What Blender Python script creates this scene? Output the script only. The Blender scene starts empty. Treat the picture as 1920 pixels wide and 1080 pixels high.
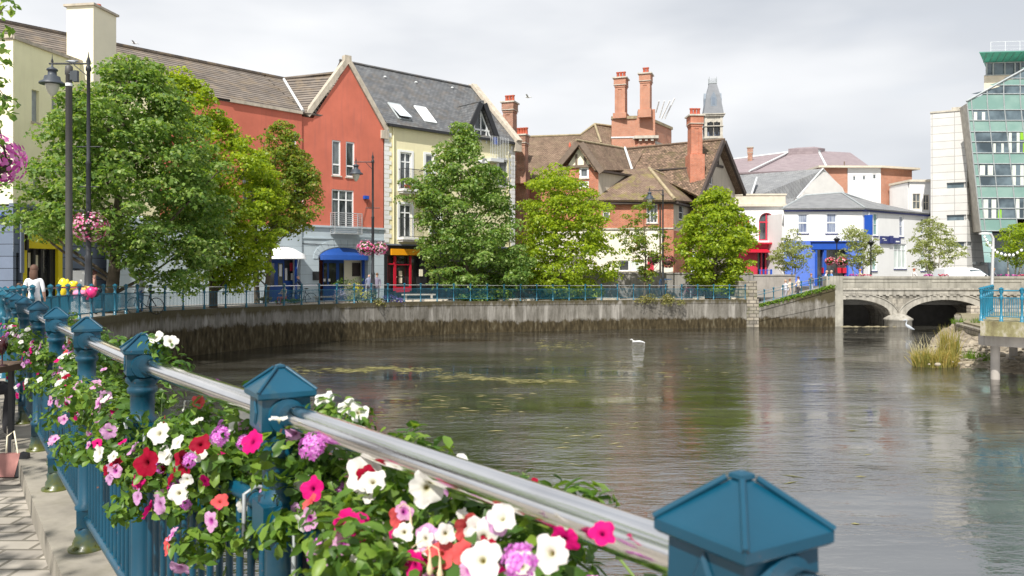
import bpy, math, random
import numpy as np
from mathutils import Vector, Matrix
R = math.radians
scene = bpy.context.scene
col = scene.collection
random.seed(7)
rng = np.random.default_rng(7)

# ------------------------------------------------------------------ camera, sky, sun, exposure
EYE, FPX, CX, HY = 3.9, 1493.3, 960.0, 509.5      # eye height over the water, focal length in px of the 1920 photo
cam = bpy.data.cameras.new('camera')
cam.lens = 28.0; cam.sensor_width = 36.0
cam.shift_y = -(540 - HY) / 1920.0
cam.clip_start = 0.05; cam.clip_end = 2500
cam.dof.use_dof = True; cam.dof.focus_distance = 9.0; cam.dof.aperture_fstop = 7.0
camo = bpy.data.objects.new('camera', cam); col.objects.link(camo)
camo.location = (0, 0, EYE); camo.rotation_euler = (R(90), 0, 0)
scene.camera = camo
scene.view_settings.view_transform = 'Standard'; scene.view_settings.look = 'None'
scene.view_settings.exposure = 0.68; scene.view_settings.gamma = 1
SUN_H = Vector((-0.36, -0.933)); SUN_EL = 50
world = bpy.data.worlds.new("World"); scene.world = world; world.use_nodes = True
wn = world.node_tree; wn.nodes.clear()
def wnode(t, **k):
    n = wn.nodes.new(t)
    for a, b in k.items(): setattr(n, a, b)
    return n
wo = wnode('ShaderNodeOutputWorld'); bg = wnode('ShaderNodeBackground'); bg.inputs['Strength'].default_value = 0.1
sky = wnode('ShaderNodeTexSky', sky_type='NISHITA', sun_disc=False)
sky.sun_elevation = R(SUN_EL); sky.sun_rotation = math.atan2(SUN_H.x, SUN_H.y)
tc = wnode('ShaderNodeTexCoord'); mp = wnode('ShaderNodeMapping'); mp.inputs['Scale'].default_value = (1.0, 1.0, 3.2)
mp.inputs['Location'].default_value = (0.35, 0.1, 0.42)
n1 = wnode('ShaderNodeTexNoise'); n1.inputs['Scale'].default_value = 1.5; n1.inputs['Detail'].default_value = 5; n1.inputs['Roughness'].default_value = .45
n2 = wnode('ShaderNodeTexNoise'); n2.inputs['Scale'].default_value = 3.6; n2.inputs['Detail'].default_value = 4
r1 = wnode('ShaderNodeValToRGB'); r1.color_ramp.elements[0].position = .40; r1.color_ramp.elements[1].position = .60
r1.color_ramp.elements[0].color = (3.95, 4.2, 4.6, 1); r1.color_ramp.elements[1].color = (5.75, 5.9, 6.15, 1)
r2 = wnode('ShaderNodeValToRGB'); r2.color_ramp.elements[0].position = .62; r2.color_ramp.elements[1].position = .78
r2.color_ramp.elements[0].color = (1, 1, 1, 1); r2.color_ramp.elements[1].color = (.93, .93, .93, 1)
mx = wnode('ShaderNodeMix', data_type='RGBA')
wn.links.new(tc.outputs['Generated'], mp.inputs['Vector'])
wn.links.new(mp.outputs[0], n1.inputs['Vector']); wn.links.new(mp.outputs[0], n2.inputs['Vector'])
wn.links.new(n1.outputs['Fac'], r1.inputs['Fac']); wn.links.new(n2.outputs['Fac'], r2.inputs['Fac'])
wn.links.new(r2.outputs['Color'], mx.inputs['Factor'])
wn.links.new(sky.outputs['Color'], mx.inputs['A']); wn.links.new(r1.outputs['Color'], mx.inputs['B'])
sz = wnode('ShaderNodeSeparateXYZ'); r3 = wnode('ShaderNodeValToRGB'); ad = wnode('ShaderNodeMath', operation='MULTIPLY_ADD'); mz = wnode('ShaderNodeMix', data_type='RGBA', blend_type='MULTIPLY')
r3.color_ramp.elements[0].position = .34; r3.color_ramp.elements[1].position = .50; r3.color_ramp.elements[0].color = (1.16, 1.14, 1.11, 1); r3.color_ramp.elements[1].color = (.95, .955, .965, 1)
wn.links.new(tc.outputs['Generated'], sz.inputs[0]); wn.links.new(n1.outputs['Fac'], ad.inputs[0]); ad.inputs[1].default_value = -.5; wn.links.new(sz.outputs['Z'], ad.inputs[2])
ad2 = wnode('ShaderNodeMath', operation='ADD'); ad2.inputs[1].default_value = .33; wn.links.new(ad.outputs[0], ad2.inputs[0]); wn.links.new(ad2.outputs[0], r3.inputs['Fac'])
mz.inputs['Factor'].default_value = 1; wn.links.new(mx.outputs['Result'], mz.inputs['A']); wn.links.new(r3.outputs['Color'], mz.inputs['B']); wn.links.new(mz.outputs['Result'], bg.inputs['Color']); wn.links.new(bg.outputs[0], wo.inputs['Surface'])
sl = bpy.data.lights.new('sun', 'SUN'); sl.energy = 3.8; sl.angle = R(0.6); sl.color = (1, .96, .88)
so = bpy.data.objects.new('sun', sl); col.objects.link(so)
sv = Vector((SUN_H.x * math.cos(R(SUN_EL)), SUN_H.y * math.cos(R(SUN_EL)), math.sin(R(SUN_EL))))
so.rotation_euler = (-sv).to_track_quat('-Z', 'Y').to_euler()

# ------------------------------------------------------------------ geometry helpers
def at(px, py, Y): return Vector(((px - CX) / FPX * Y, Y, EYE - (py - HY) / FPX * Y))
def hz(py, Y): return EYE - (py - HY) / FPX * Y
def go(P, d, px):                                    # the point of the line P + t d (in plan) seen at column px
    k = (px - CX) / FPX
    t = (k * P[1] - P[0]) / (d[0] - k * d[1])
    return Vector((P[0] + t * d[0], P[1] + t * d[1], P[2] if len(P) > 2 else 0))
class Pl:                                            # a vertical wall plane: u runs to the right along it, n points out to the viewer
    def __init__(s, O, d):
        s.O = Vector((O[0], O[1], 0)); s.u = Vector((d[0], d[1], 0)).normalized(); s.n = Vector((s.u.y, -s.u.x, 0))
    def p(s, u, z, n=0): v = s.O + s.u * u + s.n * n; return Vector((v.x, v.y, z))
    def U(s, px, n=0):
        o = s.O + s.n * n; k = (px - CX) / FPX
        return (k * o.y - o.x) / (s.u.x - k * s.u.y)
    def uz(s, px, py, n=0):
        u = s.U(px, n); return u, hz(py, s.p(u, 0, n).y)
    def Y(s, px): return s.p(s.U(px), 0).y
class MB:
    def __init__(s): s.v = []; s.f = []; s.m = []; s.sm = []; s.ch = []
    def add(s, vs, fs, mi=0, smooth=False):
        b = len(s.v); s.ch.append((b, len(s.f))); s.v += [tuple(x) for x in vs]
        s.f += [tuple(i + b for i in f) for f in fs]; s.m += [mi] * len(fs); s.sm += [smooth] * len(fs); return s
    def poly(s, *p, mi=0): return s.add(p, [tuple(range(len(p)))], mi)
    def box(s, c, size, rot=0, mi=0):
        x, y, z = [a / 2 for a in size]; cs, sn = math.cos(rot), math.sin(rot)
        vs = [(c[0] + a * cs - b * sn, c[1] + a * sn + b * cs, c[2] + d) for d in (-z, z) for a, b in ((-x, -y), (x, -y), (x, y), (-x, y))]
        return s.hexa(vs, mi)
    def hexa(s, vs, mi=0): return s.add(vs, [(3, 2, 1, 0), (4, 5, 6, 7), (0, 1, 5, 4), (1, 2, 6, 5), (2, 3, 7, 6), (3, 0, 4, 7)], mi)
    def ob(s, pl, u0, u1, z0, z1, n0, n1, mi=0):
        n0, n1 = min(n0, n1), max(n0, n1)
        return s.hexa([pl.p(u0, z0, n1), pl.p(u1, z0, n1), pl.p(u1, z0, n0), pl.p(u0, z0, n0), pl.p(u0, z1, n1), pl.p(u1, z1, n1), pl.p(u1, z1, n0), pl.p(u0, z1, n0)], mi)
    def prism(s, pts, z0, z1, mi=0):
        n = len(pts); vs = [(p[0], p[1], z0) for p in pts] + [(p[0], p[1], z1) for p in pts]
        return s.add(vs, [tuple(range(n))[::-1], tuple(range(n, 2 * n))] + [(i, (i + 1) % n, n + (i + 1) % n, n + i) for i in range(n)], mi)
    def slab(s, pts, th=.12, mi=0):                  # a plate under the given polygon, thickness measured along its normal
        P = [Vector(p) for p in pts]; nn = Vector((0, 0, 0))
        for i in range(1, len(P) - 1): nn += (P[i] - P[0]).cross(P[i + 1] - P[0])
        nn.normalize()
        if nn.z < 0: nn = -nn; P = P[::-1]
        n = len(P); vs = P + [p - nn * th for p in P]
        return s.add(vs, [tuple(range(n)), tuple(range(n, 2 * n))[::-1]] + [((i + 1) % n, i, n + i, n + (i + 1) % n) for i in range(n)], mi)
    def tube(s, path, r, seg=8, mi=0, caps=True, smooth=True, closed=False):
        P = [Vector(p) for p in path]; n = len(P); rr = r if hasattr(r, '__len__') else [r] * n; vs = []; side = None
        for i, p in enumerate(P):
            t = (P[(i + 1) % n] - P[i - 1]) if closed else (P[min(i + 1, n - 1)] - P[max(i - 1, 0)])
            t.normalize()
            if side is None: side = t.cross(Vector((0, 0, 1)) if abs(t.z) < .95 else Vector((1, 0, 0))).normalized()
            side = (side - t * side.dot(t)).normalized(); w = t.cross(side)
            vs += [p + (side * math.cos(2 * math.pi * k / seg) + w * math.sin(2 * math.pi * k / seg)) * rr[i] for k in range(seg)]
        fs = []
        for i in range(n if closed else n - 1):
            a, b = i * seg, ((i + 1) % n) * seg
            fs += [(a + (k + 1) % seg, a + k, b + k, b + (k + 1) % seg) for k in range(seg)]
        s.add(vs, fs, mi, smooth)
        if caps and not closed: s.add(vs[:seg], [tuple(range(seg))], mi); s.add(vs[-seg:], [tuple(range(seg))[::-1]], mi)
        return s
    def lathe(s, prof, c=(0, 0, 0), seg=16, mi=0, smooth=True, phase=0):
        vs = [(c[0] + r * math.cos(2 * math.pi * k / seg + phase), c[1] + r * math.sin(2 * math.pi * k / seg + phase), c[2] + z) for r, z in prof for k in range(seg)]
        fs = [(i * seg + k, i * seg + (k + 1) % seg, (i + 1) * seg + (k + 1) % seg, (i + 1) * seg + k) for i in range(len(prof) - 1) for k in range(seg)]
        s.add(vs, fs, mi, smooth)
        s.add(vs[:seg], [tuple(range(seg))[::-1]], mi); s.add(vs[-seg:], [tuple(range(seg))], mi); return s
    def ball(s, c, r, seg=10, rings=6, mi=0):
        rx, ry, rz = r if hasattr(r, '__len__') else (r, r, r); vs = []
        for i in range(rings + 1):
            a = math.pi * i / rings
            vs += [(c[0] + rx * math.sin(a) * math.cos(2 * math.pi * k / seg), c[1] + ry * math.sin(a) * math.sin(2 * math.pi * k / seg), c[2] - rz * math.cos(a)) for k in range(seg)]
        return s.add(vs, [(i * seg + k, i * seg + (k + 1) % seg, (i + 1) * seg + (k + 1) % seg, (i + 1) * seg + k) for i in range(rings) for k in range(seg)], mi, True)
    def split(s, name, mats, parent, label=None):     # one object for every piece added
        st = s.ch + [(len(s.v), len(s.f))]
        for (v0, f0), (v1, f1) in zip(st[:-1], st[1:]):
            q = MB(); q.v = s.v[v0:v1]; q.f = [tuple(i - v0 for i in f) for f in s.f[f0:f1]]; q.m = s.m[f0:f1]; q.sm = s.sm[f0:f1]; q.build(name, mats, parent, label=label)
    def build(s, name, mats, parent=None, loc=None, label=None, local=False):
        if not hasattr(mats, '__len__'): mats = [mats]
        V = np.array(s.v, dtype=np.float64).reshape(-1, 3)
        if parent is not None: org = np.array(ORG[parent.name]) if not local else np.zeros(3)
        else: org = np.array(loc) if loc is not None else np.array(((V[:, 0].min() + V[:, 0].max()) / 2, (V[:, 1].min() + V[:, 1].max()) / 2, V[:, 2].min()))
        me = bpy.data.meshes.new(name); me.from_pydata((V - org).tolist() if not local else V.tolist(), [], s.f); 
        for m in mats: me.materials.append(m)
        me.polygons.foreach_set('material_index', s.m); me.polygons.foreach_set('use_smooth', s.sm)
        uvbox(me, V)
        me.update()
        o = bpy.data.objects.new(name, me); col.objects.link(o)
        if parent is not None: o.parent = parent; ORG[o.name] = tuple(ORG[parent.name])
        else: o.location = org if not local else (0, 0, 0); ORG[o.name] = tuple(org)
        if label: o['label'] = label
        return o
ORG = {}
def uvbox(me, V):
    uv = me.uv_layers.new(name='UVMap'); n = len(me.polygons)
    if not n: return
    N = np.zeros(n * 3); me.polygons.foreach_get('normal', N); N = N.reshape(-1, 3)
    tot = np.zeros(n, dtype=int); me.polygons.foreach_get('loop_total', tot)
    vi = np.zeros(len(me.loops), dtype=int); me.loops.foreach_get('vertex_index', vi)
    flat = np.abs(N[:, 2]) > .985
    U = np.stack([-N[:, 1], N[:, 0], np.zeros(n)], 1); U[flat] = (1, 0, 0)
    U /= np.maximum(np.linalg.norm(U, axis=1, keepdims=True), 1e-6)
    W = np.cross(N, U); U = np.repeat(U, tot, 0); W = np.repeat(W, tot, 0); P = V[vi]
    q = np.stack([(P * U).sum(1), (P * W).sum(1)], 1)
    uv.data.foreach_set('uv', q.ravel())
def tag(o, label, cat=None, group=None, kind=None):
    o['label'] = label
    if cat: o['category'] = cat
    if group: o['group'] = group
    if kind: o['kind'] = kind
    return o
def thing(name, loc, label, cat, group=None):
    o = bpy.data.objects.new(name, None); col.objects.link(o); o.location = loc; o.empty_display_size = .3
    ORG[o.name] = tuple(loc); return tag(o, label, cat, group)
def struct(name, mb, m):
    o = mb.build(name, m, loc=(0, 0, 0)); o['kind'] = 'structure'; return o
def kids(o): return [c for c in bpy.data.objects if c.parent == o]
def copy_tree(o, parent=None):
    c = o.copy(); col.objects.link(c); c.parent = parent; ORG[c.name] = ORG[o.name]
    for ch in kids(o): copy_tree(ch, c)
    return c

# ------------------------------------------------------------------ materials
class NT:
    def __init__(s, name):
        s.m = bpy.data.materials.new(name); s.m.use_nodes = True; s.t = s.m.node_tree; s.t.nodes.clear()
        s.out = s.n('ShaderNodeOutputMaterial'); s.b = s.n('ShaderNodeBsdfPrincipled'); s.l(s.b.outputs[0], s.out.inputs[0])
    def n(s, t, **k):
        x = s.t.nodes.new(t)
        for a, b in k.items(): setattr(x, a, b)
        return x
    def l(s, a, b): s.t.links.new(a, b)
    def pos(s, scale=(1, 1, 1)):
        g = s.n('ShaderNodeNewGeometry'); m = s.n('ShaderNodeMapping'); m.inputs['Scale'].default_value = scale
        s.l(g.outputs['Position'], m.inputs['Vector']); return m.outputs[0]
    def uv(s, scale=(1, 1, 1)):
        g = s.n('ShaderNodeTexCoord'); m = s.n('ShaderNodeMapping'); m.inputs['Scale'].default_value = scale
        s.l(g.outputs['UV'], m.inputs['Vector']); return m.outputs[0]
    def noise(s, vec, scale, detail=4, rough=.55):
        x = s.n('ShaderNodeTexNoise'); x.inputs['Scale'].default_value = scale; x.inputs['Detail'].default_value = detail; x.inputs['Roughness'].default_value = rough
        s.l(vec, x.inputs['Vector']); return x.outputs['Fac']
    def ramp(s, fac, stops):
        r = s.n('ShaderNodeValToRGB'); e = r.color_ramp.elements
        while len(e) < len(stops): e.new(.5)
        for i, (p, c) in enumerate(stops): e[i].position = p; e[i].color = (*c, 1) if hasattr(c, '__len__') else (c, c, c, 1)
        s.l(fac, r.inputs['Fac']); return r.outputs['Color']
    def mix(s, fac, a, b, mode='MIX'):
        x = s.n('ShaderNodeMix', data_type='RGBA', blend_type=mode)
        for v, k in ((fac, 'Factor'), (a, 'A'), (b, 'B')):
            if hasattr(v, 'links'): s.l(v, x.inputs[k])
            elif k == 'Factor': x.inputs[k].default_value = v
            else: x.inputs[k].default_value = (*v, 1) if len(v) == 3 else v
        return x.outputs['Result']
    def math(s, op, a, b=0):
        x = s.n('ShaderNodeMath', operation=op)
        for i, v in enumerate((a, b)):
            if hasattr(v, 'links'): s.l(v, x.inputs[i])
            else: x.inputs[i].default_value = v
        return x.outputs[0]
    def bump(s, h, strength=.3, dist=.02):
        b = s.n('ShaderNodeBump'); b.inputs['Strength'].default_value = strength; b.inputs['Distance'].default_value = dist
        s.l(h, b.inputs['Height']); s.l(b.outputs[0], s.b.inputs['Normal'])
    def set(s, **k):
        for a, v in k.items():
            i = s.b.inputs[a.replace('_', ' ')]
            if hasattr(v, 'links'): s.l(v, i)
            elif hasattr(v, '__len__') and len(v) == 3: i.default_value = (*v, 1)
            else: i.default_value = v
def sc(c, k): return tuple(min(1, x * k) for x in c)
CACHE = {}
def mat(name, c, rough=.7, var=.15, scale=1.5, bump=0., bscale=20, metal=0., spec=.5, streak=0., dirt=None, coat=0.):
    if name in CACHE: return CACHE[name]
    t = NT(name); p = t.pos()
    C = t.ramp(t.noise(p, scale, 5), [(.3, sc(c, 1 - var)), (.7, sc(c, 1 + var))])
    if streak: C = t.mix(t.math('MULTIPLY', t.ramp(t.noise(t.pos((3, 3, .25)), 1.6, 5), [(.5, 0), (.72, 1)]), streak), C, sc(dirt or c, .45 if not dirt else 1))
    t.set(Base_Color=C, Roughness=rough, Metallic=metal, Specular_IOR_Level=spec, Coat_Weight=coat)
    if bump: t.bump(t.noise(p, bscale, 3), bump, .01)
    CACHE[name] = t.m; return t.m
def brickmat(name, c1, c2, mortar, bw, bh, ms, var=.2, rough=.85, moss=None, mossamt=0., bump=.4, off=.5, msm=.1, big=1.2, dist=.02):
    t = NT(name); b = t.n('ShaderNodeTexBrick'); b.offset = off
    for k, v in (('Scale', 1), ('Brick Width', bw), ('Row Height', bh), ('Mortar Size', ms), ('Mortar Smooth', msm), ('Bias', 0)): b.inputs[k].default_value = v
    for k, v in (('Color1', c1), ('Color2', c2), ('Mortar', mortar)): b.inputs[k].default_value = (*v, 1)
    u = t.uv(); t.l(u, b.inputs['Vector'])
    C = t.mix(1.0, b.outputs['Color'], t.ramp(t.noise(t.pos(), big, 6), [(.3, 1 - var), (.7, 1 + var)]), 'MULTIPLY')
    if moss: C = t.mix(t.math('MULTIPLY', t.ramp(t.noise(t.pos(), 1.1, 8, .7), [(.5, 0), (.62, 1)]), mossamt), C, moss)
    t.set(Base_Color=C, Roughness=rough, Specular_IOR_Level=.25); t.bump(b.outputs['Fac'], -bump, dist)
    return t.m
def leafmat(name, cols, trans=.45, tcol=None, rough=.45):
    t = NT(name); g = t.n('ShaderNodeNewGeometry'); st = [((i + .5) / len(cols), c) for i, c in enumerate(cols)]
    r = t.math('ADD', t.math('MULTIPLY', g.outputs['Random Per Island'], .6), t.math('MULTIPLY', t.noise(t.pos(), .9, 3), .42))
    C = t.ramp(r, st); t.set(Base_Color=C, Roughness=rough, Specular_IOR_Level=.35)
    tr = t.n('ShaderNodeBsdfTranslucent'); ms = t.n('ShaderNodeMixShader'); ms.inputs[0].default_value = trans
    t.l(t.mix(1.0, C, tcol or (1.5, 1.45, .6), 'MULTIPLY'), tr.inputs['Color'])
    t.l(t.b.outputs[0], ms.inputs[1]); t.l(tr.outputs[0], ms.inputs[2]); t.l(ms.outputs[0], t.out.inputs[0]); return t.m
def M(name): return CACHE[name]
mat('red_render', (.57, .155, .10), .9, .10, .8, .15, 30, streak=.35, dirt=(.36, .12, .10))
mat('yellow_render', (.80, .74, .48), .9, .05, .8, .1, 30, streak=.22, dirt=(.62, .56, .38))
mat('cream_render', (.90, .86, .56), .9, .05, .8, .1, 30, streak=.15, dirt=(.62, .58, .38))
mat('pale_cream', (.86, .80, .62), .9, .04, .8)
mat('blue_grey_render', (.46, .53, .58), .85, .06, .7, streak=.25, dirt=(.36, .42, .45))
mat('slate_blue_render', (.17, .20, .27), .8, .08, .7, streak=.2)
mat('white_render', (.76, .76, .755), .85, .04, .6, streak=.2, dirt=(.62, .62, .60))
mat('beige_render', (.50, .44, .36), .9, .08, .8, streak=.3)
mat('pale_render', (.80, .75, .66), .9, .06, .8, streak=.2, dirt=(.6, .55, .47))
mat('white_paint', (.82, .83, .84), .45, .03)
mat('coping_stone', (.50, .44, .36), .9, .2, 3, .3, 12, streak=.5, dirt=(.26, .24, .18))
mat('bridge_trim', (.34, .32, .28), .9, .3, 1.6, .4, 12, streak=.8, dirt=(.12, .11, .09))
mat('light_stone', (.50, .465, .40), .9, .2, 2, .3, 12, streak=.4)
mat('pale_stone', (.62, .56, .46), .85, .1, 3)
mat('dark_timber', (.055, .040, .034), .7, .2, 3)
mat('brown_timber', (.17, .125, .095), .75, .2, 3, streak=.2)
mat('black_paint', (.018, .019, .022), .45, .2, 3)
mat('black_metal', (.025, .027, .032), .4, .2, 4)
mat('dark_gap', (.010, .011, .012), .5, .3, 1)
mat('navy_paint', (.025, .035, .16), .5, .1)
mat('blue_paint', (.010, .075, .42), .45, .08)
mat('deep_blue_paint', (.010, .065, .30), .5, .12, 1)
mat('sky_blue_paint', (.10, .19, .62), .6, .1, 1)
mat('red_paint', (.50, .012, .035), .45, .08)
mat('crimson_paint', (.55, .035, .07), .5, .1)
mat('yellow_paint', (.68, .56, .010), .45, .06)
mat('orange_paint', (.85, .36, .010), .4, .04)
mat('terracotta', (.50, .11, .06), .7, .2, 4)
mat('steel', (.62, .62, .62), .25, .08, 3, metal=.9)
mat('galvanised', (.50, .52, .54), .4, .15, 4, metal=.5)
mat('pale_grey_paint', (.60, .62, .64), .5, .05)
mat('lead', (.62, .64, .65), .6, .15, 4)
mat('lead_dark', (.34, .37, .38), .6, .15, 4)
mat('wood', (.13, .075, .045), .6, .3, 6, streak=.3)
mat('grey_wood', (.40, .38, .34), .8, .2, 4)
mat('bark', (.10, .08, .055), .9, .35, 5, .8, 14)
mat('pale_bark', (.42, .39, .33), .9, .3, 5, .5, 14)
mat('feather_white', (.62, .62, .62), .8, .05)
mat('feather_grey', (.22, .24, .27), .8, .15)
mat('curtain', (.62, .66, .60), .9, .1)
mat('green_curtain', (.25, .50, .03), .9, .1)
mat('tyre', (.02, .02, .02), .8, .1)
mat('beam_concrete', (.36, .33, .30), .85, .15, 1.5, .3, 10, streak=.4)
def glassmat(name, c, c2, rough=.06, sx=1.2):
    t = NT(name); C = t.ramp(t.noise(t.pos((sx, sx, .5)), 1.3, 3), [(.38, c), (.62, c2)])
    t.set(Base_Color=C, Roughness=rough, Specular_IOR_Level=.8); CACHE[name] = t.m; return t.m
glassmat('window_glass', (.03, .035, .04), (.16, .18, .19)); glassmat('shop_glass', (.015, .017, .02), (.06, .06, .055))
glassmat('curtained_glass', (.10, .13, .24), (.34, .38, .46), sx=6); glassmat('teal_glass', (.20, .36, .36), (.32, .48, .46), .12, .3)
glassmat('pale_glass', (.50, .58, .56), (.66, .72, .70), .15, 3); glassmat('skylight_glass', (.55, .60, .66), (.66, .70, .74), .03)
glassmat('green_panel', (.17, .30, .265), (.23, .36, .32), .25, .4); glassmat('dark_green_glass', (.035, .055, .07), (.13, .18, .21), .05, .5)
BRICK = brickmat('red_brick', (.52, .15, .075), (.40, .105, .055), (.42, .33, .26), .23, .078, .010, .2)
BRICK2 = brickmat('weathered_brick', (.42, .17, .10), (.30, .105, .065), (.42, .36, .30), .23, .078, .012, .3, moss=(.20, .15, .10), mossamt=.6)
BRICKO = brickmat('orange_brick', (.50, .20, .11), (.43, .16, .09), (.45, .36, .30), .23, .078, .010, .12)
TILE = brickmat('brown_concrete_tile', (.21, .18, .155), (.185, .155, .132), (.030, .025, .022), 60, .36, .075, .25, moss=(.30, .22, .13), mossamt=.3, bump=.9, msm=.35, dist=.06)
SLATE = brickmat('grey_slate', (.165, .170, .175), (.105, .11, .118), (.045, .045, .05), .38, .26, .018, .2, rough=.6, moss=(.17, .125, .08), mossamt=.3, bump=.6)
SLATE2 = brickmat('pale_slate', (.26, .265, .27), (.20, .205, .215), (.12, .12, .125), .42, .28, .014, .14, rough=.6, bump=.5)
OLDTILE = brickmat('old_clay_tile', (.25, .175, .125), (.17, .115, .082), (.06, .045, .035), .21, .16, .016, .25, moss=(.20, .16, .10), mossamt=.35, bump=.8)
SHAG = brickmat('moss_eaten_tile', (.30, .20, .14), (.12, .08, .055), (.05, .038, .03), .24, .17, .02, .45, moss=(.10, .085, .04), mossamt=.7, bump=1.0, big=4)
MAUVE = brickmat('mauve_slate', (.30, .245, .255), (.255, .205, .22), (.20, .16, .17), .5, .3, .012, .1, rough=.7)
PANEL = brickmat('white_stone_panel', (.62, .61, .59), (.58, .57, .555), (.36, .35, .34), 1.9, .75, .03, .05, rough=.6, off=0, bump=.2)
GREYBLOCK = brickmat('slate_blue_block', (.165, .20, .275), (.15, .185, .25), (.05, .06, .08), 2.4, .58, .02, .08, rough=.8, off=0)
PALEBLOCK = brickmat('blue_grey_block', (.47, .54, .59), (.45, .52, .57), (.28, .33, .36), 5.5, .62, .012, .07, rough=.85, off=0)
RUBBLE = brickmat('rubble_stone', (.34, .30, .24), (.22, .20, .17), (.10, .09, .075), .55, .24, .03, .4, moss=(.10, .11, .03), mossamt=.5, bump=1.0, off=.37)
PALERUBBLE = brickmat('pale_rubble_stone', (.56, .50, .42), (.44, .40, .34), (.24, .21, .18), .6, .26, .035, .3, bump=1.0, off=.37)

def wall(mb, pl, top, z0, holes=(), n=0., rev=.14, mi=0, back=None):
    """top: [(u,z)...] left to right; holes: dicts u0,u1,z0,top ([(u,z)...]) ; faces plus reveals"""
    us = {round(t[0], 4) for t in top}
    for h in holes: us |= {round(t[0], 4) for t in h['top']} | {round(h['u0'], 4), round(h['u1'], 4)}
    us = sorted(u for u in us if top[0][0] - 1e-4 <= u <= top[-1][0] + 1e-4)
    def ev(prof, u): return float(np.interp(u, [p[0] for p in prof], [p[1] for p in prof]))
    for a, b in zip(us[:-1], us[1:]):
        if b - a < 1e-3: continue
        m = (a + b) / 2; hs = sorted([h for h in holes if h['u0'] - 1e-4 < m < h['u1'] + 1e-4], key=lambda h: h['z0'])
        lo = (z0, z0)
        for h in hs:
            if h['z0'] > lo[0] + 1e-3: mb.poly(pl.p(a, lo[0], n), pl.p(b, lo[1], n), pl.p(b, h['z0'], n), pl.p(a, h['z0'], n), mi=mi)
            lo = (ev(h['top'], a), ev(h['top'], b))
            mb.poly(pl.p(a, lo[0], n - rev), pl.p(b, lo[1], n - rev), pl.p(b, lo[1], n), pl.p(a, lo[0], n), mi=mi)
            mb.poly(pl.p(a, h['z0'], n), pl.p(b, h['z0'], n), pl.p(b, h['z0'], n - rev), pl.p(a, h['z0'], n - rev), mi=mi)
        mb.poly(pl.p(a, lo[0], n), pl.p(b, lo[1], n), pl.p(b, ev(top, b), n), pl.p(a, ev(top, a), n), mi=mi)
    for h in holes:
        for u in (h['u0'], h['u1']):
            zt = ev(h['top'], u)
            if zt > h['z0']: mb.poly(pl.p(u, h['z0'], n), pl.p(u, h['z0'], n - rev), pl.p(u, zt, n - rev), pl.p(u, zt, n), mi=mi)
def hole(u0, u1, z0, z1): return dict(u0=u0, u1=u1, z0=z0, top=[(u0, z1), (u1, z1)])
def hpx(pl, x0, y0, x1, y1, n=0):                    # opening from photo columns/rows on a wall plane
    u0 = pl.U(x0, n); u1 = pl.U(x1, n); um = (u0 + u1) / 2; Y = pl.p(um, 0, n).y
    return hole(u0, u1, hz(y1, Y), hz(y0, Y))
def arch(u0, u1, z0, zs, zc, k=12):
    return dict(u0=u0, u1=u1, z0=z0, top=[(u0 + (u1 - u0) * i / k, zs + (zc - zs) * math.sqrt(max(0, 1 - (2 * i / k - 1) ** 2))) for i in range(k + 1)])
def window(pl, h, root, frame='white_paint', glass='window_glass', cols=1, rows=(1,), n=0., dep=.11, fw=.07, sill=True, sillmat='light_stone', label=None, bar=.05, ext=None):
    u0, u1, z0 = h['u0'], h['u1'], h['z0']; z1 = max(t[1] for t in h['top']); m = MB()
    a, b = n - dep, n - dep + .06
    m.ob(pl, u0, u0 + fw, z0, z1, a, b); m.ob(pl, u1 - fw, u1, z0, z1, a, b)
    m.ob(pl, u0 + fw, u1 - fw, z0, z0 + fw, a, b); m.ob(pl, u0 + fw, u1 - fw, z1 - fw, z1, a, b)
    W = u1 - u0; c = 0
    for i in range(1, cols): m.ob(pl, u0 + W * i / cols - bar / 2, u0 + W * i / cols + bar / 2, z0 + fw, z1 - fw, a + .004, b - .004)
    tot = sum(rows); acc = 0
    for r in rows[:-1]:
        acc += r; zz = z0 + (z1 - z0) * acc / tot; m.ob(pl, u0 + fw, u1 - fw, zz - bar / 2, zz + bar / 2, a + .008, b - .008)
    f = m.build('window', M(frame), root, label=label)
    g = MB(); g.poly(pl.p(u0, z0, n - dep + .012), pl.p(u1, z0, n - dep + .012), *[pl.p(t[0], t[1], n - dep + .012) for t in h['top'][::-1]]); g.build('pane', M(glass), f)
    if sill: s = MB(); s.ob(pl, u0 - .06, u1 + .06, z0 - .09, z0 - .003, n - .02, n + .07); s.build('sill', M(sillmat), f)
    return f
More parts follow.
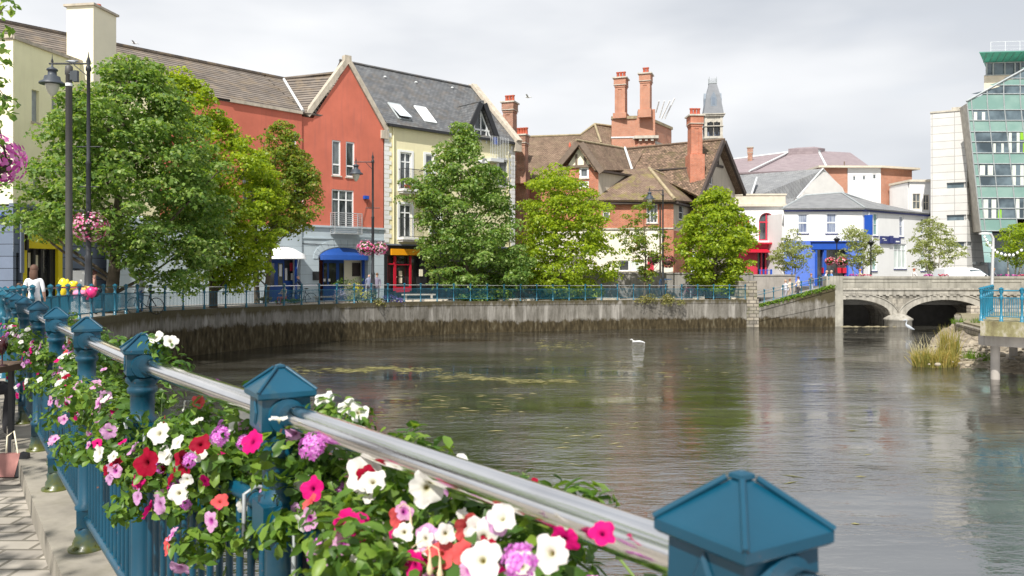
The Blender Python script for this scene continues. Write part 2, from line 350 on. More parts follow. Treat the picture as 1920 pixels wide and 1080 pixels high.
# ------------------------------------------------------------------ river, ground, quay
def resample(P, step):
    P = [np.array(p, float) for p in P]; pts = []
    for i in range(len(P) - 1):
        p0 = P[max(i - 1, 0)]; p1 = P[i]; p2 = P[i + 1]; p3 = P[min(i + 2, len(P) - 1)]
        for t in np.linspace(0, 1, 24, endpoint=False):
            pts.append(.5 * ((2 * p1) + (p2 - p0) * t + (2 * p0 - 5 * p1 + 4 * p2 - p3) * t * t + (3 * p1 - p0 - 3 * p2 + p3) * t ** 3))
    pts.append(P[-1]); pts = np.array(pts); d = np.r_[0, np.cumsum(np.linalg.norm(np.diff(pts[:, :2], axis=0), axis=1))]
    n = max(1, round(d[-1] / step)); s = np.linspace(0, d[-1], n + 1)
    return np.stack([np.interp(s, d, pts[:, k]) for k in range(pts.shape[1])], 1)
NEARP = [(4.4, -4.40, 2.47), (2.77, -2.3, 2.47), (1.10, -.155, 2.47), (.266, .922, 2.47), (-.58, 1.991, 2.47), (-1.404, 3.026, 2.47), (-2.196, 4.114, 2.47), (-3.0, 5.244, 2.47), (-3.80, 6.39, 2.47),
         (-4.61, 7.53, 2.47), (-5.38, 8.65, 2.47), (-6.15, 9.77, 2.46)]
CURVE = [(-6.15, 9.77, 2.46), (-7.75, 12.0, 2.45), (-9.35, 14.6, 2.43), (-10.6, 17.0, 2.42), (-11.75, 19.3, 2.40), (-13.0, 22.4, 2.37), (-14.1, 25.6, 2.34), (-15.0, 30.0, 2.27), (-15.45, 33.6, 2.2), (-15.1, 36.8, 2.14), (-12.8, 41.4, 2.10)]
FAR = [(-12.8, 41.4, 2.10), (-10.2, 44.7, 2.10), (-5.3, 49.1, 2.07), (-.35, 51.7, 2.0), (6.9, 54.1, 1.98), (16.3, 55.7, 1.97)]
RAMPE = (22.95, 56.7)
near_posts = [np.array(p) for p in NEARP]
curve_posts = resample(CURVE, 1.33)
far_posts = resample(FAR, 1.14)
bank = resample(NEARP, 1.0).tolist()[:-1] + resample(CURVE, 1.0).tolist()[:-1] + resample(FAR, 1.0).tolist()
bank = np.array(bank)
def normals(P):
    T = np.gradient(P[:, :2], axis=0); T /= np.linalg.norm(T, axis=1, keepdims=True)
    return np.stack([T[:, 1], -T[:, 0]], 1)          # towards the river (right-hand side of travel)
BN = normals(bank)

# water
t = NT('river_water')
g = t.noise(t.pos((.55, 1.5, 1)), .35, 4)
C = t.ramp(g, [(.35, (.016, .014, .009)), (.7, (.060, .058, .050))]); t.set(Base_Color=C, Roughness=.02, IOR=4.6)
h1 = t.noise(t.pos((.7, 1.5, 1)), 2.1, 4, .55); h2 = t.noise(t.pos((.25, .8, 1)), .5, 2); h3 = t.noise(t.pos((.8, 1.8, 1)), 7, 3)
calm = t.ramp(t.noise(t.pos((.35, .9, 1)), .2, 5, .6), [(.42, .15), (.58, 1)])
H = t.math('ADD', t.math('MULTIPLY', t.math('ADD', h1, t.math('MULTIPLY', h3, .30)), calm), t.math('MULTIPLY', h2, .5)); t.bump(H, .62, .058)
WATER = t.m
w = MB(); w.poly((-120, -40, 0), (200, -40, 0), (200, 57.4, 0), (-120, 57.4, 0)); struct('river', w, WATER)
bed = MB(); bed.poly((-900, -500, -1.2), (900, -500, -1.2), (900, 1900, -1.2), (-900, 1900, -1.2)); struct('ground', bed, mat('silt', (.08, .07, .05), .9))

# paving of the near promenade, street of the far bank
PAVER = brickmat('grey_paver', (.40, .365, .32), (.30, .275, .245), (.17, .155, .13), .26, .15, .012, .25, bump=1.0, dist=.012)
STREET = brickmat('street_paving', (.30, .28, .26), (.25, .24, .22), (.14, .13, .12), .6, .4, .012, .2)
gm = MB(); k0 = 27
inner = bank + 0; off = bank.copy(); 
def offs(i, d): return (bank[i, 0] + BN[i, 0] * d, bank[i, 1] + BN[i, 1] * d)
ni = [i for i in range(len(bank)) if bank[i, 1] <= 11.9 and bank[i, 0] > -7.8]
last = ni[-1]
pm = MB(); pts_ = [(*offs(i, -.15), 2.33) for i in range(0, last + 1)]; pm.add(pts_ + [(-45, 12, 2.33), (-45, -20, 2.33), (3, -20, 2.33)], [tuple(range(len(pts_) + 3))])
pm_o = struct('promenade_paving', pm, PAVER)
for i in range(last, len(bank) - 1):
    z0, z1 = bank[i, 2] - .03, bank[i + 1, 2] - .03
    a, b = offs(i, -.23), offs(i + 1, -.23)
    far = lambda q, dd: (q[0] - 3.5, q[1] + .5) if False else dd
    c = offs(i + 1, -4.0); d = offs(i, -4.0)
    gm.poly((*a, z0), (*b, z1), (*c, z1), (*d, z0))
    gm.poly((*d, z0), (*c, z1), (*offs(i + 1, -9.0), 1.93), (*offs(i, -9.0), 1.93))
struct('street_paving', gm, STREET)
sg = MB(); z = 1.9
sg.prism([(-60, 8), (-9, 10.8), (-13.6, 16), (-17.5, 25), (-19.2, 33), (-18.7, 38), (-15.5, 44.5), (-12.5, 48), (-6.3, 52.6), (-1, 55.2), (6.3, 57.7), (15.9, 59.4), (23, 60.5), (60, 60.5), (700, 300), (700, 1800), (-900, 1800), (-900, 8)], -1.1, z)
struct('town_ground', sg, mat('asphalt', (.075, .073, .07), .9, .2, 2))

# kerb of the near side
CONC = mat('kerb_concrete', (.27, .245, .205), .9, .3, 3, .5, 14, streak=.4, dirt=(.14, .13, .09))
def kerb_strip(i0, i1):
    km = MB()
    for i in range(i0, i1):
        a0, b0 = offs(i, -.15), offs(i + 1, -.15); a1, b1 = offs(i, .25), offs(i + 1, .25); z0, z1 = bank[i, 2], bank[i + 1, 2]
        km.hexa([(*a0, z0 - .25), (*a1, z0 - .25), (*b1, z1 - .25), (*b0, z1 - .25), (*a0, z0), (*a1, z0), (*b1, z1), (*b0, z1)])
    return km
kerb = struct('kerb', kerb_strip(0, last + 6), CONC)

# quay wall with tide band, streaks and mossy lip
t = NT('quay_concrete'); p = t.pos()
sx = t.n('ShaderNodeSeparateXYZ'); t.l(p, sx.inputs[0]); Z = sx.outputs['Z']
base = t.ramp(t.noise(p, .7, 5), [(.3, (.12, .11, .095)), (.7, (.23, .215, .19))])
st1 = t.ramp(t.noise(t.pos((2.2, 2.2, .32)), 1.9, 8, .78), [(.42, 0), (.62, 1)])
C = t.mix(t.math('MULTIPLY', st1, .75), base, (.075, .068, .055))
st2 = t.ramp(t.noise(t.pos((1.6, 1.6, .12)), 1.1, 5, .7), [(.52, 0), (.66, 1)])
C = t.mix(t.math('MULTIPLY', st2, .6), C, (.38, .36, .33))
lipn = t.math('ADD', Z, t.math('MULTIPLY', t.noise(t.pos((2.2, 2.2, .4)), 1.4, 5, .7), -1.3))
C = t.mix(t.ramp(lipn, [(1.16 / 2.5, 0), (1.42 / 2.5, 1)]) if False else t.ramp(t.math('MULTIPLY', lipn, .4), [(.40, 0), (.50, .9)]), C, (.060, .050, .024))
lim = t.math('ADD', .60, t.math('MAXIMUM', 0.0, t.math('MULTIPLY', sx.outputs['X'], -.043)))
tn = t.math('ADD', t.math('SUBTRACT', Z, lim), t.math('MULTIPLY', t.math('SUBTRACT', t.noise(t.pos((1.6, 1.6, .8)), 1.3, 8, .8), .5), 1.2))
band = t.ramp(tn, [(0, 1), (.16, 0)])
C = t.mix(band, C, t.ramp(t.noise(t.pos((2, 2, .6)), 3, 5), [(.3, (.018, .014, .007)), (.55, (.055, .042, .022)), (.75, (.12, .105, .07))]))
t.set(Base_Color=C, Roughness=.9, Specular_IOR_Level=.2); t.bump(t.noise(p, 4, 6, .7), .6, .05)
QUAY = t.m
struct('kerb', kerb_strip(last + 6, len(bank) - 1), QUAY)
qm = MB()
for i in range(0, len(bank) - 1):
    a0, b0 = offs(i, -.35), offs(i + 1, -.35); a1, b1 = offs(i, .22), offs(i + 1, .22); z0, z1 = bank[i, 2] - .2, bank[i + 1, 2] - .2
    qm.hexa([(*a0, -1.15), (*a1, -1.15), (*b1, -1.15), (*b0, -1.15), (*a0, z0), (*a1, z0), (*b1, z1), (*b0, z1)])
tag(qm.build('quay_wall', QUAY), 'long curved concrete quay wall, streaked and dark at the waterline, under the far railing', 'quay wall')
# pier at the end of the far wall and the sloping wall to the bridge
rp = Pl((16.3, 55.9), (RAMPE[0] - 16.3, RAMPE[1] - 55.9)); RL = math.hypot(RAMPE[0] - 16.3, RAMPE[1] - 55.9)
pm2 = MB(); pm2.ob(rp, -.55, .95, -1.1, 2.0, -.6, .26); pm2.ob(rp, -.45, .85, 2.0, hz(527, 55.9), -.6, .2)
tag(pm2.build('stone_pier', RUBBLE), 'low rubble stone pier where the railing ends, left of the sloping ramp wall', 'pier')
rm = MB(); zl, zr = hz(583, 56), hz(543, 57)
rm.hexa([rp.p(.96, -1.1, .1), rp.p(RL, -1.1, .1), rp.p(RL, -1.1, -.5), rp.p(.96, -1.1, -.5), rp.p(.96, zl, .1), rp.p(RL, zr, .1), rp.p(RL, zr, -.5), rp.p(.96, zl, -.5)])
rm.hexa([rp.p(.96, zl, .16), rp.p(RL, zr, .16), rp.p(RL, zr, -.55), rp.p(.96, zl, -.55), rp.p(.96, zl + .22, .16), rp.p(RL, zr + .14, .16), rp.p(RL, zr + .14, -.55), rp.p(.96, zl + .22, -.55)])
rm.hexa([rp.p(.96, hz(602, 56), .14), rp.p(RL, hz(571, 57), .14), rp.p(RL, hz(571, 57), .09), rp.p(.96, hz(602, 56), .09), rp.p(.96, hz(596, 56), .14), rp.p(RL, hz(566, 57), .14), rp.p(RL, hz(566, 57), .09), rp.p(.96, hz(596, 56), .09)])
tag(rm.build('ramp_wall', QUAY), 'sloping concrete wall rising to the bridge, topped by clipped green plants', 'wall')
# ramp surface
ra = MB(); ra.poly(rp.p(.96, zl + .1, -.5), rp.p(RL + .6, zr + .1, -.5), rp.p(RL + .6, zr + .1, -3.6), rp.p(.96, zl + .1, -3.6)); struct('ramp_path', ra, STREET)
# grey retaining wall behind the promenade, with the pale railing line
bw = MB(); b0 = at(1098, 0, 60.5); b1 = at(1412, 0, 62.5); bp = Pl(b0, (b1.x - b0.x, b1.y - b0.y)); BLn = math.hypot(b1.x - b0.x, b1.y - b0.y)
bw.ob(bp, -9.5, BLn, 1.9, hz(514, 61.5), -.35, 0); bw.ob(bp, -9.5, BLn + .02, hz(514, 61.5), hz(511, 61.5), -.40, .05)
tag(bw.build('retaining_wall', mat('stained_grey_wall', (.27, .255, .235), .9, .25, .9, .3, 8, streak=.7, dirt=(.12, .11, .10))), 'tall stained grey retaining wall behind the promenade trees', 'wall')
bw = MB(); b2 = at(1400, 0, 62.6); b3 = at(1500, 0, 63.5); q = Pl(b2, (b3.x - b2.x, b3.y - b2.y)); bw.ob(q, 0, 4.2, 1.9, hz(517, 63), -.3, 0); bw.ob(q, 0, 4.2, hz(517, 63), hz(514.5, 63), -.36, .06)
tag(bw.build('retaining_wall', M('beam_concrete')), 'short pale wall in front of the red shopfront, left of the ramp railing', 'wall')
# terrace behind the wall (upper level)
te = MB(); te.prism([(b0.x - 9, 60.5), tuple(bp.p(BLn, 0, -.4))[:2], (b1.x + 4, 64), (60, 60.8), (80, 60.8), (80, 90), (b0.x - 3, 100)], 1.5, 2.62)
te.prism([(22.4, 57.9), (70, 57.9), (70, 61.2), (22.4, 61.2)], 1.5, 2.35)
struct('upper_street', te, mat('asphalt2', (.10, .097, .09), .9, .2, 2))

# ------------------------------------------------------------------ the stone bridge
BY = 57.0; bpl = Pl((RAMPE[0] - .1, BY), (1, 0)); BX0 = RAMPE[0] - .1
t = NT('bridge_stone'); p = t.pos()
b = t.n('ShaderNodeTexBrick'); [b.inputs[k].__setattr__('default_value', v) for k, v in (('Scale', 1), ('Brick Width', .8), ('Row Height', .33), ('Mortar Size', .012), ('Color1', (.31, .285, .24, 1)), ('Color2', (.22, .205, .18, 1)), ('Mortar', (.15, .14, .12, 1)))]
t.l(t.uv(), b.inputs['Vector'])
C = t.mix(1.0, b.outputs['Color'], t.ramp(t.noise(p, .9, 6, .7), [(.3, .65), (.7, 1.3)]), 'MULTIPLY')
C = t.mix(t.math('MULTIPLY', t.ramp(t.noise(t.pos((1.2, 1.2, .3)), 1.5, 6, .7), [(.5, 0), (.6, 1)]), .75), C, (.075, .07, .06))
C = t.mix(t.math('MULTIPLY', t.ramp(t.noise(t.pos((1.5, 1.5, .3)), 2.2, 6, .7), [(.6, 0), (.66, 1)]), .6), C, (.60, .57, .52))
t.set(Base_Color=C, Roughness=.9, Specular_IOR_Level=.2); t.bump(b.outputs['Fac'], -.5, .02); BST = t.m
zt, zc, zcr = hz(518, BY), hz(543, BY), hz(552, BY)
BR = thing('stone_bridge', (30, 62, 0), 'old grey stone bridge with two low arches and a solid parapet over the river', 'bridge')
u = lambda px: bpl.U(px)
a1 = arch(u(1522), u(1670), -1.0, hz(592, BY), hz(561, BY), 28); a2 = arch(u(1697), u(1849), -1.0, hz(595, BY), hz(562, BY), 28)
a1['u0'] = 0.0; a1['top'] = [(x, z_) for x, z_ in a1['top'] if x > 0]; a1['top'].insert(0, (0.0, a1['top'][0][1]))
m = MB(); wall(m, bpl, [(0, zcr), (40, zcr)], -1.1, [a1, a2], 0, 9.5); 
m.ob(bpl, 0, 40, -1.1, zcr - .1, -9.9, -9.5)
# added end wall, not part of the bridge, closes the vaults to darken them
m.build('spandrel_wall', BST, BR)
m = MB(); m.ob(bpl, -.05, 40, zt - .17, zt, -.42, .06); m.ob(bpl, -.05, 40, zc + .03, zt - .17, -.36, 0)
for x0, x1 in ((.25, 6.2), (7.2, 13.6), (14.6, 22)): m.ob(bpl, x0, x1, zt - .42, zt - .37, 0, .035)
m.ob(bpl, -.4, .8, -1.0, zt + .02, -.6, .12)
par = m.build('parapet', mat('parapet_stone', (.30, .285, .245), .9, .28, 1.3, .4, 9, streak=.7, dirt=(.15, .14, .115)), BR)
m = MB(); m.ob(bpl, .8, 40, zc - .02, zc + .1, -.4, .16); m.ob(bpl, .8, 40, zcr - .02, zc - .02, -.1, .07)
for k in range(80): m.ob(bpl, 1.0 + k * .48, 1.22 + k * .48, zcr - .10, zcr - .02, 0, .12)
m.build('cornice', M('bridge_trim'), BR)
for A, (cx0, cx1), zs, zk in ((a1, (1522, 1670), 592, 561), (a2, (1697, 1849), 595, 562)):
    m = MB(); U0, U1 = u(cx0), u(cx1); uc = (U0 + U1) / 2; r = (U1 - U0) / 2; z0 = hz(zs, BY); hgt = hz(zk, BY) - z0; P = []
    for i in range(33):
        th = math.pi * (1 - i / 32); P.append((uc + r * math.cos(th), z0 + hgt * math.sin(th), uc + (r + .52) * math.cos(th), z0 + .02 + (hgt + .42) * math.sin(th)))
    for q0, q1 in zip(P[:-1], P[1:]):
        if q1[2] < .1: continue
        if q0[0] < .02: continue
        m.hexa([bpl.p(q0[0], q0[1], .03), bpl.p(q1[0], q1[1], .03), bpl.p(q1[0], q1[1], -.2), bpl.p(q0[0], q0[1], -.2), bpl.p(q0[2], q0[3], .03), bpl.p(q1[2], q1[3], .03), bpl.p(q1[2], q1[3], -.2), bpl.p(q0[2], q0[3], -.2)])
        m.hexa([bpl.p(q0[2], q0[3], .09), bpl.p(q1[2], q1[3], .09), bpl.p(q1[2], q1[3], 0), bpl.p(q0[2], q0[3], 0), bpl.p(q0[2], q0[3] + .07, .09), bpl.p(q1[2], q1[3] + .07, .09), bpl.p(q1[2], q1[3] + .07, 0), bpl.p(q0[2], q0[3] + .07, 0)])
    m.build('arch_ring', M('bridge_trim'), BR)
m = MB(); uc = u(1684)
m.lathe([(.90, -1.1), (.90, .42), (.98, .45), (.98, .55), (.86, .62), (.55, .82), (.08, .92)], bpl.p(uc, 0, .0), 18)
m.build('pier_cutwater', M('bridge_trim'), BR)
rd = MB(); rd.box((42, 62.0, 2.30), (39, 9.2, .1)); struct('bridge_road', rd, mat('asphalt3', (.09, .088, .085), .9, .2, 2))
rk = MB()
for i in range(26):
    x = u(1570) + random.random() * 4.6; rk.ball(bpl.p(x, -.02, random.uniform(.1, .8)), (random.uniform(.12, .3), .2, random.uniform(.03, .09)), 7, 4)
tag(rk.build('weir_stones', mat('wet_stone', (.22, .19, .12), .7, .3, 3)), 'low pale stones in the shallow water under the left bridge arch', 'stones', kind='stuff')

# ------------------------------------------------------------------ railings
BLUE = None
def bluemat(name, c):
    t = NT(name); p = t.pos(); C = t.ramp(t.noise(p, 3, 5), [(.3, sc(c, .8)), (.7, sc(c, 1.25))])
    rust = t.ramp(t.noise(p, 24, 6, .7), [(.655, 0), (.69, 1)]); C = t.mix(rust, C, (.20, .085, .045))
    gr = t.ramp(t.noise(t.pos((1, 1, .6)), 5, 5, .7), [(.62, 0), (.74, 1)]); C = t.mix(t.math('MULTIPLY', gr, .35), C, (.09, .12, .07)); s3 = t.n('ShaderNodeSeparateXYZ'); t.l(p, s3.inputs[0])
    low = t.ramp(t.math('ADD', t.math('SUBTRACT', s3.outputs['Z'], 2.42), t.math('MULTIPLY', t.noise(p, 9, 5, .7), .38)), [(.26, 1), (.40, 0)]) if name == 'teal_blue_paint' else 0.0
    C = t.mix(low, C, (.085, .095, .012))
    t.set(Base_Color=C, Roughness=.36, Specular_IOR_Level=.5, Coat_Weight=.12, Coat_Roughness=.2); t.bump(t.noise(p, 45, 3), .10, .004); return t.m
BLUE = bluemat('teal_blue_paint', (.0015, .055, .100)); FARBLUE = bluemat('far_teal_blue_paint', (.006, .095, .15)); BRIGHTBLUE = bluemat('bright_teal_blue_paint', (.010, .15, .24))
t = NT('polished_handrail'); C = t.ramp(t.noise(t.pos(), 5, 5), [(.3, (.70, .68, .67)), (.7, (.82, .81, .80))]); t.set(Base_Color=C, Metallic=1.0, Roughness=.13)
t.bump(t.noise(t.pos((1, 1, 1)), 60, 3), .05, .002); RAILM = t.m
def post_mesh(detail, H=1.2):
    m = MB(); k = H / 1.2
    if detail:
        S = 16
        m.lathe([(.088, 0), (.088, .013), (.062, .02), (.064, .05), (.052, .07), (.058, .10), (.046, .12)], seg=S)
        for a in (.8, 2.4, 3.9, 5.5): m.lathe([(.012, .013), (.012, .028)], (.074 * math.cos(a), .074 * math.sin(a), 0), 6)
        m.box((0, 0, .165), (.096, .096, .09)); m.lathe([(.056, .21), (.056, .225), (.041, .24), (.038, .74), (.052, .755), (.052, .77)], seg=S)
        m.hexa([(-.04, -.04, .765), (.04, -.04, .765), (.04, .04, .765), (-.04, .04, .765), (-.055, -.055, .785), (.055, -.055, .785), (.055, .055, .785), (-.055, .055, .785)])
        m.box((0, 0, .823), (.11, .11, .074)); m.lathe([(.053, .86), (.053, .875), (.043, .885), (.043, .965), (.054, .975), (.054, .99), (.046, 1.0), (.060, 1.015), (.060, 1.03)], seg=S)
        m.hexa([(-.044, -.044, 1.02), (.044, -.044, 1.02), (.044, .044, 1.02), (-.044, .044, 1.02), (-.060, -.060, 1.045), (.060, -.060, 1.045), (.060, .060, 1.045), (-.060, .060, 1.045)])
        m.hexa([(-.060, -.060, 1.045), (.060, -.060, 1.045), (.060, .060, 1.045), (-.060, .060, 1.045), (-.0585, -.0585, 1.125), (.0585, -.0585, 1.125), (.0585, .0585, 1.125), (-.0585, .0585, 1.125)])
        for s in (-1, 1):                             # raised lozenge and collar for the handrail
            m.tube([(0, s * .058, 1.078), (0, s * .068, 1.078)], [.046, .043], 20); m.tube([(0, s * .052, .825), (0, s * .066, .825)], [.036, .034], 16)
            x = s * .0605; m.hexa([(x, -.0, 1.052), (x, .018, 1.085), (x, 0, 1.118), (x, -.018, 1.085)] + [(x + s * .004, 0, 1.06), (x + s * .004, .012, 1.085), (x + s * .004, 0, 1.11), (x + s * .004, -.012, 1.085)])
    else:
        S = 8
        m.lathe([(.085 * k, 0), (.085 * k, .015 * k), (.055 * k, .03 * k), (.055 * k, .2 * k), (.040 * k, .22 * k), (.040 * k, .75 * k), (.058 * k, .77 * k), (.058 * k, .87 * k), (.042 * k, .89 * k), (.042 * k, .98 * k), (.065 * k, 1.01 * k), (.065 * k, 1.12 * k)], seg=S)
    return m
def cap_mesh(H=1.2):
    m = MB(); k = H / 1.2; s = .071 * k; z0, z1, z2 = 1.122 * k, 1.141 * k, 1.190 * k
    e = .0035 * k
    lv = [(s - e, z0), (s, z0 + e), (s, z1 - e), (s - e, z1), (.008 * k, z2), (.011 * k, z2 + .002), (.010 * k, z2 + .007 * k), (.003 * k, 1.2 * k)]
    vs = [(a * x, b * x, z) for x, z in lv for a, b in ((-1, -1), (1, -1), (1, 1), (-1, 1))]
    fs = [(3, 2, 1, 0), tuple(range(4 * len(lv) - 4, 4 * len(lv)))] + [(4 * i + j, 4 * i + (j + 1) % 4, 4 * i + 4 + (j + 1) % 4, 4 * i + 4 + j) for i in range(len(lv) - 1) for j in range(4)]
    m.add(vs, fs)
    for a, b in ((-1, -1), (1, -1), (1, 1), (-1, 1)): m.tube([(a * s, b * s, z1 - .001), (a * .012 * k, b * .012 * k, z2 + .002)], .0042 * k, 6)
    return m
def railing(name, posts, label, bm, detail, H0=1.2, H1=None, nb=12, rail='metal', r=.030, yaw=0., bal_r=.0105, panel=True):
    P = [Vector((p[0], p[1], p[2])) for p in posts]; n = len(P); H1 = H1 or H0
    root = thing(name, P[0], label, 'railing')
    base = post_mesh(detail).build('post_tmp', bm, local=True); cap = cap_mesh().build('cap_tmp', bm, local=True)
    bmsh, cmsh = base.data, cap.data; bpy.data.objects.remove(base); bpy.data.objects.remove(cap)
    Hs = [H0 + (H1 - H0) * i / max(1, n - 1) for i in range(n)]
    for i, p in enumerate(P):
        d = (P[min(i + 1, n - 1)] - P[max(i - 1, 0)]); a = math.atan2(-d.x, d.y) + yaw; k = Hs[i] / 1.2
        o = bpy.data.objects.new('post', bmsh); col.objects.link(o); o.parent = root; o.location = p - P[0]; o.rotation_euler = (0, 0, a); o.scale = (max(k, .9), max(k, .9), k); ORG[o.name] = tuple(p)
        c = bpy.data.objects.new('cap', cmsh); col.objects.link(c); c.parent = o; ORG[c.name] = tuple(p)
    up = lambda i, z: P[i] + Vector((0, 0, z * Hs[i] / 1.2))
    for nm, z, rr, mm, sg in (('handrail', 1.078, r, RAILM if rail == 'metal' else bm, 20 if detail else 8), ('mid_rail', .825, r * .72, bm, 12 if detail else 6), ('bottom_rail', .165, r * .72, bm, 12 if detail else 6)):
        for i in range(n - 1):
            if nm == 'mid_rail' or nm == 'bottom_rail':
                m = MB(); m.tube([up(i, z), up(i + 1, z)], rr, sg); m.build(nm, mm, root)
        if nm == 'handrail': m = MB(); m.tube([up(i, z) for i in range(n)], rr, sg); m.build(nm, mm, root)
    if panel:
        for i in range(n - 1):
            m = MB(); q = P[i + 1] - P[i]; qd = q.length; L = .07 / qd
            for k in range(nb):
                f = L + (1 - 2 * L) * (k + .5) / nb; b0 = up(i, .165).lerp(up(i + 1, .165), f); b1 = up(i, .825).lerp(up(i + 1, .825), f)
                m.tube([b0, b1], bal_r, 6 if detail else 5, caps=False)
            m.build('baluster_panel', bm, root)
    return root
nr = railing('railing', near_posts[1:], 'near blue railing with a polished steel handrail and flower boxes, running down the left foreground', BLUE, True, nb=14, yaw=R(-7))
railing('railing', curve_posts, 'blue railing curving round the bend before the yellow shop and big left tree', FARBLUE, False, 1.2, 1.17, nb=12, r=.026, rail='metal')
railing('railing', far_posts, 'long blue railing on the far quay wall between the cyclist and the stone pier', FARBLUE, False, 1.17, 1.06, nb=12, r=.024, rail='metal')
ramp_posts = [rp.p(.9 + (RL - 1.2) * i / 8, zl + .2 + (zr - zl - .05) * (.9 + (RL - 1.2) * i / 8) / RL, -.25) for i in range(9)]
railing('railing', ramp_posts, 'blue railing climbing the ramp beside the green plants up to the bridge', FARBLUE, False, .98, 1.0, nb=5, r=.024, panel=False)
# ================================================================== terrace of houses on the far bank
GZ = 1.85
FD = Vector((1.098, 1)); A0 = Vector((-9.19, 57.2)); FP = Pl(A0, FD)              # facade line of the red and the yellow house
LD = Vector((.9, 1)); A1 = Vector((-13.34, 53.4)); LP = Pl(A1, LD)                 # facade line left of it
def skirt(mb, pts, z0, z1, mi=0): mb.prism(pts, z0, z1, mi)
def verge(mb, P, Q, w=.32, h=.28, out=.10, nvec=None):                            # a coping bar from P to Q, w deep (along nvec), h thick
    nv = Vector(nvec).normalized(); P, Q = Vector(P), Vector(Q); d = (Q - P).normalized(); up = nv.cross(d); up = up if up.z > 0 else -up
    c = [(a, b) for a in (out, out - w) for b in (0, h)]
    f = lambda X: [X + nv * out, X + nv * (out - w), X + nv * (out - w) + up * h, X + nv * out + up * h]
    mb.hexa(f(P) + f(Q))
# ---- red house (front gable and its wing)
RED = thing('red_house', (-13, 56, GZ), 'red rendered house with a pointed gable above blue grey shops and a blue awning', 'house', 'terraced houses on the far bank')
u_l, u_pk, u_r = FP.U(588), FP.U(652), FP.U(719)
ze, zpk = EYE + 10.55, hz(121, FP.Y(652)); zred = EYE + 3.05
H = [hpx(FP, 622.5, 263, 639, 329), hpx(FP, 648.5, 266, 665, 332), hpx(FP, 622, 356, 663.5, 437)]
zs = hz(424, FP.Y(640)); H[2]['z0'] = max(H[2]['z0'], zs + .02) if False else H[2]['z0']
# upper wall starts at the string course; the French window reaches down through it
m = MB(); top = [(u_l - 4.6, ze - .25), (u_l, ze - .25), (u_l + .001, ze - .2), (u_pk, zpk), (u_r, ze - .35)]
zb = H[2]['z0']; wall(m, FP, [(FP.U(563), ze - .25)] + top[1:], zs, [H[0], H[1], dict(H[2], z0=zs)])
m.build('wall', M('red_render'), RED)
m = MB(); wall(m, LP, [(LP.U(300), EYE + 10.42), (LP.U(566), EYE + 10.42)], hz(421, LP.Y(500)), [hpx(LP, 540, 254, 556, 300), hpx(LP, 552, 345, 570, 395), hpx(LP, 455, 320, 480, 400)]); m.build('wall', M('red_render'), RED)
for h, c, r in ((H[0], 1, (1, 2.2)), (H[1], 1, (1, 2.2))): window(FP, h, RED, cols=c, rows=r, glass='window_glass', fw=.10, bar=.10)
window(FP, H[2], RED, cols=3, rows=(3.3, 1), fw=.09, bar=.08, sill=False)
for b in (hpx(LP, 540, 254, 556, 300), hpx(LP, 552, 345, 570, 395), hpx(LP, 455, 320, 480, 400)): window(LP, b, RED, cols=1, rows=(2, 1))
# juliet balcony of the red gable
m = MB(); bu0, bu1 = FP.U(619.5), FP.U(670); z0, z1 = zb - .05, hz(400.5, FP.Y(640)); dn = .62
for k in range(10): z_ = z0 + .12 + (z1 - z0 - .12) * k / 9; m.tube([FP.p(bu0, z_, .0), FP.p(bu0, z_, dn), FP.p(bu1, z_, dn), FP.p(bu1, z_, 0)], .016 if k < 9 else .028, 5, smooth=False)
for uu in (bu0, bu1): [m.tube([FP.p(uu, z0, n_), FP.p(uu, z1, n_)], .03, 6) for n_ in (.04, dn)]
m.ob(FP, bu0 - .03, bu1 + .03, z0 - .05, z0 + .03, .03, dn + .05)
m.build('balcony', M('galvanised'), RED)
# string course and ground floor
m = MB(); uE = FP.U(720); m.ob(FP, FP.U(563), uE, zs - .13, zs - .005, 0, .12); m.ob(FP, FP.U(563), uE, zs - .92, zs - .84, 0, .06); m.build('string_course', M('blue_grey_render'), RED)
def shop_arch(pl, x0, x1, ybot, ysp, ycr): 
    u0, u1 = pl.U(x0), pl.U(x1); Y = pl.p((u0 + u1) / 2, 0).y; return arch(u0, u1, GZ, hz(ysp, Y), hz(ycr, Y), 16)
SH = [shop_arch(FP, 598, 690, 0, 484, 464)]
m = MB(); wall(m, FP, [(FP.U(563), zs - .12), (uE, zs - .12)], GZ, SH, 0, .9)
SH2 = [shop_arch(LP, 505, 578, 0, 484, 463)]; SH2 = []
wall(m, LP, [(LP.U(200), zs - .12), (LP.U(566), zs - .12)], GZ, [arch(LP.U(500), LP.U(563.5), GZ, hz(480, LP.Y(530)), hz(462, LP.Y(530)), 14)], 0, .9)
m.build('shop_wall', PALEBLOCK, RED)
m = MB()                                              # voussoirs over the blue arch
u0, u1 = FP.U(596), FP.U(692); uc, rr = (u0 + u1) / 2, (u1 - u0) / 2; zsp = hz(486, FP.Y(644)); rise = hz(464, FP.Y(644)) - zsp
for k in range(13):
    t0, t1 = math.pi * (1 - k / 13), math.pi * (1 - (k + .93) / 13); q = lambda th, a, b: FP.p(uc + (rr + a) * math.cos(th), zsp + (rise + b) * math.sin(th) + .02, 0)
    a_, b_, c_, d_ = q(t0, .02, .05), q(t1, .02, .05), q(t1, .35, .62), q(t0, .35, .62); o = FP.n * .035
    m.hexa([a_ + o, b_ + o, b_ - o, a_ - o, d_ + o, c_ + o, c_ - o, d_ - o])
m.split('arch_voussoir', M('blue_grey_render'), RED)
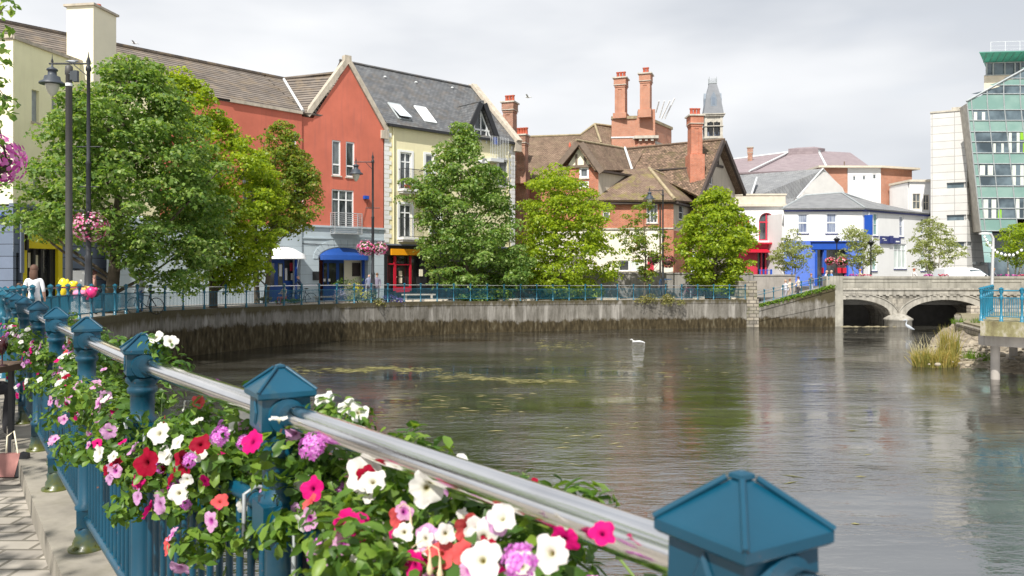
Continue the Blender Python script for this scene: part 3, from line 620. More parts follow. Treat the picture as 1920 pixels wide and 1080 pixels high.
def awning(pl, x0, x1, ysp, ycr, ybot, matn, name='awning', out=.9):
    u0, u1 = pl.U(x0), pl.U(x1); uc, rr = (u0 + u1) / 2, (u1 - u0) / 2; Y = pl.p(uc, 0).y; zb_, zs_, zc_ = hz(ybot, Y), hz(ysp, Y), hz(ycr, Y); m = MB(); R_ = []
    for k in range(17):
        th = math.pi * (1 - k / 16); uu = uc + rr * math.cos(th); R_.append([pl.p(uu, zs_ + (zc_ - zs_) * math.sin(th), .02), pl.p(uu, zb_ + .30 + (zs_ - zb_ - .1) * .5 * math.sin(th), out * .8 * (.35 + .65 * math.sin(th))), pl.p(uu, zb_, out * (.35 + .65 * math.sin(th)))])
    for a, b in zip(R_[:-1], R_[1:]):
        for j in range(2): m.add([a[j + 1], b[j + 1], b[j], a[j]], [(0, 1, 2, 3)], 0, True); m.add([v + Vector((0, 0, -.03)) for v in (a[j], b[j], b[j + 1], a[j + 1])], [(0, 1, 2, 3)], 0, True)
    return m.build(name, M(matn), RED, label=None)
awning(FP, 598.5, 689, 484, 464.5, 487, 'deep_blue_paint', out=.45)['label'] = 'deep blue rounded awning'
awning(LP, 499, 566, 482, 463, 485, 'white_paint', out=1.1)['label'] = 'white rounded awning'
def ipl(pl, dn): q = pl.p(0, 0, dn); return Pl((q.x, q.y), (pl.u.x, pl.u.y))
# recessed shop interiors: side walls, blue joinery, posters
m = MB(); ib = ipl(FP, -1.1); m.ob(ib, ib.U(606), ib.U(645), GZ, hz(487, 58), -.1, 0); m.build('shop_door', M('deep_blue_paint'), RED)
m = MB(); [m.ob(ib, ib.U(a), ib.U(b), hz(c, 58), hz(d, 58), .0, .02) for a, b, c, d in ((607, 613, 535, 494), (617, 630, 535, 494), (636, 644, 535, 494))]; m.split('door_glass', M('shop_glass'), RED)
m = MB(); m.ob(ib, ib.U(645), ib.U(700), GZ, hz(484, 58), -.1, 0); m.build('shop_wall', M('pale_cream'), RED)
m = MB(); m.ob(ib, ib.U(660), ib.U(675), hz(518, 58), hz(493, 58), 0, .05); m.build('notice_frame', M('dark_timber'), RED)
m = MB(); [m.ob(FP, FP.U(a), FP.U(b), GZ, hz(486, FP.Y(a)), -.55, -.40) for a, b in ((599, 602), (686, 689.5))]; m.split('door_post', M('blue_paint'), RED)
m = MB(); [m.ob(ib, ib.U(a), ib.U(b), hz(d, 58), hz(c, 58), .02, .03) for a, b, c, d in ((606, 610, 522, 527), (615, 619, 522, 527))]; m.split('paper_notice', M('white_paint'), RED)
ib2 = ipl(LP, -1.1); m = MB(); m.ob(ib2, ib2.U(500), ib2.U(552), GZ, hz(482, 54), -.1, 0); m.build('shop_door', M('deep_blue_paint'), RED)
m = MB(); [m.ob(ib2, ib2.U(a), ib2.U(b), hz(d, 54), hz(c, 54), .0, .02) for a, b, c, d in ((506, 514, 494, 535), (521, 530, 494, 535), (533, 552, 488, 526))]; m.split('door_glass', M('shop_glass'), RED)
m = MB(); [m.ob(ib2, ib2.U(a), ib2.U(b), hz(d, 54), hz(c, 54), .021, .035) for a, b, c, d in ((523, 528, 496, 518), (534, 538, 503, 525), (545, 551, 512, 525), (504, 507, 499, 508))]; m.split('paper_notice', M('white_paint'), RED)
m = MB(); m.ob(ib2, ib2.U(543), ib2.U(549), hz(508, 54), hz(493, 54), .021, .04); m.build('poster', M('crimson_paint'), RED)
m = MB(); m.ob(ib2, ib2.U(552), ib2.U(590), GZ, hz(482, 54), -.1, 0); m.build('shop_wall', M('blue_grey_render'), RED)
m = MB(); [m.ob(LP, LP.U(a), LP.U(b), GZ, hz(485, LP.Y(a)), -.55, -.40) for a, b in ((500, 503), (561, 563.5))]; m.split('door_post', M('blue_paint'), RED)
m = MB(); m.ob(FP, FP.U(586), FP.U(597), hz(525, 54.5), hz(509, 54.5), .01, .09); m.build('menu_board', M('black_paint'), RED)
m = MB(); m.ob(FP, FP.U(680.5), FP.U(688.5), hz(373, 56), hz(367, 56), .01, .25); m.build('alarm_box', M('blue_paint'), RED)
m = MB(); m.tube([FP.p(FP.U(563), zs - 1.25, .03), FP.p(FP.U(620), zs - 1.32, .03), FP.p(uE - .1, zs - 1.22, .03)], .018, 4); m.tube([FP.p(FP.U(676), zs - .1, .04), FP.p(FP.U(690), zs + 1.9, .04)], .012, 4); m.split('cable', M('black_paint'), RED)
# gable coping and tiled roofs
m = MB(); pk = FP.p(u_pk, zpk + .05); verge(m, FP.p(u_l - .35, ze - .22), pk, .5, .34, .12, FP.n); verge(m, pk, FP.p(u_r + .12, ze - .45), .5, .34, .12, FP.n)
m.ob(FP, u_r - .25, u_r + .35, ze - 1.0, ze - .42, -.3, .16); m.ob(FP, u_pk - .25, u_pk + .25, zpk + .05, zpk + .62, -.35, .10)
m.ob(LP, LP.U(430), LP.U(566), EYE + 10.42, EYE + 10.6, -.3, .14)
m.build('coping', M('coping_stone'), RED)
rb = lambda pl, u_, z_, n_: pl.p(u_, z_, n_)
m = MB(); RDG = EYE + 13.84
r_px527 = Vector((-16.45, 57.35, RDG)); r_l = LP.p(LP.U(-260), RDG, -5.0)
e_r = LP.p(LP.U(566), EYE + 10.55, .12); e_l = LP.p(LP.U(-260), EYE + 10.55, .12)
m.slab([e_l, e_r, r_px527, r_l], .15)
m.build('roof', TILE, RED, label='long brown tiled roof slope')
m = MB(); r_640 = Vector((-11.75, 56.8, RDG + .35)); m.slab([e_r + Vector((.03, .03, 0)), FP.p(FP.U(604), EYE + 10.6, .02), FP.p(FP.U(652), zpk - .3, -.8), r_640, r_px527], .12); m.build('roof', TILE, RED, label='short brown tiled roof slope beside the gable')
m = MB(); m.slab([r_l, r_px527, LP.p(LP.U(540) , EYE + 9.5, -11), LP.p(LP.U(-260), EYE + 9.5, -11)], .15); m.slab([r_px527, r_640, Vector((-14, 66, RDG - 4)), Vector((-21, 66, RDG - 4))], .15); m.build('rear_roof', TILE, RED)
m = MB(); m.tube([e_r + Vector((0, 0, .1)), r_px527 + Vector((0, 0, .06))], .10, 6); m.build('lead_flashing', M('lead'), RED)
m = MB(); m.tube([r_l + Vector((0, 0, .06)), r_px527 + Vector((0, 0, .06)), r_640 + Vector((0, 0, .06))], .13, 6); m.build('ridge_tiles', TILE, RED)
m = MB(); m.prism([tuple(LP.p(LP.U(300), 0, -2.2))[:2], tuple(LP.p(LP.U(566), 0, -2.0))[:2], tuple(FP.p(FP.U(719), 0, -2.2))[:2], (-14, 66), (-25, 60)], GZ, EYE + 10.2); m.build('rear_wall', M('red_render'), RED)

# ---- yellow house with slate roof
YEL = thing('yellow_house', (-4, 62, GZ), 'pale yellow house with a grey slate roof, two skylights and a dark edged dormer', 'house', 'terraced houses on the far bank')
uR = FP.U(965); zE = EYE + 10.65; w_ = 5.53; zR = EYE + 16.15
hs = [hpx(FP, 750, 286, 771, 356), hpx(FP, 798, 290, 812, 345), hpx(FP, 749, 383, 771, 446), hpx(FP, 808, 383, 825, 440), hpx(FP, 935, 300, 952, 350)]
m = MB(); zsh = hz(458, FP.Y(760)); wall(m, FP, [(uE + .02, zE), (uR, zE)], zsh, hs); m.build('wall', M('yellow_render'), YEL)
for i, h in enumerate(hs): window(FP, h, YEL, cols=2 if i in (0, 2) else 1, rows=(3, 1) if i in (0, 2) else (1, 1), sill=i not in (0, 2), fw=.10, bar=.09)
for h in hs:
    m = MB(); m.ob(FP, h['u0'] - .2, h['u0'] - .01, h['z0'], h['top'][0][1] + .16, 0, .05); m.ob(FP, h['u1'] + .01, h['u1'] + .2, h['z0'], h['top'][0][1] + .16, 0, .05); m.ob(FP, h['u0'] - .01, h['u1'] + .01, h['top'][0][1] + .002, h['top'][0][1] + .16, 0, .05); m.build('window_surround', M('white_paint'), YEL)
m = MB(); z_ = zsh + .1; k = 0
while z_ < zE - .5: m.ob(FP, uE + .02, uE + (.62 if k % 2 else .42), z_, z_ + .30, 0, .04); m.ob(FP, uR - (.62 if k % 2 else .42), uR + .01, z_, z_ + .30, 0, .04); z_ += .33; k += 1
m.build('quoin', M('white_render'), YEL)
for i, (px0, px1, yt, yb) in enumerate(((747.5, 790, 319, 356), (747, 788, 410, 446))):
    m = MB(); a, b = FP.U(px0), FP.U(px1) - .2; z0, z1 = hz(yb, FP.Y(765)), hz(yt, FP.Y(765))
    m.tube([FP.p(a, z1, .02), FP.p(a, z1, .7), FP.p(b, z1, .7), FP.p(b, z1, .02)], .025, 5, smooth=False); m.tube([FP.p(a, z0 + .08, .02), FP.p(a, z0 + .08, .7), FP.p(b, z0 + .08, .7), FP.p(b, z0 + .08, .02)], .02, 5, smooth=False)
    for k in range(19): uu = a + (b - a) * k / 18; m.tube([FP.p(uu, z0, .7), FP.p(uu, z1, .7)], .012, 4)
    for k in range(5): m.tube([FP.p(a, z0, .7 * k / 5 + .02), FP.p(a, z1, .7 * k / 5 + .02)], .012, 4)
    bal = m.build('balcony', M('black_metal'), YEL)
    m = MB(); m.ob(FP, a - .1, b + .1, z0 - .16, z0, .0, .8); m.ob(FP, a - .02, b + .02, z0 - .30, z0 - .16, 0, .6); m.build('balcony_slab', M('white_render'), bal)
    if i == 0:
        for uu in (a + .35, a + .68): p0 = MB(); q = FP.p(uu, z0, .45); p0.lathe([(.09, 0), (.14, .26), (.15, .30)], q, 10); tag(p0.build('flower_pot', M('terracotta'), loc=q), 'orange clay pot on the upper balcony of the yellow house', 'flower pot', 'clay pots on the balcony')
m = MB(); us_, ue_ = uE + .02, uR
m.ob(FP, us_, ue_, zsh - .10, zsh - .004, 0, .14); m.build('string_course', M('slate_blue_render'), YEL)
SF = [hole(FP.U(727), FP.U(788), GZ, hz(479, FP.Y(757))), hole(FP.U(800), FP.U(822), GZ + .9, hz(482, FP.Y(810)))]
m = MB(); wall(m, FP, [(us_, zsh - .1), (ue_, zsh - .1)], GZ, SF, 0, .5); m.build('shop_wall', M('black_paint'), YEL)
m = MB(); yy = FP.Y(760); m.ob(FP, FP.U(732), FP.U(785), hz(478.5, yy), hz(467, yy), .02, .16); m.build('fascia_sign', M('orange_paint'), YEL)
m = MB(); [m.ob(FP, FP.U(a), FP.U(b), hz(d, yy), hz(c, yy), -.22, -.1) for a, b, c, d in ((726, 729, 480, 545), (740.5, 744.5, 480, 545), (770, 773, 480, 545), (744.6, 769.9, 495, 497), (729.1, 740.4, 494, 496.5), (744.6, 769.9, 538, 548))]; m.split('shopfront_frame', M('red_paint'), YEL)
m = MB(); m.ob(FP, FP.U(727), FP.U(788), GZ, hz(480, yy), -.5, -.42); m.ob(FP, FP.U(800), FP.U(822), GZ + .9, hz(482, yy), -.5, -.4); m.build('shop_window', M('shop_glass'), YEL)
m = MB(); [m.ob(FP, FP.U(a), FP.U(b), hz(d, yy), hz(c, yy), -.41, -.38) for a, b, c, d in ((753.5, 759.5, 508, 518), (753.5, 759.5, 520.5, 531), (745, 750, 518, 521))]; m.split('paper_notice', M('pale_cream'), YEL)
m = MB(); m.ob(FP, FP.U(785.5), FP.U(792), hz(518, yy), hz(505, yy), .01, .06); m.build('menu_frame', M('pale_cream'), YEL)
m = MB(); m.ob(FP, FP.U(725), FP.U(800), GZ, GZ + .55, -.2, -.05); m.build('stall_riser', M('black_paint'), YEL)
m = MB(); m.tube([FP.p(uE + .75, zE - .2, .1), FP.p(uE + .75, zsh, .1)], .05, 6); m.tube([FP.p(uR - .8, zE - .2, .1), FP.p(uR - .8, zsh, .1)], .05, 6); m.split('downpipe', M('yellow_render'), YEL)
# slate roof
Bk = -FP.n
eL, eR = FP.p(u_r + .15, zE + .02, .25), FP.p(uR - .05, zE + .02, .25); rL, rR = FP.p(u_r - .35, zR, -w_), FP.p(uR, zR, -w_)
m = MB(); m.slab([eL, eR, rR, rL], .15); m.build('roof', SLATE, YEL)
m = MB(); m.slab([rL, rR, FP.p(uR, zE, -2 * w_), FP.p(u_r - .35, zE, -2 * w_)], .15); m.build('rear_roof', SLATE, YEL)
m = MB(); m.ob(FP, u_r + .3, uR - .1, zE - .18, zE - .03, .12, .36); m.build('gutter', M('black_paint'), YEL)
m = MB(); verge(m, FP.p(uR + .02, zE - .05, .35), FP.p(uR + .02, zR + .1, -w_), .55, .3, .35, FP.u); verge(m, FP.p(uR + .02, zR + .1, -w_), FP.p(uR + .02, zE, -2 * w_), .55, .3, .35, FP.u)
m.ob(FP, uR - .25, uR + .4, zE - .75, zE + .1, -.1, .42); m.build('coping', M('coping_stone'), YEL)
m = MB(); m.add([FP.p(uR, GZ, 0), FP.p(uR, GZ, -2 * w_), FP.p(uR, zE, -2 * w_), FP.p(uR, zR, -w_), FP.p(uR, zE, 0)], [(0, 1, 2, 3, 4)]); m.add([FP.p(uE, GZ, -.9), FP.p(uE, GZ, -2 * w_), FP.p(uE, zE, -2 * w_), FP.p(uE, zR - .3, -w_), FP.p(uE, zE, -.9)], [(4, 3, 2, 1, 0)])
m.ob(FP, uE, uR, GZ, zE, -2 * w_, -2 * w_ + .2); m.build('side_wall', M('yellow_render'), YEL)
m = MB(); m.tube([rL + Vector((0, 0, .05)), rR + Vector((0, 0, .05))], .11, 6); m.build('ridge_tiles', SLATE, YEL)
def on_roof(px, py):                                  # the point of the slate slope seen at a pixel
    sl = (zR - zE) / (w_ + .25)
    lo, hi = -w_, .25
    for _ in range(40):
        n_ = (lo + hi) / 2; z_ = zE + (.25 - n_) * sl; uu = FP.U(px, n_); Y = FP.p(uu, 0, n_).y
        if hz(py, Y) > z_: hi = n_
        else: lo = n_
    return uu, n_, z_
up_ = (FP.p(0, zR, -w_) - FP.p(0, zE, .25)).normalized(); nr_ = FP.u.cross(up_) ; nr_ = nr_ if nr_.z > 0 else -nr_
for i, q in enumerate((((727, 194), (742, 194.5), (768, 223), (755, 221)), ((776, 200), (793, 201), (816, 230), (799, 228.5)))):
    a = [on_roof(*q[0]), on_roof(*q[1]), on_roof(*q[3])]; uu0, uu1 = a[0][0], a[1][0]; top_ = FP.p(uu0, a[0][2], a[0][1]); Ls = 2.0; Wd = 1.05
    c = [top_, top_ + FP.u * Wd, top_ + FP.u * Wd - up_ * Ls, top_ - up_ * Ls]; m = MB()
    for x, y in ((0, 1), (1, 2), (2, 3), (3, 0)):
        m.tube([c[x] + nr_ * .06, c[y] + nr_ * .06], .075, 4, smooth=False)
    f = m.build('skylight', M('pale_grey_paint' if i else 'lead_dark'), YEL); tl = .25 if i == 0 else 0
    m = MB(); m.slab([c[0] + nr_ * .09, c[1] + nr_ * .09, c[2] + nr_ * (.09 + tl), c[3] + nr_ * (.09 + tl)], .03); m.build('pane', M('skylight_glass'), f)
for px, py in ((722, 146), (780, 156), (848, 166)): a = on_roof(px, py); m = MB(); m.ball(FP.p(a[0], a[2] + .06, a[1]), (.14, .14, .1), 8, 5); m.build('roof_vent', M('lead'), YEL)
# dormer
du0, du1 = FP.U(884), FP.U(932); duc = FP.U(899); dz = hz(190, FP.Y(902)); dzb = zE + .15
dA = FP.p(duc, dz, .45); dl = FP.p(duc - 1.6, dz - 3.1, .45); dr = FP.p(duc + 1.6, dz - 3.1, .45)
m = MB(); back = 2.6
def rb3(P, n_): return Vector((P.x, P.y, P.z)) - FP.n * n_
m.slab([dl, dA, rb3(dA, back + 1.7), rb3(dl, back - .9)], .12); m.slab([dr, dA, rb3(dA, back + 1.7), rb3(dr, back - .9)], .12); m.build('dormer_roof', SLATE, YEL)
m = MB(); verge(m, dl, dA, .14, .42, .05, FP.n); verge(m, dr, dA, .14, .42, .05, FP.n)
for q in ('a',): pass
o = m.build('barge_board', M('black_paint'), YEL); o.location.z -= .34
m = MB(); dd = Pl(tuple(FP.p(0, 0, -.05))[:2], (FP.u.x, FP.u.y)); tri = dict(u0=duc - 1.35, u1=duc + 1.35, z0=dz - 3.3, top=[(duc - 1.35, dz - 3.0), (duc, dz - .65), (duc + 1.35, dz - 3.0)])
m.poly(dd.p(duc - 1.5, dz - 3.4), dd.p(duc + 1.5, dz - 3.4), dd.p(duc + 1.5, dz - 3.2), dd.p(duc, dz - .45), dd.p(duc - 1.5, dz - 3.2)); g = m.build('dormer_window', M('window_glass'), YEL)
m = MB(); m.tube([dd.p(duc - 1.3, dz - 3.1, .05), dd.p(duc, dz - .6, .05), dd.p(duc + 1.3, dz - 3.1, .05)], .09, 4, smooth=False)
for du in (-.55, .1, .7): m.ob(dd, duc + du - .05, duc + du + .05, dz - 3.3, dz - .75 - abs(du) * 1.8, .02, .1)
m.ob(dd, duc - 1.0, duc + 1.0, dz - 2.35, dz - 2.22, .02, .1); m.build('frame', M('white_paint'), g)
m = MB(); bz = hz(297, FP.Y(925)); 
for k in range(12): uu = FP.U(912) + 1.9 * k / 11; m.tube([FP.p(uu, bz - .1, .55), FP.p(uu, bz + 1.7, .55)], .018, 4)
m.ob(FP, FP.U(910), FP.U(934), bz - .35, bz - .1, 0, .7); m.build('balcony', M('pale_grey_paint'), YEL)
m = MB(); m.ob(FP, FP.U(919), FP.U(925), hz(272, FP.Y(922)), hz(259, FP.Y(922)), .42, .50); tag(m.build('towel', M('blue_paint')), 'blue towel hung on the attic balcony of the yellow house', 'towel')

# ---- yellow block with chimney on the left, with the yellow shopfront
BLK = thing('cream_house', (-23.5, 40, GZ), 'cream block with tall chimney over a slate blue ground floor with yellow shopfront', 'house', 'terraced houses on the far bank')
c0 = Vector((-23.8, 38.0)); BPn = Pl(c0, (.179, 1)); BF = Pl(c0 - Vector((8 * .985, -8 * .176)), (.985, -.176)); L1 = 5.6; zt_ = EYE + 11.1; zmid = hz(384, BPn.Y(40))
hb = [hpx(BPn, 59.5, 169, 73.5, 229), hpx(BPn, 97, 181, 110, 238), hpx(BPn, 62, 296, 76, 352), hpx(BPn, 100, 300, 113, 352)]
m = MB(); wall(m, BPn, [(0, zt_), (L1, zt_)], zmid, hb, rev=.3); m.build('wall', M('cream_render'), BLK)
for h in hb: window(BPn, h, BLK, dep=.26, sillmat='coping_stone', rows=(1,), cols=1, glass='window_glass', fw=.09)
m = MB(); wall(m, BF, [(0, zt_ + .05), (8, zt_ + .05)], zmid, []); m.build('front_wall', M('pale_cream'), BLK)
m = MB(); m.ob(BPn, -.06, L1, zt_, zt_ + .16, -.35, .12); m.ob(BF, 0, 8.05, zt_ + .05, zt_ + .22, -.35, .10); m.build('coping', M('coping_stone'), BLK)
yA, yB = BPn.U(46), BPn.U(119)
shp = [hole(BPn.U(30.5), BPn.U(40), GZ, hz(474, BPn.Y(36))), hole(BPn.U(43), BPn.U(118), GZ, hz(438, BPn.Y(75)))]
m = MB(); wall(m, BPn, [(0, zmid - .1), (L1 + 3.2, zmid - .1)], GZ, shp, rev=.25); wall(m, BF, [(0, zmid - .1), (8, zmid - .1)], GZ, [], 0); m.build('ground_floor_wall', GREYBLOCK, BLK)
m = MB(); m.ob(BPn, -.04, L1, zmid - .1, zmid + .05, -.2, .1); m.ob(BPn, .35, .55, GZ + 2, zmid - .1, .0, .12); m.build('string_course', M('slate_blue_render'), BLK)
YY = BPn.Y(75); m = MB(); m.ob(BPn, BPn.U(43), BPn.U(51.5), GZ, hz(440, YY), -.2, -.02); m.ob(BPn, BPn.U(110), BPn.U(118), GZ, hz(440, YY), -.2, -.02); m.ob(BPn, BPn.U(51.6), BPn.U(104), hz(466, YY), hz(440, YY), -.15, .02); m.ob(BPn, BPn.U(104.1), BPn.U(109.9), hz(464, YY), hz(452, YY), -.15, -.02)
m.split('shopfront_frame', M('yellow_paint'), BLK, label='bright yellow shopfront frame and blank sign')
m = MB(); m.ob(BPn, BPn.U(43), BPn.U(118), GZ, hz(439, YY), -.5, -.4); m.ob(BPn, BPn.U(30), BPn.U(41), GZ, hz(474, YY), -.4, -.3); m.build('shop_window', M('shop_glass'), BLK)
m = MB(); [m.ob(BPn, BPn.U(a), BPn.U(b), GZ, hz(467, YY), -.38, -.24) for a, b in ((57, 60.5), (71, 75), (84.5, 89), (101, 108))]; m.ob(BPn, BPn.U(47), BPn.U(51), hz(470, YY), hz(441, YY), -.01, .10); m.split('door_frame', M('black_paint'), BLK)
m = MB(); [m.ob(BPn, BPn.U(a), BPn.U(b), hz(d, YY), hz(c, YY), -.395, -.385) for a, b, c, d in ((52, 57, 476, 500), (61, 70, 474, 502), (76, 84, 478, 500))]; m.split('shop_display', M('pale_cream'), BLK)
m = MB(); m.lathe([(.16, 0), (.16, .25), (.05, .3)], BPn.p(BPn.U(139), hz(515, YY), .2), 10); m.build('wall_lamp', M('black_paint'), BLK)
m = MB(); q = BPn.U(88); m.tube([BPn.p(q, hz(436, YY), .0), BPn.p(q, hz(426, YY), .35), BPn.p(q, hz(430, YY), .6)], .02, 5); m.ball(BPn.p(q, hz(435, YY), .6), (.16, .16, .14), 10, 6); m.build('wall_lamp', M('pale_grey_paint'), BLK)
m = MB(); q = BF.U(3); m.lathe([(.28, 0), (.30, .05), (.28, .1)], BF.p(q, hz(406, 38.4), .1), 12); m.build('round_sign', M('sky_blue_paint'), BLK)
# chimney
ch = MB(); CP = Pl(at(125, 0, 42.6).to_2d() if False else (at(125, 0, 42.6).x, 42.6), (1, -.15)); cw = 55 * 42.6 / FPX * 1.0; zct = hz(13, 42.6)
ch.ob(CP, 0, cw, EYE + 9.8, zct, -1.9, 0); cho = ch.build('chimney', M('pale_cream'), BLK)
m = MB(); m.ob(CP, -.12, cw + .12, zct + .003, zct + .12, -2.0, .12); m.build('cap_slab', M('coping_stone'), cho)
for k in (.45, 1.05): m = MB(); m.lathe([(.12, 0), (.13, .18), (.12, .22)], CP.p(k + .25, zct + .12, -.8), 10); m.build('chimney_pot', M('terracotta'), cho)
m = MB(); m.prism([tuple(c0 + Vector((-7.9, 1.45)))[:2], (c0.x - .1, c0.y + .1), tuple(BPn.p(L1, 0, -.3))[:2], (-30, 45)], zmid, zt_ - .1); m.build('flat_roof', M('lead_dark'), BLK)
m = MB(); wall(m, LP, [(LP.U(-200), EYE + 10.42), (LP.U(299.5), EYE + 10.42)], hz(400, 43), [hpx(LP, 230, 250, 250, 330)]); m.build('wall', M('yellow_render'), BLK)
# ================================================================== brick villa with tall chimneys
V = Vector
VIL = thing('brick_villa', (10, 68, 2.4), 'rambling red brick and tile villa with half timbered gables and tall chimneys', 'house')
def rot2(d, a): return Vector((d[0] * math.cos(a) - d[1] * math.sin(a), d[0] * math.sin(a) + d[1] * math.cos(a)))
# (a) right-hand gable house
G1 = V((17.49, 68.0)); gp = Pl(G1, (.75, 1)); vd = V((-1.5, 1)).normalized(); zA = hz(264, 68)
uL, uR_ = gp.U(1303), gp.U(1381); zF = EYE + 6.5
apex = gp.p(0, zA); fl = gp.p(uL - .3, hz(372, gp.Y(1300))); fr = gp.p(uR_ + .25, hz(362, gp.Y(1383)))
V3 = lambda d, k: V((d[0] * k, d[1] * k, 0))
m = MB(); m.slab([apex + V3(vd, -.7), apex + V3(vd, 9), fl + V3(vd, 9) + V((0, 0, 1.9)), fl + V3(vd, 2.4) + V((0, 0, 1.6)), fl + V3(vd, -.7)], .2)
m.build('roof', SHAG, VIL, label='mossy brown roof slope with fallen tiles')
m = MB(); m.slab([apex + V3(vd, -.7), apex + V3(vd, 9), fr + V3(vd, 9), fr + V3(vd, -.7)], .2); m.build('roof', OLDTILE, VIL)
m = MB(); m.tube([apex + V3(vd, -.7) + V((0, 0, .06)), apex + V3(vd, 9) + V((0, 0, .06))], .12, 6); m.build('ridge_tiles', OLDTILE, VIL)
m = MB(); wall(m, gp, [(uL + .5, fl.z + .2), (0, zA - .6), (uR_ - .4, fr.z + .2)], 2.3, [hpx(gp, 1329, 313, 1336, 346)]); m.build('wall', M('beige_render'), VIL)
window(gp, hpx(gp, 1329, 313, 1336, 346), VIL, frame='white_paint', cols=1)
m = MB(); wall(m, Pl(tuple(gp.p(0, 0, .03))[:2], (.75, 1)), [(uL + .4, fl.z + .3), (uL + 1.9, fl.z + 2.7), (uL + 1.91, 6.3)], 2.3); m.build('brick_pier', BRICK, VIL)
m = MB(); nv = gp.n; o_ = nv * .72
for A_, B_ in ((fl, apex), (fr, apex)): verge(m, A_ + V((0, 0, -.30)) , B_ + V((0, 0, -.30)), .22, .40, .75, nv)
m.build('barge_board', M('dark_timber'), VIL)
m = MB(); zt1 = hz(311, 68.3); m.ob(gp, -1.15, 1.25, zt1 - .12, zt1 + .08, .02, .10)
for k in (-.75, -.3, .2, .7): m.ob(gp, k - .06, k + .06, zt1 + .08, zA - 1.1 - abs(k) * 1.55, .02, .09)
m.build('timber_framing', M('dark_timber'), VIL)
# wall under the long mossy slope
ev0 = fl + V3(vd, 1.2); ev1 = fl + V3(vd, 8.5)
m = MB(); q0 = at(1222, 320, 68.0); q1 = at(1292, 318, 66.4); ep = Pl((q0.x, q0.y), (q1.x - q0.x, q1.y - q0.y)); m.ob(ep, -2.5, 4.0, 5.5, hz(317, 67.4), -1, -.05); m.build('wall', M('beige_render'), VIL)
m = MB(); m.ob(ep, -.2, 3.6, hz(319, 67.3), hz(316.5, 67.3), -.1, .25)
for k in range(12): m.ob(ep, k * .3, k * .3 + .06, hz(322.5, 67.3), hz(319, 67.3), -.05, .2)
m.build('eaves', M('dark_timber'), VIL)
# (b) low hipped bay at the front
hb = V((at(1217, 316, 66).x, 66, hz(316, 66))); e1 = at(1135, 374, 62.0); e2 = at(1265, 375, 61.2); e3 = at(1300, 377, 64.5); hbl = at(1163, 318, 66.6)
m = MB(); m.slab([e1 + V((-1.6, .3, .0)), e2, hb, hbl], .15); m.slab([e2, e3 + V((.3, .6, 0)), at(1296, 350, 68.5) , hb], .15); m.build('hipped_roof', brickmat('moss_tile', (.25, .18, .13), (.18, .12, .09), (.07, .05, .04), .21, .16, .016, .25, moss=(.24, .23, .04), mossamt=.4, bump=.8, big=.9), VIL, label='low hipped roof with a yellow green moss streak')
m = MB(); m.tube([hb + V((0, 0, .05)), e2 + V((0, 0, .05))], .14, 6); m.tube([hb + V((0, 0, .05)), at(1296, 350, 68.5) + V((0, 0, .05))], .07, 6); m.build('hip_tiles', mat('lichen_tile', (.33, .27, .17), .9, .3, 4), VIL)
bp1 = Pl((at(1135, 0, 62.6).x - 2, 62.8), (at(1262, 0, 61.8).x - at(1135, 0, 62.6).x + 2, -1.0)); ub = bp1.U(1262)
wv = [hpx(bp1, 1212, 383, 1233, 418), hpx(bp1, 1130, 386, 1143, 410)]
zb_ = hz(427, 62); m = MB(); wall(m, bp1, [(-.5, e2.z), (ub, e2.z)], zb_, wv, rev=.2); m.build('wall', BRICK, VIL)
window(bp1, wv[0], VIL, cols=3, rows=(1, 1), glass='window_glass', dep=.18); window(bp1, wv[1], VIL, cols=1, rows=(1, 1), dep=.18)
m = MB(); wlow = [hpx(bp1, 1160, 488, 1180, 508), hpx(bp1, 1214, 487, 1226, 512), hpx(bp1, 1183, 488, 1200, 508)]; wall(m, bp1, [(-3.5, zb_ - .12), (ub, zb_ - .12)], 2.3, wlow, rev=.2); m.build('lower_wall', M('pale_render'), VIL)
m = MB(); m.ob(bp1, -3.5, ub + .02, zb_ - .12, zb_ - .003, -.1, .1); m.build('string_course', M('light_stone'), VIL)
window(bp1, wlow[0], VIL, cols=1, glass='shop_glass'); window(bp1, wlow[2], VIL, cols=1, glass='pale_glass')
m = MB(); m.ob(bp1, wlow[1]['u0'], wlow[1]['u1'], 2.3, hz(486, 62), -.15, -.05); m.build('door', M('crimson_paint'), VIL)
bs = Pl(tuple(bp1.p(ub, 0))[:2], (.55, 1)); LS = 4.6; ws = [hpx(bs, 1273, 385, 1282, 412)]
m = MB(); wall(m, bs, [(0, e2.z), (LS, e2.z)], hz(433, 62.5), ws, rev=.15); m.build('side_wall', M('beige_render'), VIL); window(bs, ws[0], VIL, cols=1, rows=(1, 1))
m = MB(); m.ob(bs, 0, LS, 2.3, hz(433, 62.5), -.3, .06); m.ob(bp1, ub - .8, ub + .03, hz(500, 62), e2.z, -.2, .05); m.build('brick_pier', BRICK, VIL)
m = MB(); m.ob(bp1, -.6, ub + .4, e2.z - .25, e2.z - .1, -.05, .35); m.ob(bs, -.2, LS, e2.z - .25, e2.z - .1, -.05, .35); m.tube([bp1.p(ub - 1.0, e2.z - .2, .12), bp1.p(ub - 1.0, 2.4, .12)], .06, 6); m.build('gutter', M('dark_timber'), VIL)
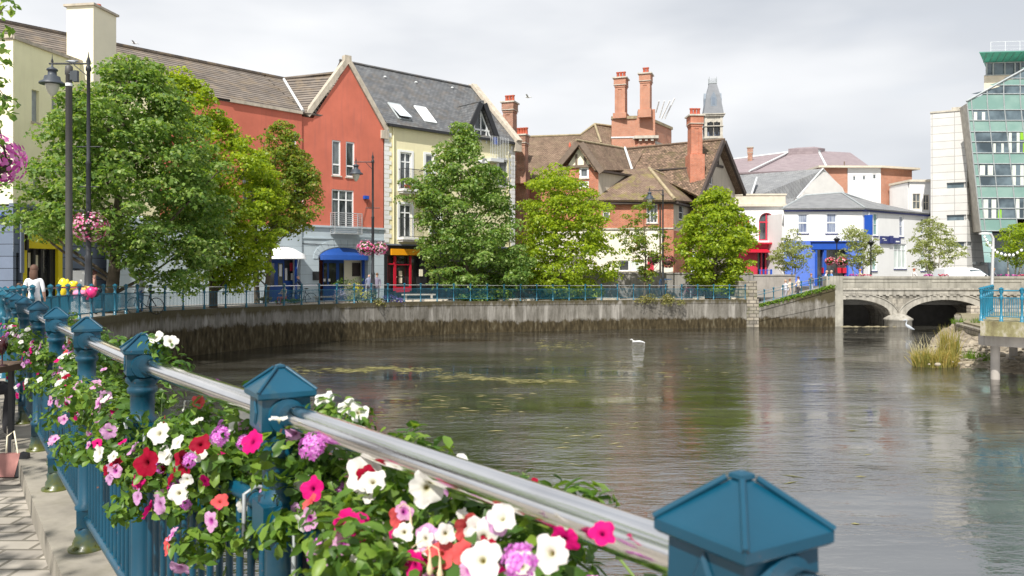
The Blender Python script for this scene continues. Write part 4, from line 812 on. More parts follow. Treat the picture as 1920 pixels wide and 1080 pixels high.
# (c) half timbered dormer gable
dp = Pl((at(1095, 0, 63).x, 63.0), (1, -.35)); zd = hz(265, 63); da = dp.p(dp.U(1089), zd); bk = V((.95, 1)).normalized()
dL = dp.p(dp.U(1054), hz(309, 64)); dR = dp.p(dp.U(1127), hz(319, 62.3)); f0 = -.6
m = MB(); ridge_b = at(1170, 279, 69.5)
m.slab([da + V3(bk, f0), ridge_b, at(1183, 319, 67.5), dR + V3(bk, f0)], .16); m.slab([da + V3(bk, f0), ridge_b, at(1100, 318, 72) , dL + V3(bk, f0)], .16); m.build('dormer_roof', OLDTILE, VIL)
m = MB(); m.tube([da + V3(bk, f0) + V((0, 0, .05)), ridge_b + V((0, 0, .05))], .10, 6); m.build('ridge_tiles', M('lichen_tile'), VIL)
m = MB(); m.tube([ridge_b + V((.05, -.1, .1)), at(1185, 320, 67.3) + V((0, 0, .1))], .11, 5); m.build('lead_flashing', M('lead'), VIL)
m = MB(); ul, ur = dp.U(1062), dp.U(1122); ucm = dp.U(1089); hw = [hpx(dp, 1086, 313, 1104, 334), hpx(dp, 1086, 339, 1104, 352)]
wall(m, dp, [(ul, dL.z - .3), (ur, dL.z - .3)], 2.6, hw, rev=.15); m.build('wall', BRICK, VIL)
for h in hw: window(dp, h, VIL, cols=1, rows=(1,), fw=.16)
m = MB(); wall(m, dp, [(ul, dL.z - .29), (ucm, zd - .3), (ur, dL.z - .29)], dL.z - .3, []); m.build('gable_wall', M('pale_cream'), VIL)
m = MB(); m.ob(dp, ul, ur, dL.z - .35, dL.z - .15, .02, .12)
for k in (-1.0, -.35, .35, 1.0): m.ob(dp, ucm + k - .08, ucm + k + .08, dL.z - .15, zd - .55 - abs(k) * 1.3, .02, .10)
m.build('timber_framing', M('brown_timber'), VIL)
m = MB(); verge(m, dL + V((0, 0, -.34)), da + V((0, 0, -.34)), .2, .42, .62, dp.n); verge(m, dR + V((0, 0, -.34)), da + V((0, 0, -.34)), .2, .42, .62, dp.n); m.build('barge_board', M('brown_timber'), VIL)
ds = Pl(tuple(dp.p(ur, 0))[:2], (bk.x, bk.y)); m = MB(); m.ob(ds, 0, 5.5, 5.5, dR.z - .1, -.3, 0); m.build('side_wall', M('beige_render'), VIL)
m = MB(); m.ob(ds, -.4, 5.2, dR.z - .12, dR.z + .03, -.1, .35); m.build('gutter', M('dark_timber'), VIL)
# (d) rear roofs
m = MB(); m.slab([at(930, 335, 70), at(1180, 332, 70), at(1116, 254, 75), at(1090, 253.5, 75), at(930, 259, 75)], .2)
m.slab([at(1090, 253.5, 75), at(1135, 300, 72.5), at(1170, 262, 78), at(1150, 238, 78.2), at(1115, 233, 77.5)], .2); m.build('rear_roof', OLDTILE, VIL)
m = MB(); m.tube([at(930, 258.5, 75), at(1088, 253, 75), at(1115, 232.5, 77.4), at(1150, 237, 78)], .12, 6); m.tube([at(1115, 232.5, 77.4), at(1127, 268, 74)], .12, 6); m.build('ridge_tiles', M('lichen_tile'), VIL)
m = MB(); m.slab([at(1135, 300, 74.5), at(1210, 300, 74), at(1205, 270, 76), at(1142, 272, 77)], .15); m.slab([at(1140, 276, 75), at(1140, 320, 70), at(1185, 320, 68.5), at(1210, 278, 72)], .15); m.build('rear_roof', OLDTILE, VIL)
m = MB(); m.ob(Pl((at(930, 0, 70.5).x, 70.5), (1, 0)), 0, 12, 2.4, hz(334, 70.5), -5, 0); m.build('rear_wall', BRICK, VIL)
m = MB(); q = at(1068.5, 298, 71.5); m.tube([q, q + V((0, 0, 1.1))], .05, 6); m.lathe([(.12, 0), (.10, .2), (.02, .42)], q + V((0, 0, 1.1)), 8); m.build('roof_vent', M('terracotta'), VIL)
# brick parapet block with two tall chimneys
pb = Pl((at(1148, 0, 75).x, 75.5), (1, -.12)); zp0, zp1 = hz(258, 75), hz(222, 75); WB = pb.U(1194)
m = MB(); m.ob(pb, 0, WB, zp0 - 1, zp1, -4, 0); pr = Pl(tuple(pb.p(WB + .1, 0, .12))[:2], (.62, 1)); pl2 = Pl(tuple(pb.p(WB + .1, 0, .12))[:2], (1, -.12))
UR = pr.U(1259); m.ob(pr, 0, UR, hz(258, 76), hz(224, 77), -.6, 0); m.ob(pl2, 0, 1.6, hz(300, 75), hz(205, 75), -1.4, 0); m.build('parapet_wall', BRICKO, VIL)
m = MB(); m.ob(pb, -.05, WB, zp1 + .003, zp1 + .28, -.5, .12); m.ob(pr, 2.2, UR + .1, hz(224, 77) + .003, hz(224, 77) + .28, -.7, .12); m.build('coping', M('lichen_tile'), VIL)
m = MB(); zc_ = hz(258, 75.5); m.ob(pl2, -.35, 1.9, zc_ - .2, zc_ + .06, -1.6, .35); m.ob(pr, -.1, UR + .2, zc_ - .2, zc_ + .06, -.6, .35)
for k in range(10): m.ob(pr, .2 + k * .62, .5 + k * .62, zc_ - .42, zc_ - .2, -.1, .25)
for k in range(3): m.ob(pl2, .1 + k * .55, .35 + k * .55, zc_ - .42, zc_ - .2, -.1, .25)
m.build('cornice', M('light_stone'), VIL)
m = MB(); m.ob(pr, 0, UR - .3, zc_ - 2.6, zc_ - .4, -.6, -.02); m.ob(pl2, .15, 1.5, zc_ - 2.2, zc_ - .4, -1.2, -.02); m.build('brick_pier', BRICK, VIL)
m = MB(); m.ob(pb, -.05, WB, zp0 + .02, zp0 + .16, -.3, .06); m.build('lead_flashing', M('lead'), VIL)
def chimney(root, x0, x1, ytop, ymid, ybase, Y, pots=3, d=(1, -.35), rat=1.5, brick=None, low=True):
    px = (x0 + x1) / 2; k = Y / FPX; W = (x1 - x0) * k / 1.3; D = W * rat * .8; d = V(d).normalized(); c = at(px, 0, Y); a = math.atan2(d.y, d.x)
    zt, zm, zb = hz(ytop, Y), hz(ymid, Y), hz(ybase, Y); m = MB()
    bx = lambda s, z0, z1, mi=0: m.box((c.x, c.y, (z0 + z1) / 2), (W * s, D * s, z1 - z0), a, mi)
    if low: bx(1.12, zb, zm)
    bx(.78, zm if low else zb, zt - 1.15)
    for s in (-1, 1):                                 # canted ribs give the shaft its moulded plan
        m.box((c.x + s * d.x * W * .30, c.y + s * d.y * W * .30, ((zm if low else zb) + zt - 1.15) / 2), (W * .26, D * .86, zt - 1.15 - (zm if low else zb)), a)
    bx(.84, zt - 1.15, zt - .95); bx(.92, zt - .95, zt - .78); bx(1.0, zt - .78, zt - .12)
    f = m.build('chimney', brick or BRICK, root)
    m = MB(); m.box((c.x, c.y, zt - .06), (W * 1.22, D * 1.16, .12), a); m.box((c.x, c.y, zt - .74), (W * 1.06, D * 1.04, .06), a)
    m.build('cap_slab', M('light_stone'), f)
    for i in range(pots):
        o = (i - (pots - 1) / 2) * D * .28; q = V((c.x - d.y * o, c.y + d.x * o, zt)) if D > W else V((c.x + d.x * o, c.y + d.y * o, zt))
        q = V((c.x + d.x * (i - (pots - 1) / 2) * W * .27, c.y + d.y * (i - (pots - 1) / 2) * W * .27, zt))
        m = MB(); m.lathe([(.15, 0), (.135, .12), (.125, .48), (.17, .52), (.17, .6)], q, 10); m.build('chimney_pot', M('terracotta'), f)
chimney(VIL, 1150, 1179, 147, 214, 224, 75.8, 3, brick=BRICKO); chimney(VIL, 1197, 1225, 139, 207, 222, 74.9, 2, brick=BRICKO)
chimney(VIL, 1287, 1319, 217, 291, 366, 66.0, 3, d=(1, .05))
chimney(VIL, 941, 971, 192, 236, 300, 69, 3, brick=BRICK2, low=False); chimney(VIL, 967, 992, 253, 322, 345, 67.5, 4, brick=BRICK2)
m = MB(); m.ob(Pl((at(968, 0, 68).x, 68.4), (1, -.2)), -.4, .9, 2.4, hz(338, 68), -1.5, 0); m.build('chimney_base', BRICK2, VIL)
for x0, y0, x1, y1 in ((1230, 207, 1236, 189), (1236, 217, 1246, 189), (1240, 219, 1256, 189), (1246, 219, 1265, 184)):
    m = MB(); m.tube([at(x0, y0 + 4, 80), at(x1, y1, 79)], .07, 6); tag(m.build('white_pole', M('white_paint')), 'slanting white pole behind the brick parapet and tall chimneys', 'pole', 'slanting white poles behind the villa')

# ================================================================== tower with lantern
TW = thing('stone_tower', at(1336, 509, 150), 'pale stone clock tower with a steep lead roof and iron crown rising behind the villa', 'tower')
tc_ = at(1336, 300, 150); k = 150 / FPX
def sq(m, w0, z0, w1, z1, a=R(38)):
    vs = [(tc_.x + s * w * math.cos(a + b), tc_.y + s * w * math.sin(a + b), z) for w, z in ((w0, z0), (w1, z1)) for b, s in ((0, 1), (math.pi / 2, 1), (math.pi, 1), (3 * math.pi / 2, 1))]
    m.hexa(vs)
Z = lambda py: hz(py, 150)
m = MB(); sq(m, 2.2, 0, 2.2, Z(262)); sq(m, 2.25, Z(218), 2.25, Z(214)); m.build('shaft', M('light_stone'), TW)
m = MB(); 
for w0, y0, y1 in ((2.45, 262, 258), (2.7, 275, 271), (2.7, 221, 218), (2.95, 218, 216.5), (2.55, 240, 238.5)): sq(m, w0, Z(y0), w0, Z(y1))
for b in range(4):
    aa = R(38) + b * math.pi / 2
    for f in (.0,): m.box((tc_.x + 2.0 * math.cos(aa), tc_.y + 2.0 * math.sin(aa), (Z(258) + Z(221)) / 2), (.45, .45, Z(221) - Z(258)), aa + math.pi / 4)
    am = aa + math.pi / 4
    for s in (-.38, .38): m.box((tc_.x + 1.42 * math.cos(am) - s * 0 * math.sin(am), tc_.y + 1.42 * math.sin(am), (Z(258) + Z(221)) / 2), (.25, .2, Z(221) - Z(258)), am)
sq(m, 2.2, Z(232), 2.2, Z(221)); m.build('belfry', M('light_stone'), TW)
m = MB(); sq(m, 1.5, Z(258), 1.5, Z(225)); m.build('belfry_core', M('slate_blue_render'), TW)
m = MB()
for b in range(4):
    am = R(38) + (b + .5) * math.pi / 2
    for s in (-.55, .55):
        m.box((tc_.x + 1.60 * math.cos(am) - s * math.sin(am), tc_.y + 1.60 * math.sin(am) + s * math.cos(am), (Z(254) + Z(234)) / 2), (.05, .62, Z(234) - Z(254)), am)
        m.tube([(tc_.x + 1.56 * math.cos(am) - s * math.sin(am), tc_.y + 1.56 * math.sin(am) + s * math.cos(am), Z(234)), (tc_.x + 1.64 * math.cos(am) - s * math.sin(am), tc_.y + 1.64 * math.sin(am) + s * math.cos(am), Z(234))], .31, 12)
m.build('belfry_opening', M('dark_gap'), TW)
m = MB(); sq(m, 2.6, Z(216.5), 1.75, Z(180)); sq(m, 1.75, Z(180), .95, Z(158)); m.build('roof', mat('tower_lead', (.19, .20, .22), .65, .12, 1), TW)
m = MB()
for b in range(4):
    am = R(38) + (b + .5) * math.pi / 2; ux, uy = -math.sin(am), math.cos(am); q = V((tc_.x + 1.62 * math.cos(am), tc_.y + 1.62 * math.sin(am), 0)); dpl = Pl((q.x, q.y), (-ux, -uy) if False else (ux, uy))
    c4 = lambda s, z: V((q.x + ux * s, q.y + uy * s, z)); bkv = V((-math.cos(am) * .9, -math.sin(am) * .9, 0))
    P5 = [c4(-.55, Z(202)), c4(.55, Z(202)), c4(.55, Z(186)), c4(0, Z(175)), c4(-.55, Z(186))]
    m.add(P5 + [p + bkv for p in P5], [(0, 1, 2, 3, 4), (0, 5, 6, 1), (1, 6, 7, 2), (2, 7, 8, 3), (3, 8, 9, 4), (4, 9, 5, 0)])
    dm = MB(); dm.hexa([c4(-.24, Z(199)) + V((math.cos(am), math.sin(am), 0)) * e for e in (.03,)] + [c4(.24, Z(199)) + V((math.cos(am), math.sin(am), 0)) * .03, c4(.24, Z(199)), c4(-.24, Z(199)), c4(-.24, Z(186)) + V((math.cos(am), math.sin(am), 0)) * .03, c4(.24, Z(186)) + V((math.cos(am), math.sin(am), 0)) * .03, c4(.24, Z(186)), c4(-.24, Z(186))]); dm.build('louvre', M('lead_dark') if False else mat('louvre_blue', (.16, .20, .26), .6), TW)
m.build('roof_dormer', mat('lucarne', (.20, .24, .29), .6, .1), TW)
m = MB(); sq(m, 1.05, Z(158), 1.05, Z(156.5))
for b in range(4):
    for f in (0, .25, .5, .75):
        a0 = R(38) + b * math.pi / 2; p0 = V((math.cos(a0), math.sin(a0), 0)); p1 = V((math.cos(a0 + math.pi / 2), math.sin(a0 + math.pi / 2), 0)); q = V((tc_.x, tc_.y, Z(156))) + p0.lerp(p1, f) * .95; m.tube([q, q + V((0, 0, .75 + (.3 if f == 0 else 0)))], .04, 4)
m.build('iron_crown', M('lead_dark'), TW)

# ================================================================== buildings right of the villa
def prismhouse(): pass
# mauve hipped roof with ridge ventilator
MV = thing('mauve_roofed_hall', at(1500, 509, 100), 'large hall with a mauve slate hipped roof and a raised ridge ventilator', 'building')
m = MB(); m.slab([at(1350, 324, 92), at(1550, 320, 90), at(1533, 287, 104), at(1478, 290, 104)] if False else [at(1340, 325, 92), at(1552, 318, 90), at(1534, 283, 103), at(1478, 286, 103), at(1360, 301, 110)], .2)
m.slab([at(1552, 318, 90), at(1628, 310, 100), at(1594, 286, 108), at(1534, 283, 103)], .2); m.build('roof', MAUVE, MV)
m = MB(); m.tube([at(1552, 317, 89.9), at(1534, 282.5, 103)], .16, 5); m.tube([at(1405, 321, 91.5), at(1478, 286, 102.8)], .13, 5); m.tube([at(1360, 300.5, 110), at(1478, 285.5, 103)], .13, 5); m.build('lead_flashing', M('lead'), MV)
m = MB(); a_, b_, c_, d_ = at(1478, 293, 101.5), at(1534, 292, 101), at(1547, 292, 104), at(1490, 294, 106); hh = V((0, 0, .95)); m.hexa([a_, b_, c_, d_, a_ + hh, b_ + hh, c_ + hh, d_ + hh]); m.build('ventilator', MAUVE, MV)
m = MB(); m.slab([a_ + hh, b_ + hh, at(1527, 275, 103), at(1493, 277, 103.5)], .08); m.slab([b_ + hh, c_ + hh, at(1527, 275, 103)], .08); m.build('ventilator_roof', MAUVE, MV)
m = MB(); q = Pl(tuple(b_)[:2], (c_.x - b_.x, c_.y - b_.y)); m.ob(q, .15, 1.2, b_.z + .15, b_.z + .8, .0, .05); m.build('louvre', M('lead_dark'), MV)
m = MB(); m.ob(Pl((at(1345, 0, 93).x, 93), (1, -.1)), 0, 17, 2.4, hz(322, 92), -9, 0); m.build('wall', M('white_render'), MV)
chimney(MV, 1400, 1413, 276, 300, 303, 104, 0, brick=BRICK2, low=False)
# brick and white flat roofed block
FR = thing('flat_roofed_block', at(1640, 509, 90), 'flat roofed block of orange brick and white render with three small windows', 'building')
fa = Pl((at(1552, 0, 88).x, 88.0), (1, .02)); zt2, zb2 = hz(315, 88), hz(365, 88)
u1_, u2_ = fa.U(1589), fa.U(1651); m = MB(); m.ob(fa, -1, u1_, 2.4, zt2, -6, 0); fb = Pl(tuple(fa.p(u2_, 0))[:2], (1, .38)); u3 = fb.U(1710); m.ob(fb, 0, u3, 2.4, zt2, -5, 0); m.build('brick_wall', BRICKO, FR)
hw3 = [hpx(fa, a, b, c, d) for a, b, c, d in ((1598, 329, 1605.5, 339.5), (1616, 328.5, 1624, 338.5), (1635.5, 326, 1643.5, 336.5))]
m = MB(); wall(m, fa, [(u1_, zt2), (u2_, zt2)], 2.4, hw3, n=.05); m.build('white_wall', M('white_render'), FR)
for h in hw3: window(fa, h, FR, cols=1, n=.05, sill=False, fw=.1)
m = MB(); m.ob(fa, -1.2, u2_ + .1, zt2 + .003, zt2 + .22, -6, .5); m.ob(fb, -.2, u3 + .7, zt2 + .003, zt2 + .22, -6, .5); m.build('roof_slab', M('pale_stone'), FR)
m = MB(); q = fa.p(fa.U(1598), zt2 + .2, -2); m.tube([q, q + V((0, 0, .8))], .07, 5); m.build('flue', M('brown_timber'), FR)
# low white block by the tower
LW = thing('white_flat_block', at(1722, 509, 84), 'small white flat roofed block squeezed between the brick block and the white tower', 'building')
lp = Pl((at(1705, 0, 84).x, 84.0), (1, .05)); m = MB(); hl = [hpx(lp, 1711, 363, 1726, 392), hpx(lp, 1731, 365, 1742, 394)]; wall(m, lp, [(0, hz(341, 84)), (5, hz(341, 84))], 2.4, hl); m.ob(lp, 0, 5, 2.4, hz(342, 84), -4, -.3); m.build('wall', M('white_render'), LW)
for h in hl: window(lp, h, LW, cols=2, rows=(1, 1), frame='pale_stone', sill=False)
m = MB(); m.ob(lp, -.1, 5, hz(341, 84), hz(337, 84), -4, .2); m.slab([lp.p(.6, hz(337, 84), -1), lp.p(5, hz(337, 84), -1), lp.p(5, hz(333, 84) + .3, -3), lp.p(1.5, hz(333, 84), -3)], .1); m.build('roof', M('pale_stone'), LW)
# grey gabled building behind
GH = thing('slate_roofed_house', at(1480, 509, 84), 'house with a long grey slate roof and a pale rendered gable behind the white shops', 'house')
ga = at(1543, 316, 84); gl = at(1494, 372, 82.5); gr_ = at(1573, 348, 88); rl = at(1366, 330, 92); 
m = MB(); m.slab([at(1370, 384, 80), at(1480, 388, 79), gl + V((-.2, 0, 0)), ga, rl], .15); m.slab([at(1366, 372, 79.6), at(1408, 373, 79.4), at(1420, 332.5, 84.8), at(1366, 332, 85)], .15); m.build('roof', SLATE2, GH)
m = MB(); m.poly(at(1490, 400, 82.4), at(1600, 400, 85), at(1580, 352, 85), ga + V((.1, .2, -.05)), at(1508, 358, 82.6)); m.build('gable_wall', mat('pale_gable', (.55, .54, .52), .9, .06), GH)
m = MB(); m.tube([ga, gl], .10, 4); m.tube([ga, at(1574, 350, 86)], .10, 4); m.tube([at(1419, 333, 84.7), at(1406, 374, 79.3)], .12, 4); m.split('verge', M('lead'), GH)
m = MB(); m.ob(Pl((at(1360, 0, 81).x, 81), (1, 0)), 0, 12, 2.4, hz(384, 81), -6, 0); m.build('wall', M('white_render'), GH)
# white parapet building with red arched window
WP = thing('white_parapet_shop', at(1430, 509, 76), 'white rendered shop with a stone parapet, arched red window and red shopfront', 'shop')
wp = Pl((at(1378, 0, 76).x, 76.0), (1, -.03)); uw = wp.U(1469.5); AW = arch(wp.U(1423), wp.U(1452.5), hz(451, 76), hz(414, 76), hz(399, 76), 14); AW2 = arch(wp.U(1380), wp.U(1405), hz(451, 76), hz(414, 76), hz(401, 76), 14)
zsb = hz(455, 76); m = MB(); wall(m, wp, [(-.5, hz(386, 76)), (uw, hz(386, 76))], zsb, [AW2, AW], rev=.25); m.build('wall', M('white_render'), WP)
m = MB(); m.ob(wp, -.5, uw + .25, hz(387.5, 76), hz(383, 76), -.3, .28); m.ob(wp, -.5, uw + .25, hz(366.5, 76), hz(363.5, 76), -.35, .12); m.ob(wp, -.5, uw + .15, hz(383, 76), hz(366.5, 76), -.3, .05)
m.build('parapet', M('pale_stone'), WP)
for A_ in (AW, AW2):
    window(wp, A_, WP, frame='crimson_paint', cols=2, rows=(2, 1), dep=.22, glass='window_glass', sill=False, bar=.13, fw=.12)
m = MB(); uc = (AW['u0'] + AW['u1']) / 2; rr = (AW['u1'] - AW['u0']) / 2; m.tube([wp.p(uc + (rr - .06) * math.cos(t_), hz(414, 76) + .72 * math.sin(t_), -.17) for t_ in np.linspace(math.pi, 0, 14)], .06, 5); m.build('arch_frame', M('crimson_paint'), WP)
m = MB(); wall(m, wp, [(-.5, zsb), (uw, zsb)], 2.5, [hole(wp.U(1418), wp.U(1456), 2.6, hz(472, 76))], rev=.4); m.build('shopfront', M('crimson_paint'), WP)
m = MB(); m.ob(wp, wp.U(1398), wp.U(1463), hz(458, 76), hz(455, 76), .0, .6); m.ob(wp, wp.U(1398), wp.U(1440), hz(474, 76), hz(472, 76), .0, 1.0); m.slab([wp.p(wp.U(1398), hz(473, 76), 1.0), wp.p(wp.U(1440), hz(473, 76), 1.0), wp.p(wp.U(1436), hz(466, 76), .05), wp.p(wp.U(1404), hz(466, 76), .05)], .08); m.build('canopy', M('red_paint'), WP)
m = MB(); m.ob(wp, wp.U(1418), wp.U(1456), 2.6, hz(473, 76), -.6, -.35); m.build('shop_window', M('shop_glass'), WP)
m = MB(); [m.ob(wp, wp.U(a), wp.U(a) + .14, 2.6, hz(473, 76), -.3, -.1) for a in (1418, 1427, 1435, 1441, 1453)]; m.split('shopfront_frame', M('crimson_paint'), WP)
m = MB(); [m.ob(wp, wp.U(a), wp.U(b), 2.7, hz(505, 76), .5, .6) for a, b in ((1421, 1423), (1427, 1430), (1434, 1436), (1441, 1445), (1449, 1451))]; m.ob(wp, wp.U(1419), wp.U(1453), hz(507, 76), hz(506, 76), .5, .6); m.build('blue_rail', M('blue_paint'), WP)
# white corner building with blue trim
WC = thing('white_corner_building', at(1617, 509, 72), 'white corner building with dark blue trim, slate hipped roof and blue shopfront', 'building')
cn = at(1617, 0, 72.5); fa2 = Pl((cn.x, cn.y), (1, -.035)); sd = Pl((cn.x, cn.y), (1.42, 1)); uF = fa2.U(1469.8); uS = sd.U(1741); zev = hz(390.5, 72.5); zbl = 2.35
wf = [hpx(fa2, 1495, 400, 1515.5, 437.5), hpx(fa2, 1548.5, 399, 1569.5, 437.5)]
m = MB(); wall(m, fa2, [(uF, zev), (0, zev)], hz(452, 73), wf, rev=.15); m.build('wall', M('white_render'), WC)
for h in wf: window(fa2, h, WC, cols=1, rows=(1.1, 1), glass='curtained_glass', sillmat='navy_paint', fw=.12, bar=.12)
wside = [hpx(sd, 1637, 399, 1646, 442), hpx(sd, 1686, 404, 1694, 444), hpx(sd, 1726, 408, 1733, 440), hpx(sd, 1635, 466, 1644, 508), hpx(sd, 1676, 457, 1699, 504), hpx(sd, 1726, 466, 1736, 508)]
m = MB(); wall(m, sd, [(0, zev), (uS, zev)], zbl, wside, rev=.15); m.build('side_wall', M('white_render'), WC)
for i, h in enumerate(wside): window(sd, h, WC, cols=3 if i == 4 else 1, rows=(3, 1) if i == 4 else (1, 1), glass='teal_glass' if i in (0, 3) else 'pale_glass' if i in (4, 5) else 'curtained_glass', sillmat='navy_paint', fw=.14 if i != 4 else .08)
m = MB(); m.ob(fa2, uF, .25, zev - .28, zev - .02, -.1, .22); m.ob(sd, -.2, uS, zev - .28, zev - .02, -.1, .22); m.build('blue_eaves_band', M('navy_paint'), WC)
E0, E1, E2 = fa2.p(uF - .2, zev, .3), V((cn.x, cn.y - .45, zev)), sd.p(uS + .2, zev, .3); rz_ = hz(362, 79.5); RR = at(1578, 362, 79.8); RLf = at(1509, 367, 80.2); 
RS = V((E2.x - 3.4, E2.y + 4.6, rz_ - .8))
m = MB(); m.slab([E0, E1, RR, RLf], .15); m.slab([E1, E2, RS, RR], .15); m.build('roof', SLATE2, WC)
m = MB(); m.tube([E1 + V((0, 0, .05)), RR + V((0, 0, .05))], .08, 5); m.tube([E0, RLf], .12, 5); m.tube([RLf + V((0, 0, .04)), RR + V((0, 0, .04))], .1, 5); m.tube([RR + V((0, 0, .05)), RS + V((0, 0, .05))], .1, 5); m.build('hip_flashing', M('lead_dark'), WC)
m = MB(); YF = 73; hs2 = [hole(fa2.U(1531), fa2.U(1543), zbl, hz(466, YF)), hole(fa2.U(1549), fa2.U(1586), zbl + .8, hz(468, YF))]; wall(m, fa2, [(uF, hz(452, YF)), (-.02, hz(452, YF))], zbl, hs2, n=.06, rev=.35); m.build('shopfront', M('sky_blue_paint'), WC)
m = MB(); m.ob(fa2, fa2.U(1521), fa2.U(1596), hz(468, YF), hz(454.5, YF), .08, .26); m.ob(fa2, fa2.U(1519), fa2.U(1598), hz(454, YF), hz(452.5, YF), .07, .40); [m.ob(fa2, fa2.U(a), fa2.U(b), zbl, hz(469, YF), .08, .2) for a, b in ((1527.5, 1531), (1543.5, 1548), (1586, 1589))]; m.build('fascia', M('blue_paint'), WC)
m = MB(); m.ob(fa2, fa2.U(1530), fa2.U(1544), zbl, hz(467, YF), -.5, -.3); m.ob(fa2, fa2.U(1549), fa2.U(1586), zbl + .8, hz(468, YF), -.4, -.28); m.build('shop_window', M('shop_glass'), WC)
m = MB(); [m.ob(fa2, fa2.U(a), fa2.U(b), hz(512, YF), hz(502, YF), -.27, .15) for a, b in ((1542, 1547), (1569, 1576), (1579, 1586))]; m.split('red_panel', M('red_paint'), WC)
m = MB(); m.ob(sd, .25, .42, hz(441, 73), hz(404, 73), .03, .75); m.build('hanging_sign', M('blue_paint'), WC)
m = MB(); ys = sd.Y(1660); m.ob(sd, sd.U(1649), sd.U(1671), hz(457, ys), hz(443, ys), .03, .18); m.ob(sd, sd.U(1664), sd.U(1670.5), hz(456, ys), hz(442, ys), .19, .26); m.ob(sd, sd.U(1673), sd.U(1685.5), hz(457, ys + 1), hz(446, ys + 1), .03, .18); sg_ = m.build('wall_sign', M('navy_paint'), WC)
m = MB(); [m.ob(sd, sd.U(a), sd.U(b), hz(d, ys), hz(c, ys), .181, .195) for a, b, c, d in ((1676, 1683, 451, 453.5), (1651, 1656, 447, 448.5), (1654, 1659, 450, 451.2))]; m.build('sign_mark', M('white_paint'), sg_)
m = MB(); m.tube([sd.p(.8, zev - .1, .15), sd.p(.8, zbl, .15)], .05, 6); m.tube([sd.p(uS - .1, zev - .1, .1), sd.p(uS - .1, zbl, .1)], .05, 6); m.build('downpipe', M('white_paint'), WC)
m = MB(); m.prism([tuple(fa2.p(uF + .1, 0, -.9))[:2], (cn.x - .2, cn.y + .9), tuple(sd.p(uS - .1, 0, -.9))[:2], (E2.x - 3, E2.y + 8), (cn.x - 9, 83)], 2.3, zev - .4); m.build('inner_wall', M('white_render'), WC)

# ================================================================== white stone tower and glass building
WT = thing('white_stone_tower', at(1790, 509, 78), 'white stone clad block with slit windows beside the leaning glass facade', 'building')
tp = Pl((at(1815, 0, 76).x, 76.0), (1.3, 1)); tf = Pl((at(1813, 0, 76).x, 76.0), (1.8, -1.0)); 
cor = at(1813, 0, 76); tfL = Pl((cor.x, cor.y), (1.8, -1.0)); uLT = tfL.U(1745); ztl = hz(207, 76)
slit = [dict(y0=341, y1=352), dict(y0=402, y1=413), dict(y0=453, y1=463)]
cb = at(1806, 0, 76)
hsl = [hole(tfL.U(1775), -.001, hz(s['y1'], 76), hz(s['y0'], 76)) for s in slit]
m = MB(); wall(m, tfL, [(uLT, ztl - .0), (-.0, ztl)], 2.3, [hole(tfL.U(1775), -.05, h['z0'], h['top'][0][1]) for h in hsl], rev=.3); m.build('wall', PANEL, WT)
tr = Pl((cor.x, cor.y), (1.5, 1)); m = MB(); wall(m, tr, [(0, ztl), (6, ztl)], 2.3, [hole(.05, .95, h['z0'], h['top'][0][1]) for h in hsl], rev=.3); m.build('side_wall', PANEL, WT)
for h in hsl: 
    q = hole(tfL.U(1775), -.05, h['z0'], h['top'][0][1]); window(tfL, q, WT, frame='lead_dark', glass='dark_green_glass', cols=1, sill=False, dep=.2, fw=.04)
    q = hole(.05, .95, h['z0'], h['top'][0][1]); window(tr, q, WT, frame='lead_dark', glass='dark_green_glass', cols=1, sill=False, dep=.2, fw=.04)
m = MB(); m.ob(tfL, uLT - .05, .05, ztl + .003, ztl + .16, -.5, .08); m.ob(tfL, tfL.U(1784), .05, ztl + .17, ztl + .42, -.5, -.1); m.build('coping', M('light_stone'), WT)
m = MB(); m.prism([tuple(tfL.p(uLT, 0, -.1))[:2], tuple(tfL.p(0, 0, -.4))[:2], tuple(tr.p(6, 0, -.1))[:2], tuple(tfL.p(uLT, 0, -9))[:2]], 2.3, ztl - .1); m.build('core', M('white_render'), WT)
for a in (1824, 1839): m = MB(); q = tr.U(a); P = tr.p(q, hz(494, 78), .05); m.tube([P, P + tr.n * .3], .16, 10); m.build('wall_lamp', M('lead_dark'), WT)
# glass facade: a plane whose left edge leans outward to the top
GB = thing('glass_building', at(1880, 509, 74), 'modern building with a leaning green glass curtain wall and a green roof canopy', 'building')
gl_ = [(1813, 190), (1848, 500)]; GY = 73.5; gd = (1, -.10)
gpz = Pl((at(1813, 0, GY).x, GY), gd)
def gq(px, py, n=0): u_, z_ = gpz.uz(px, py, n); return gpz.p(u_, z_, n)
def edgex(y): return np.interp(y, [190, 455, 520], [1813, 1842, 1849])
rows = [(190, 206, 0), (206, 226, 1), (226, 247, 0), (247, 266, 2), (266, 287, 2), (287, 307, 0), (307, 330, 2), (330, 349, 2), (349, 371, 0), (371, 391, 2), (391, 410, 2), (410, 433, 0)]
colx = lambda y: [edgex(y), edgex(y) + 8, edgex(y) + 38, edgex(y) + 69, edgex(y) + 100, edgex(y) + 131, edgex(y) + 162]
glz = {0: 'green_panel', 1: 'dark_green_glass', 2: 'dark_green_glass'}
def roofy(px): return np.interp(px, [1813, 1920, 2000], [190, 130, 100])
panes = MB(); darkp = MB(); 
allr = [(100, 128, 0), (128, 147, 1), (147, 160, 0), (160, 176, 1), (176, 190, 0)] + rows
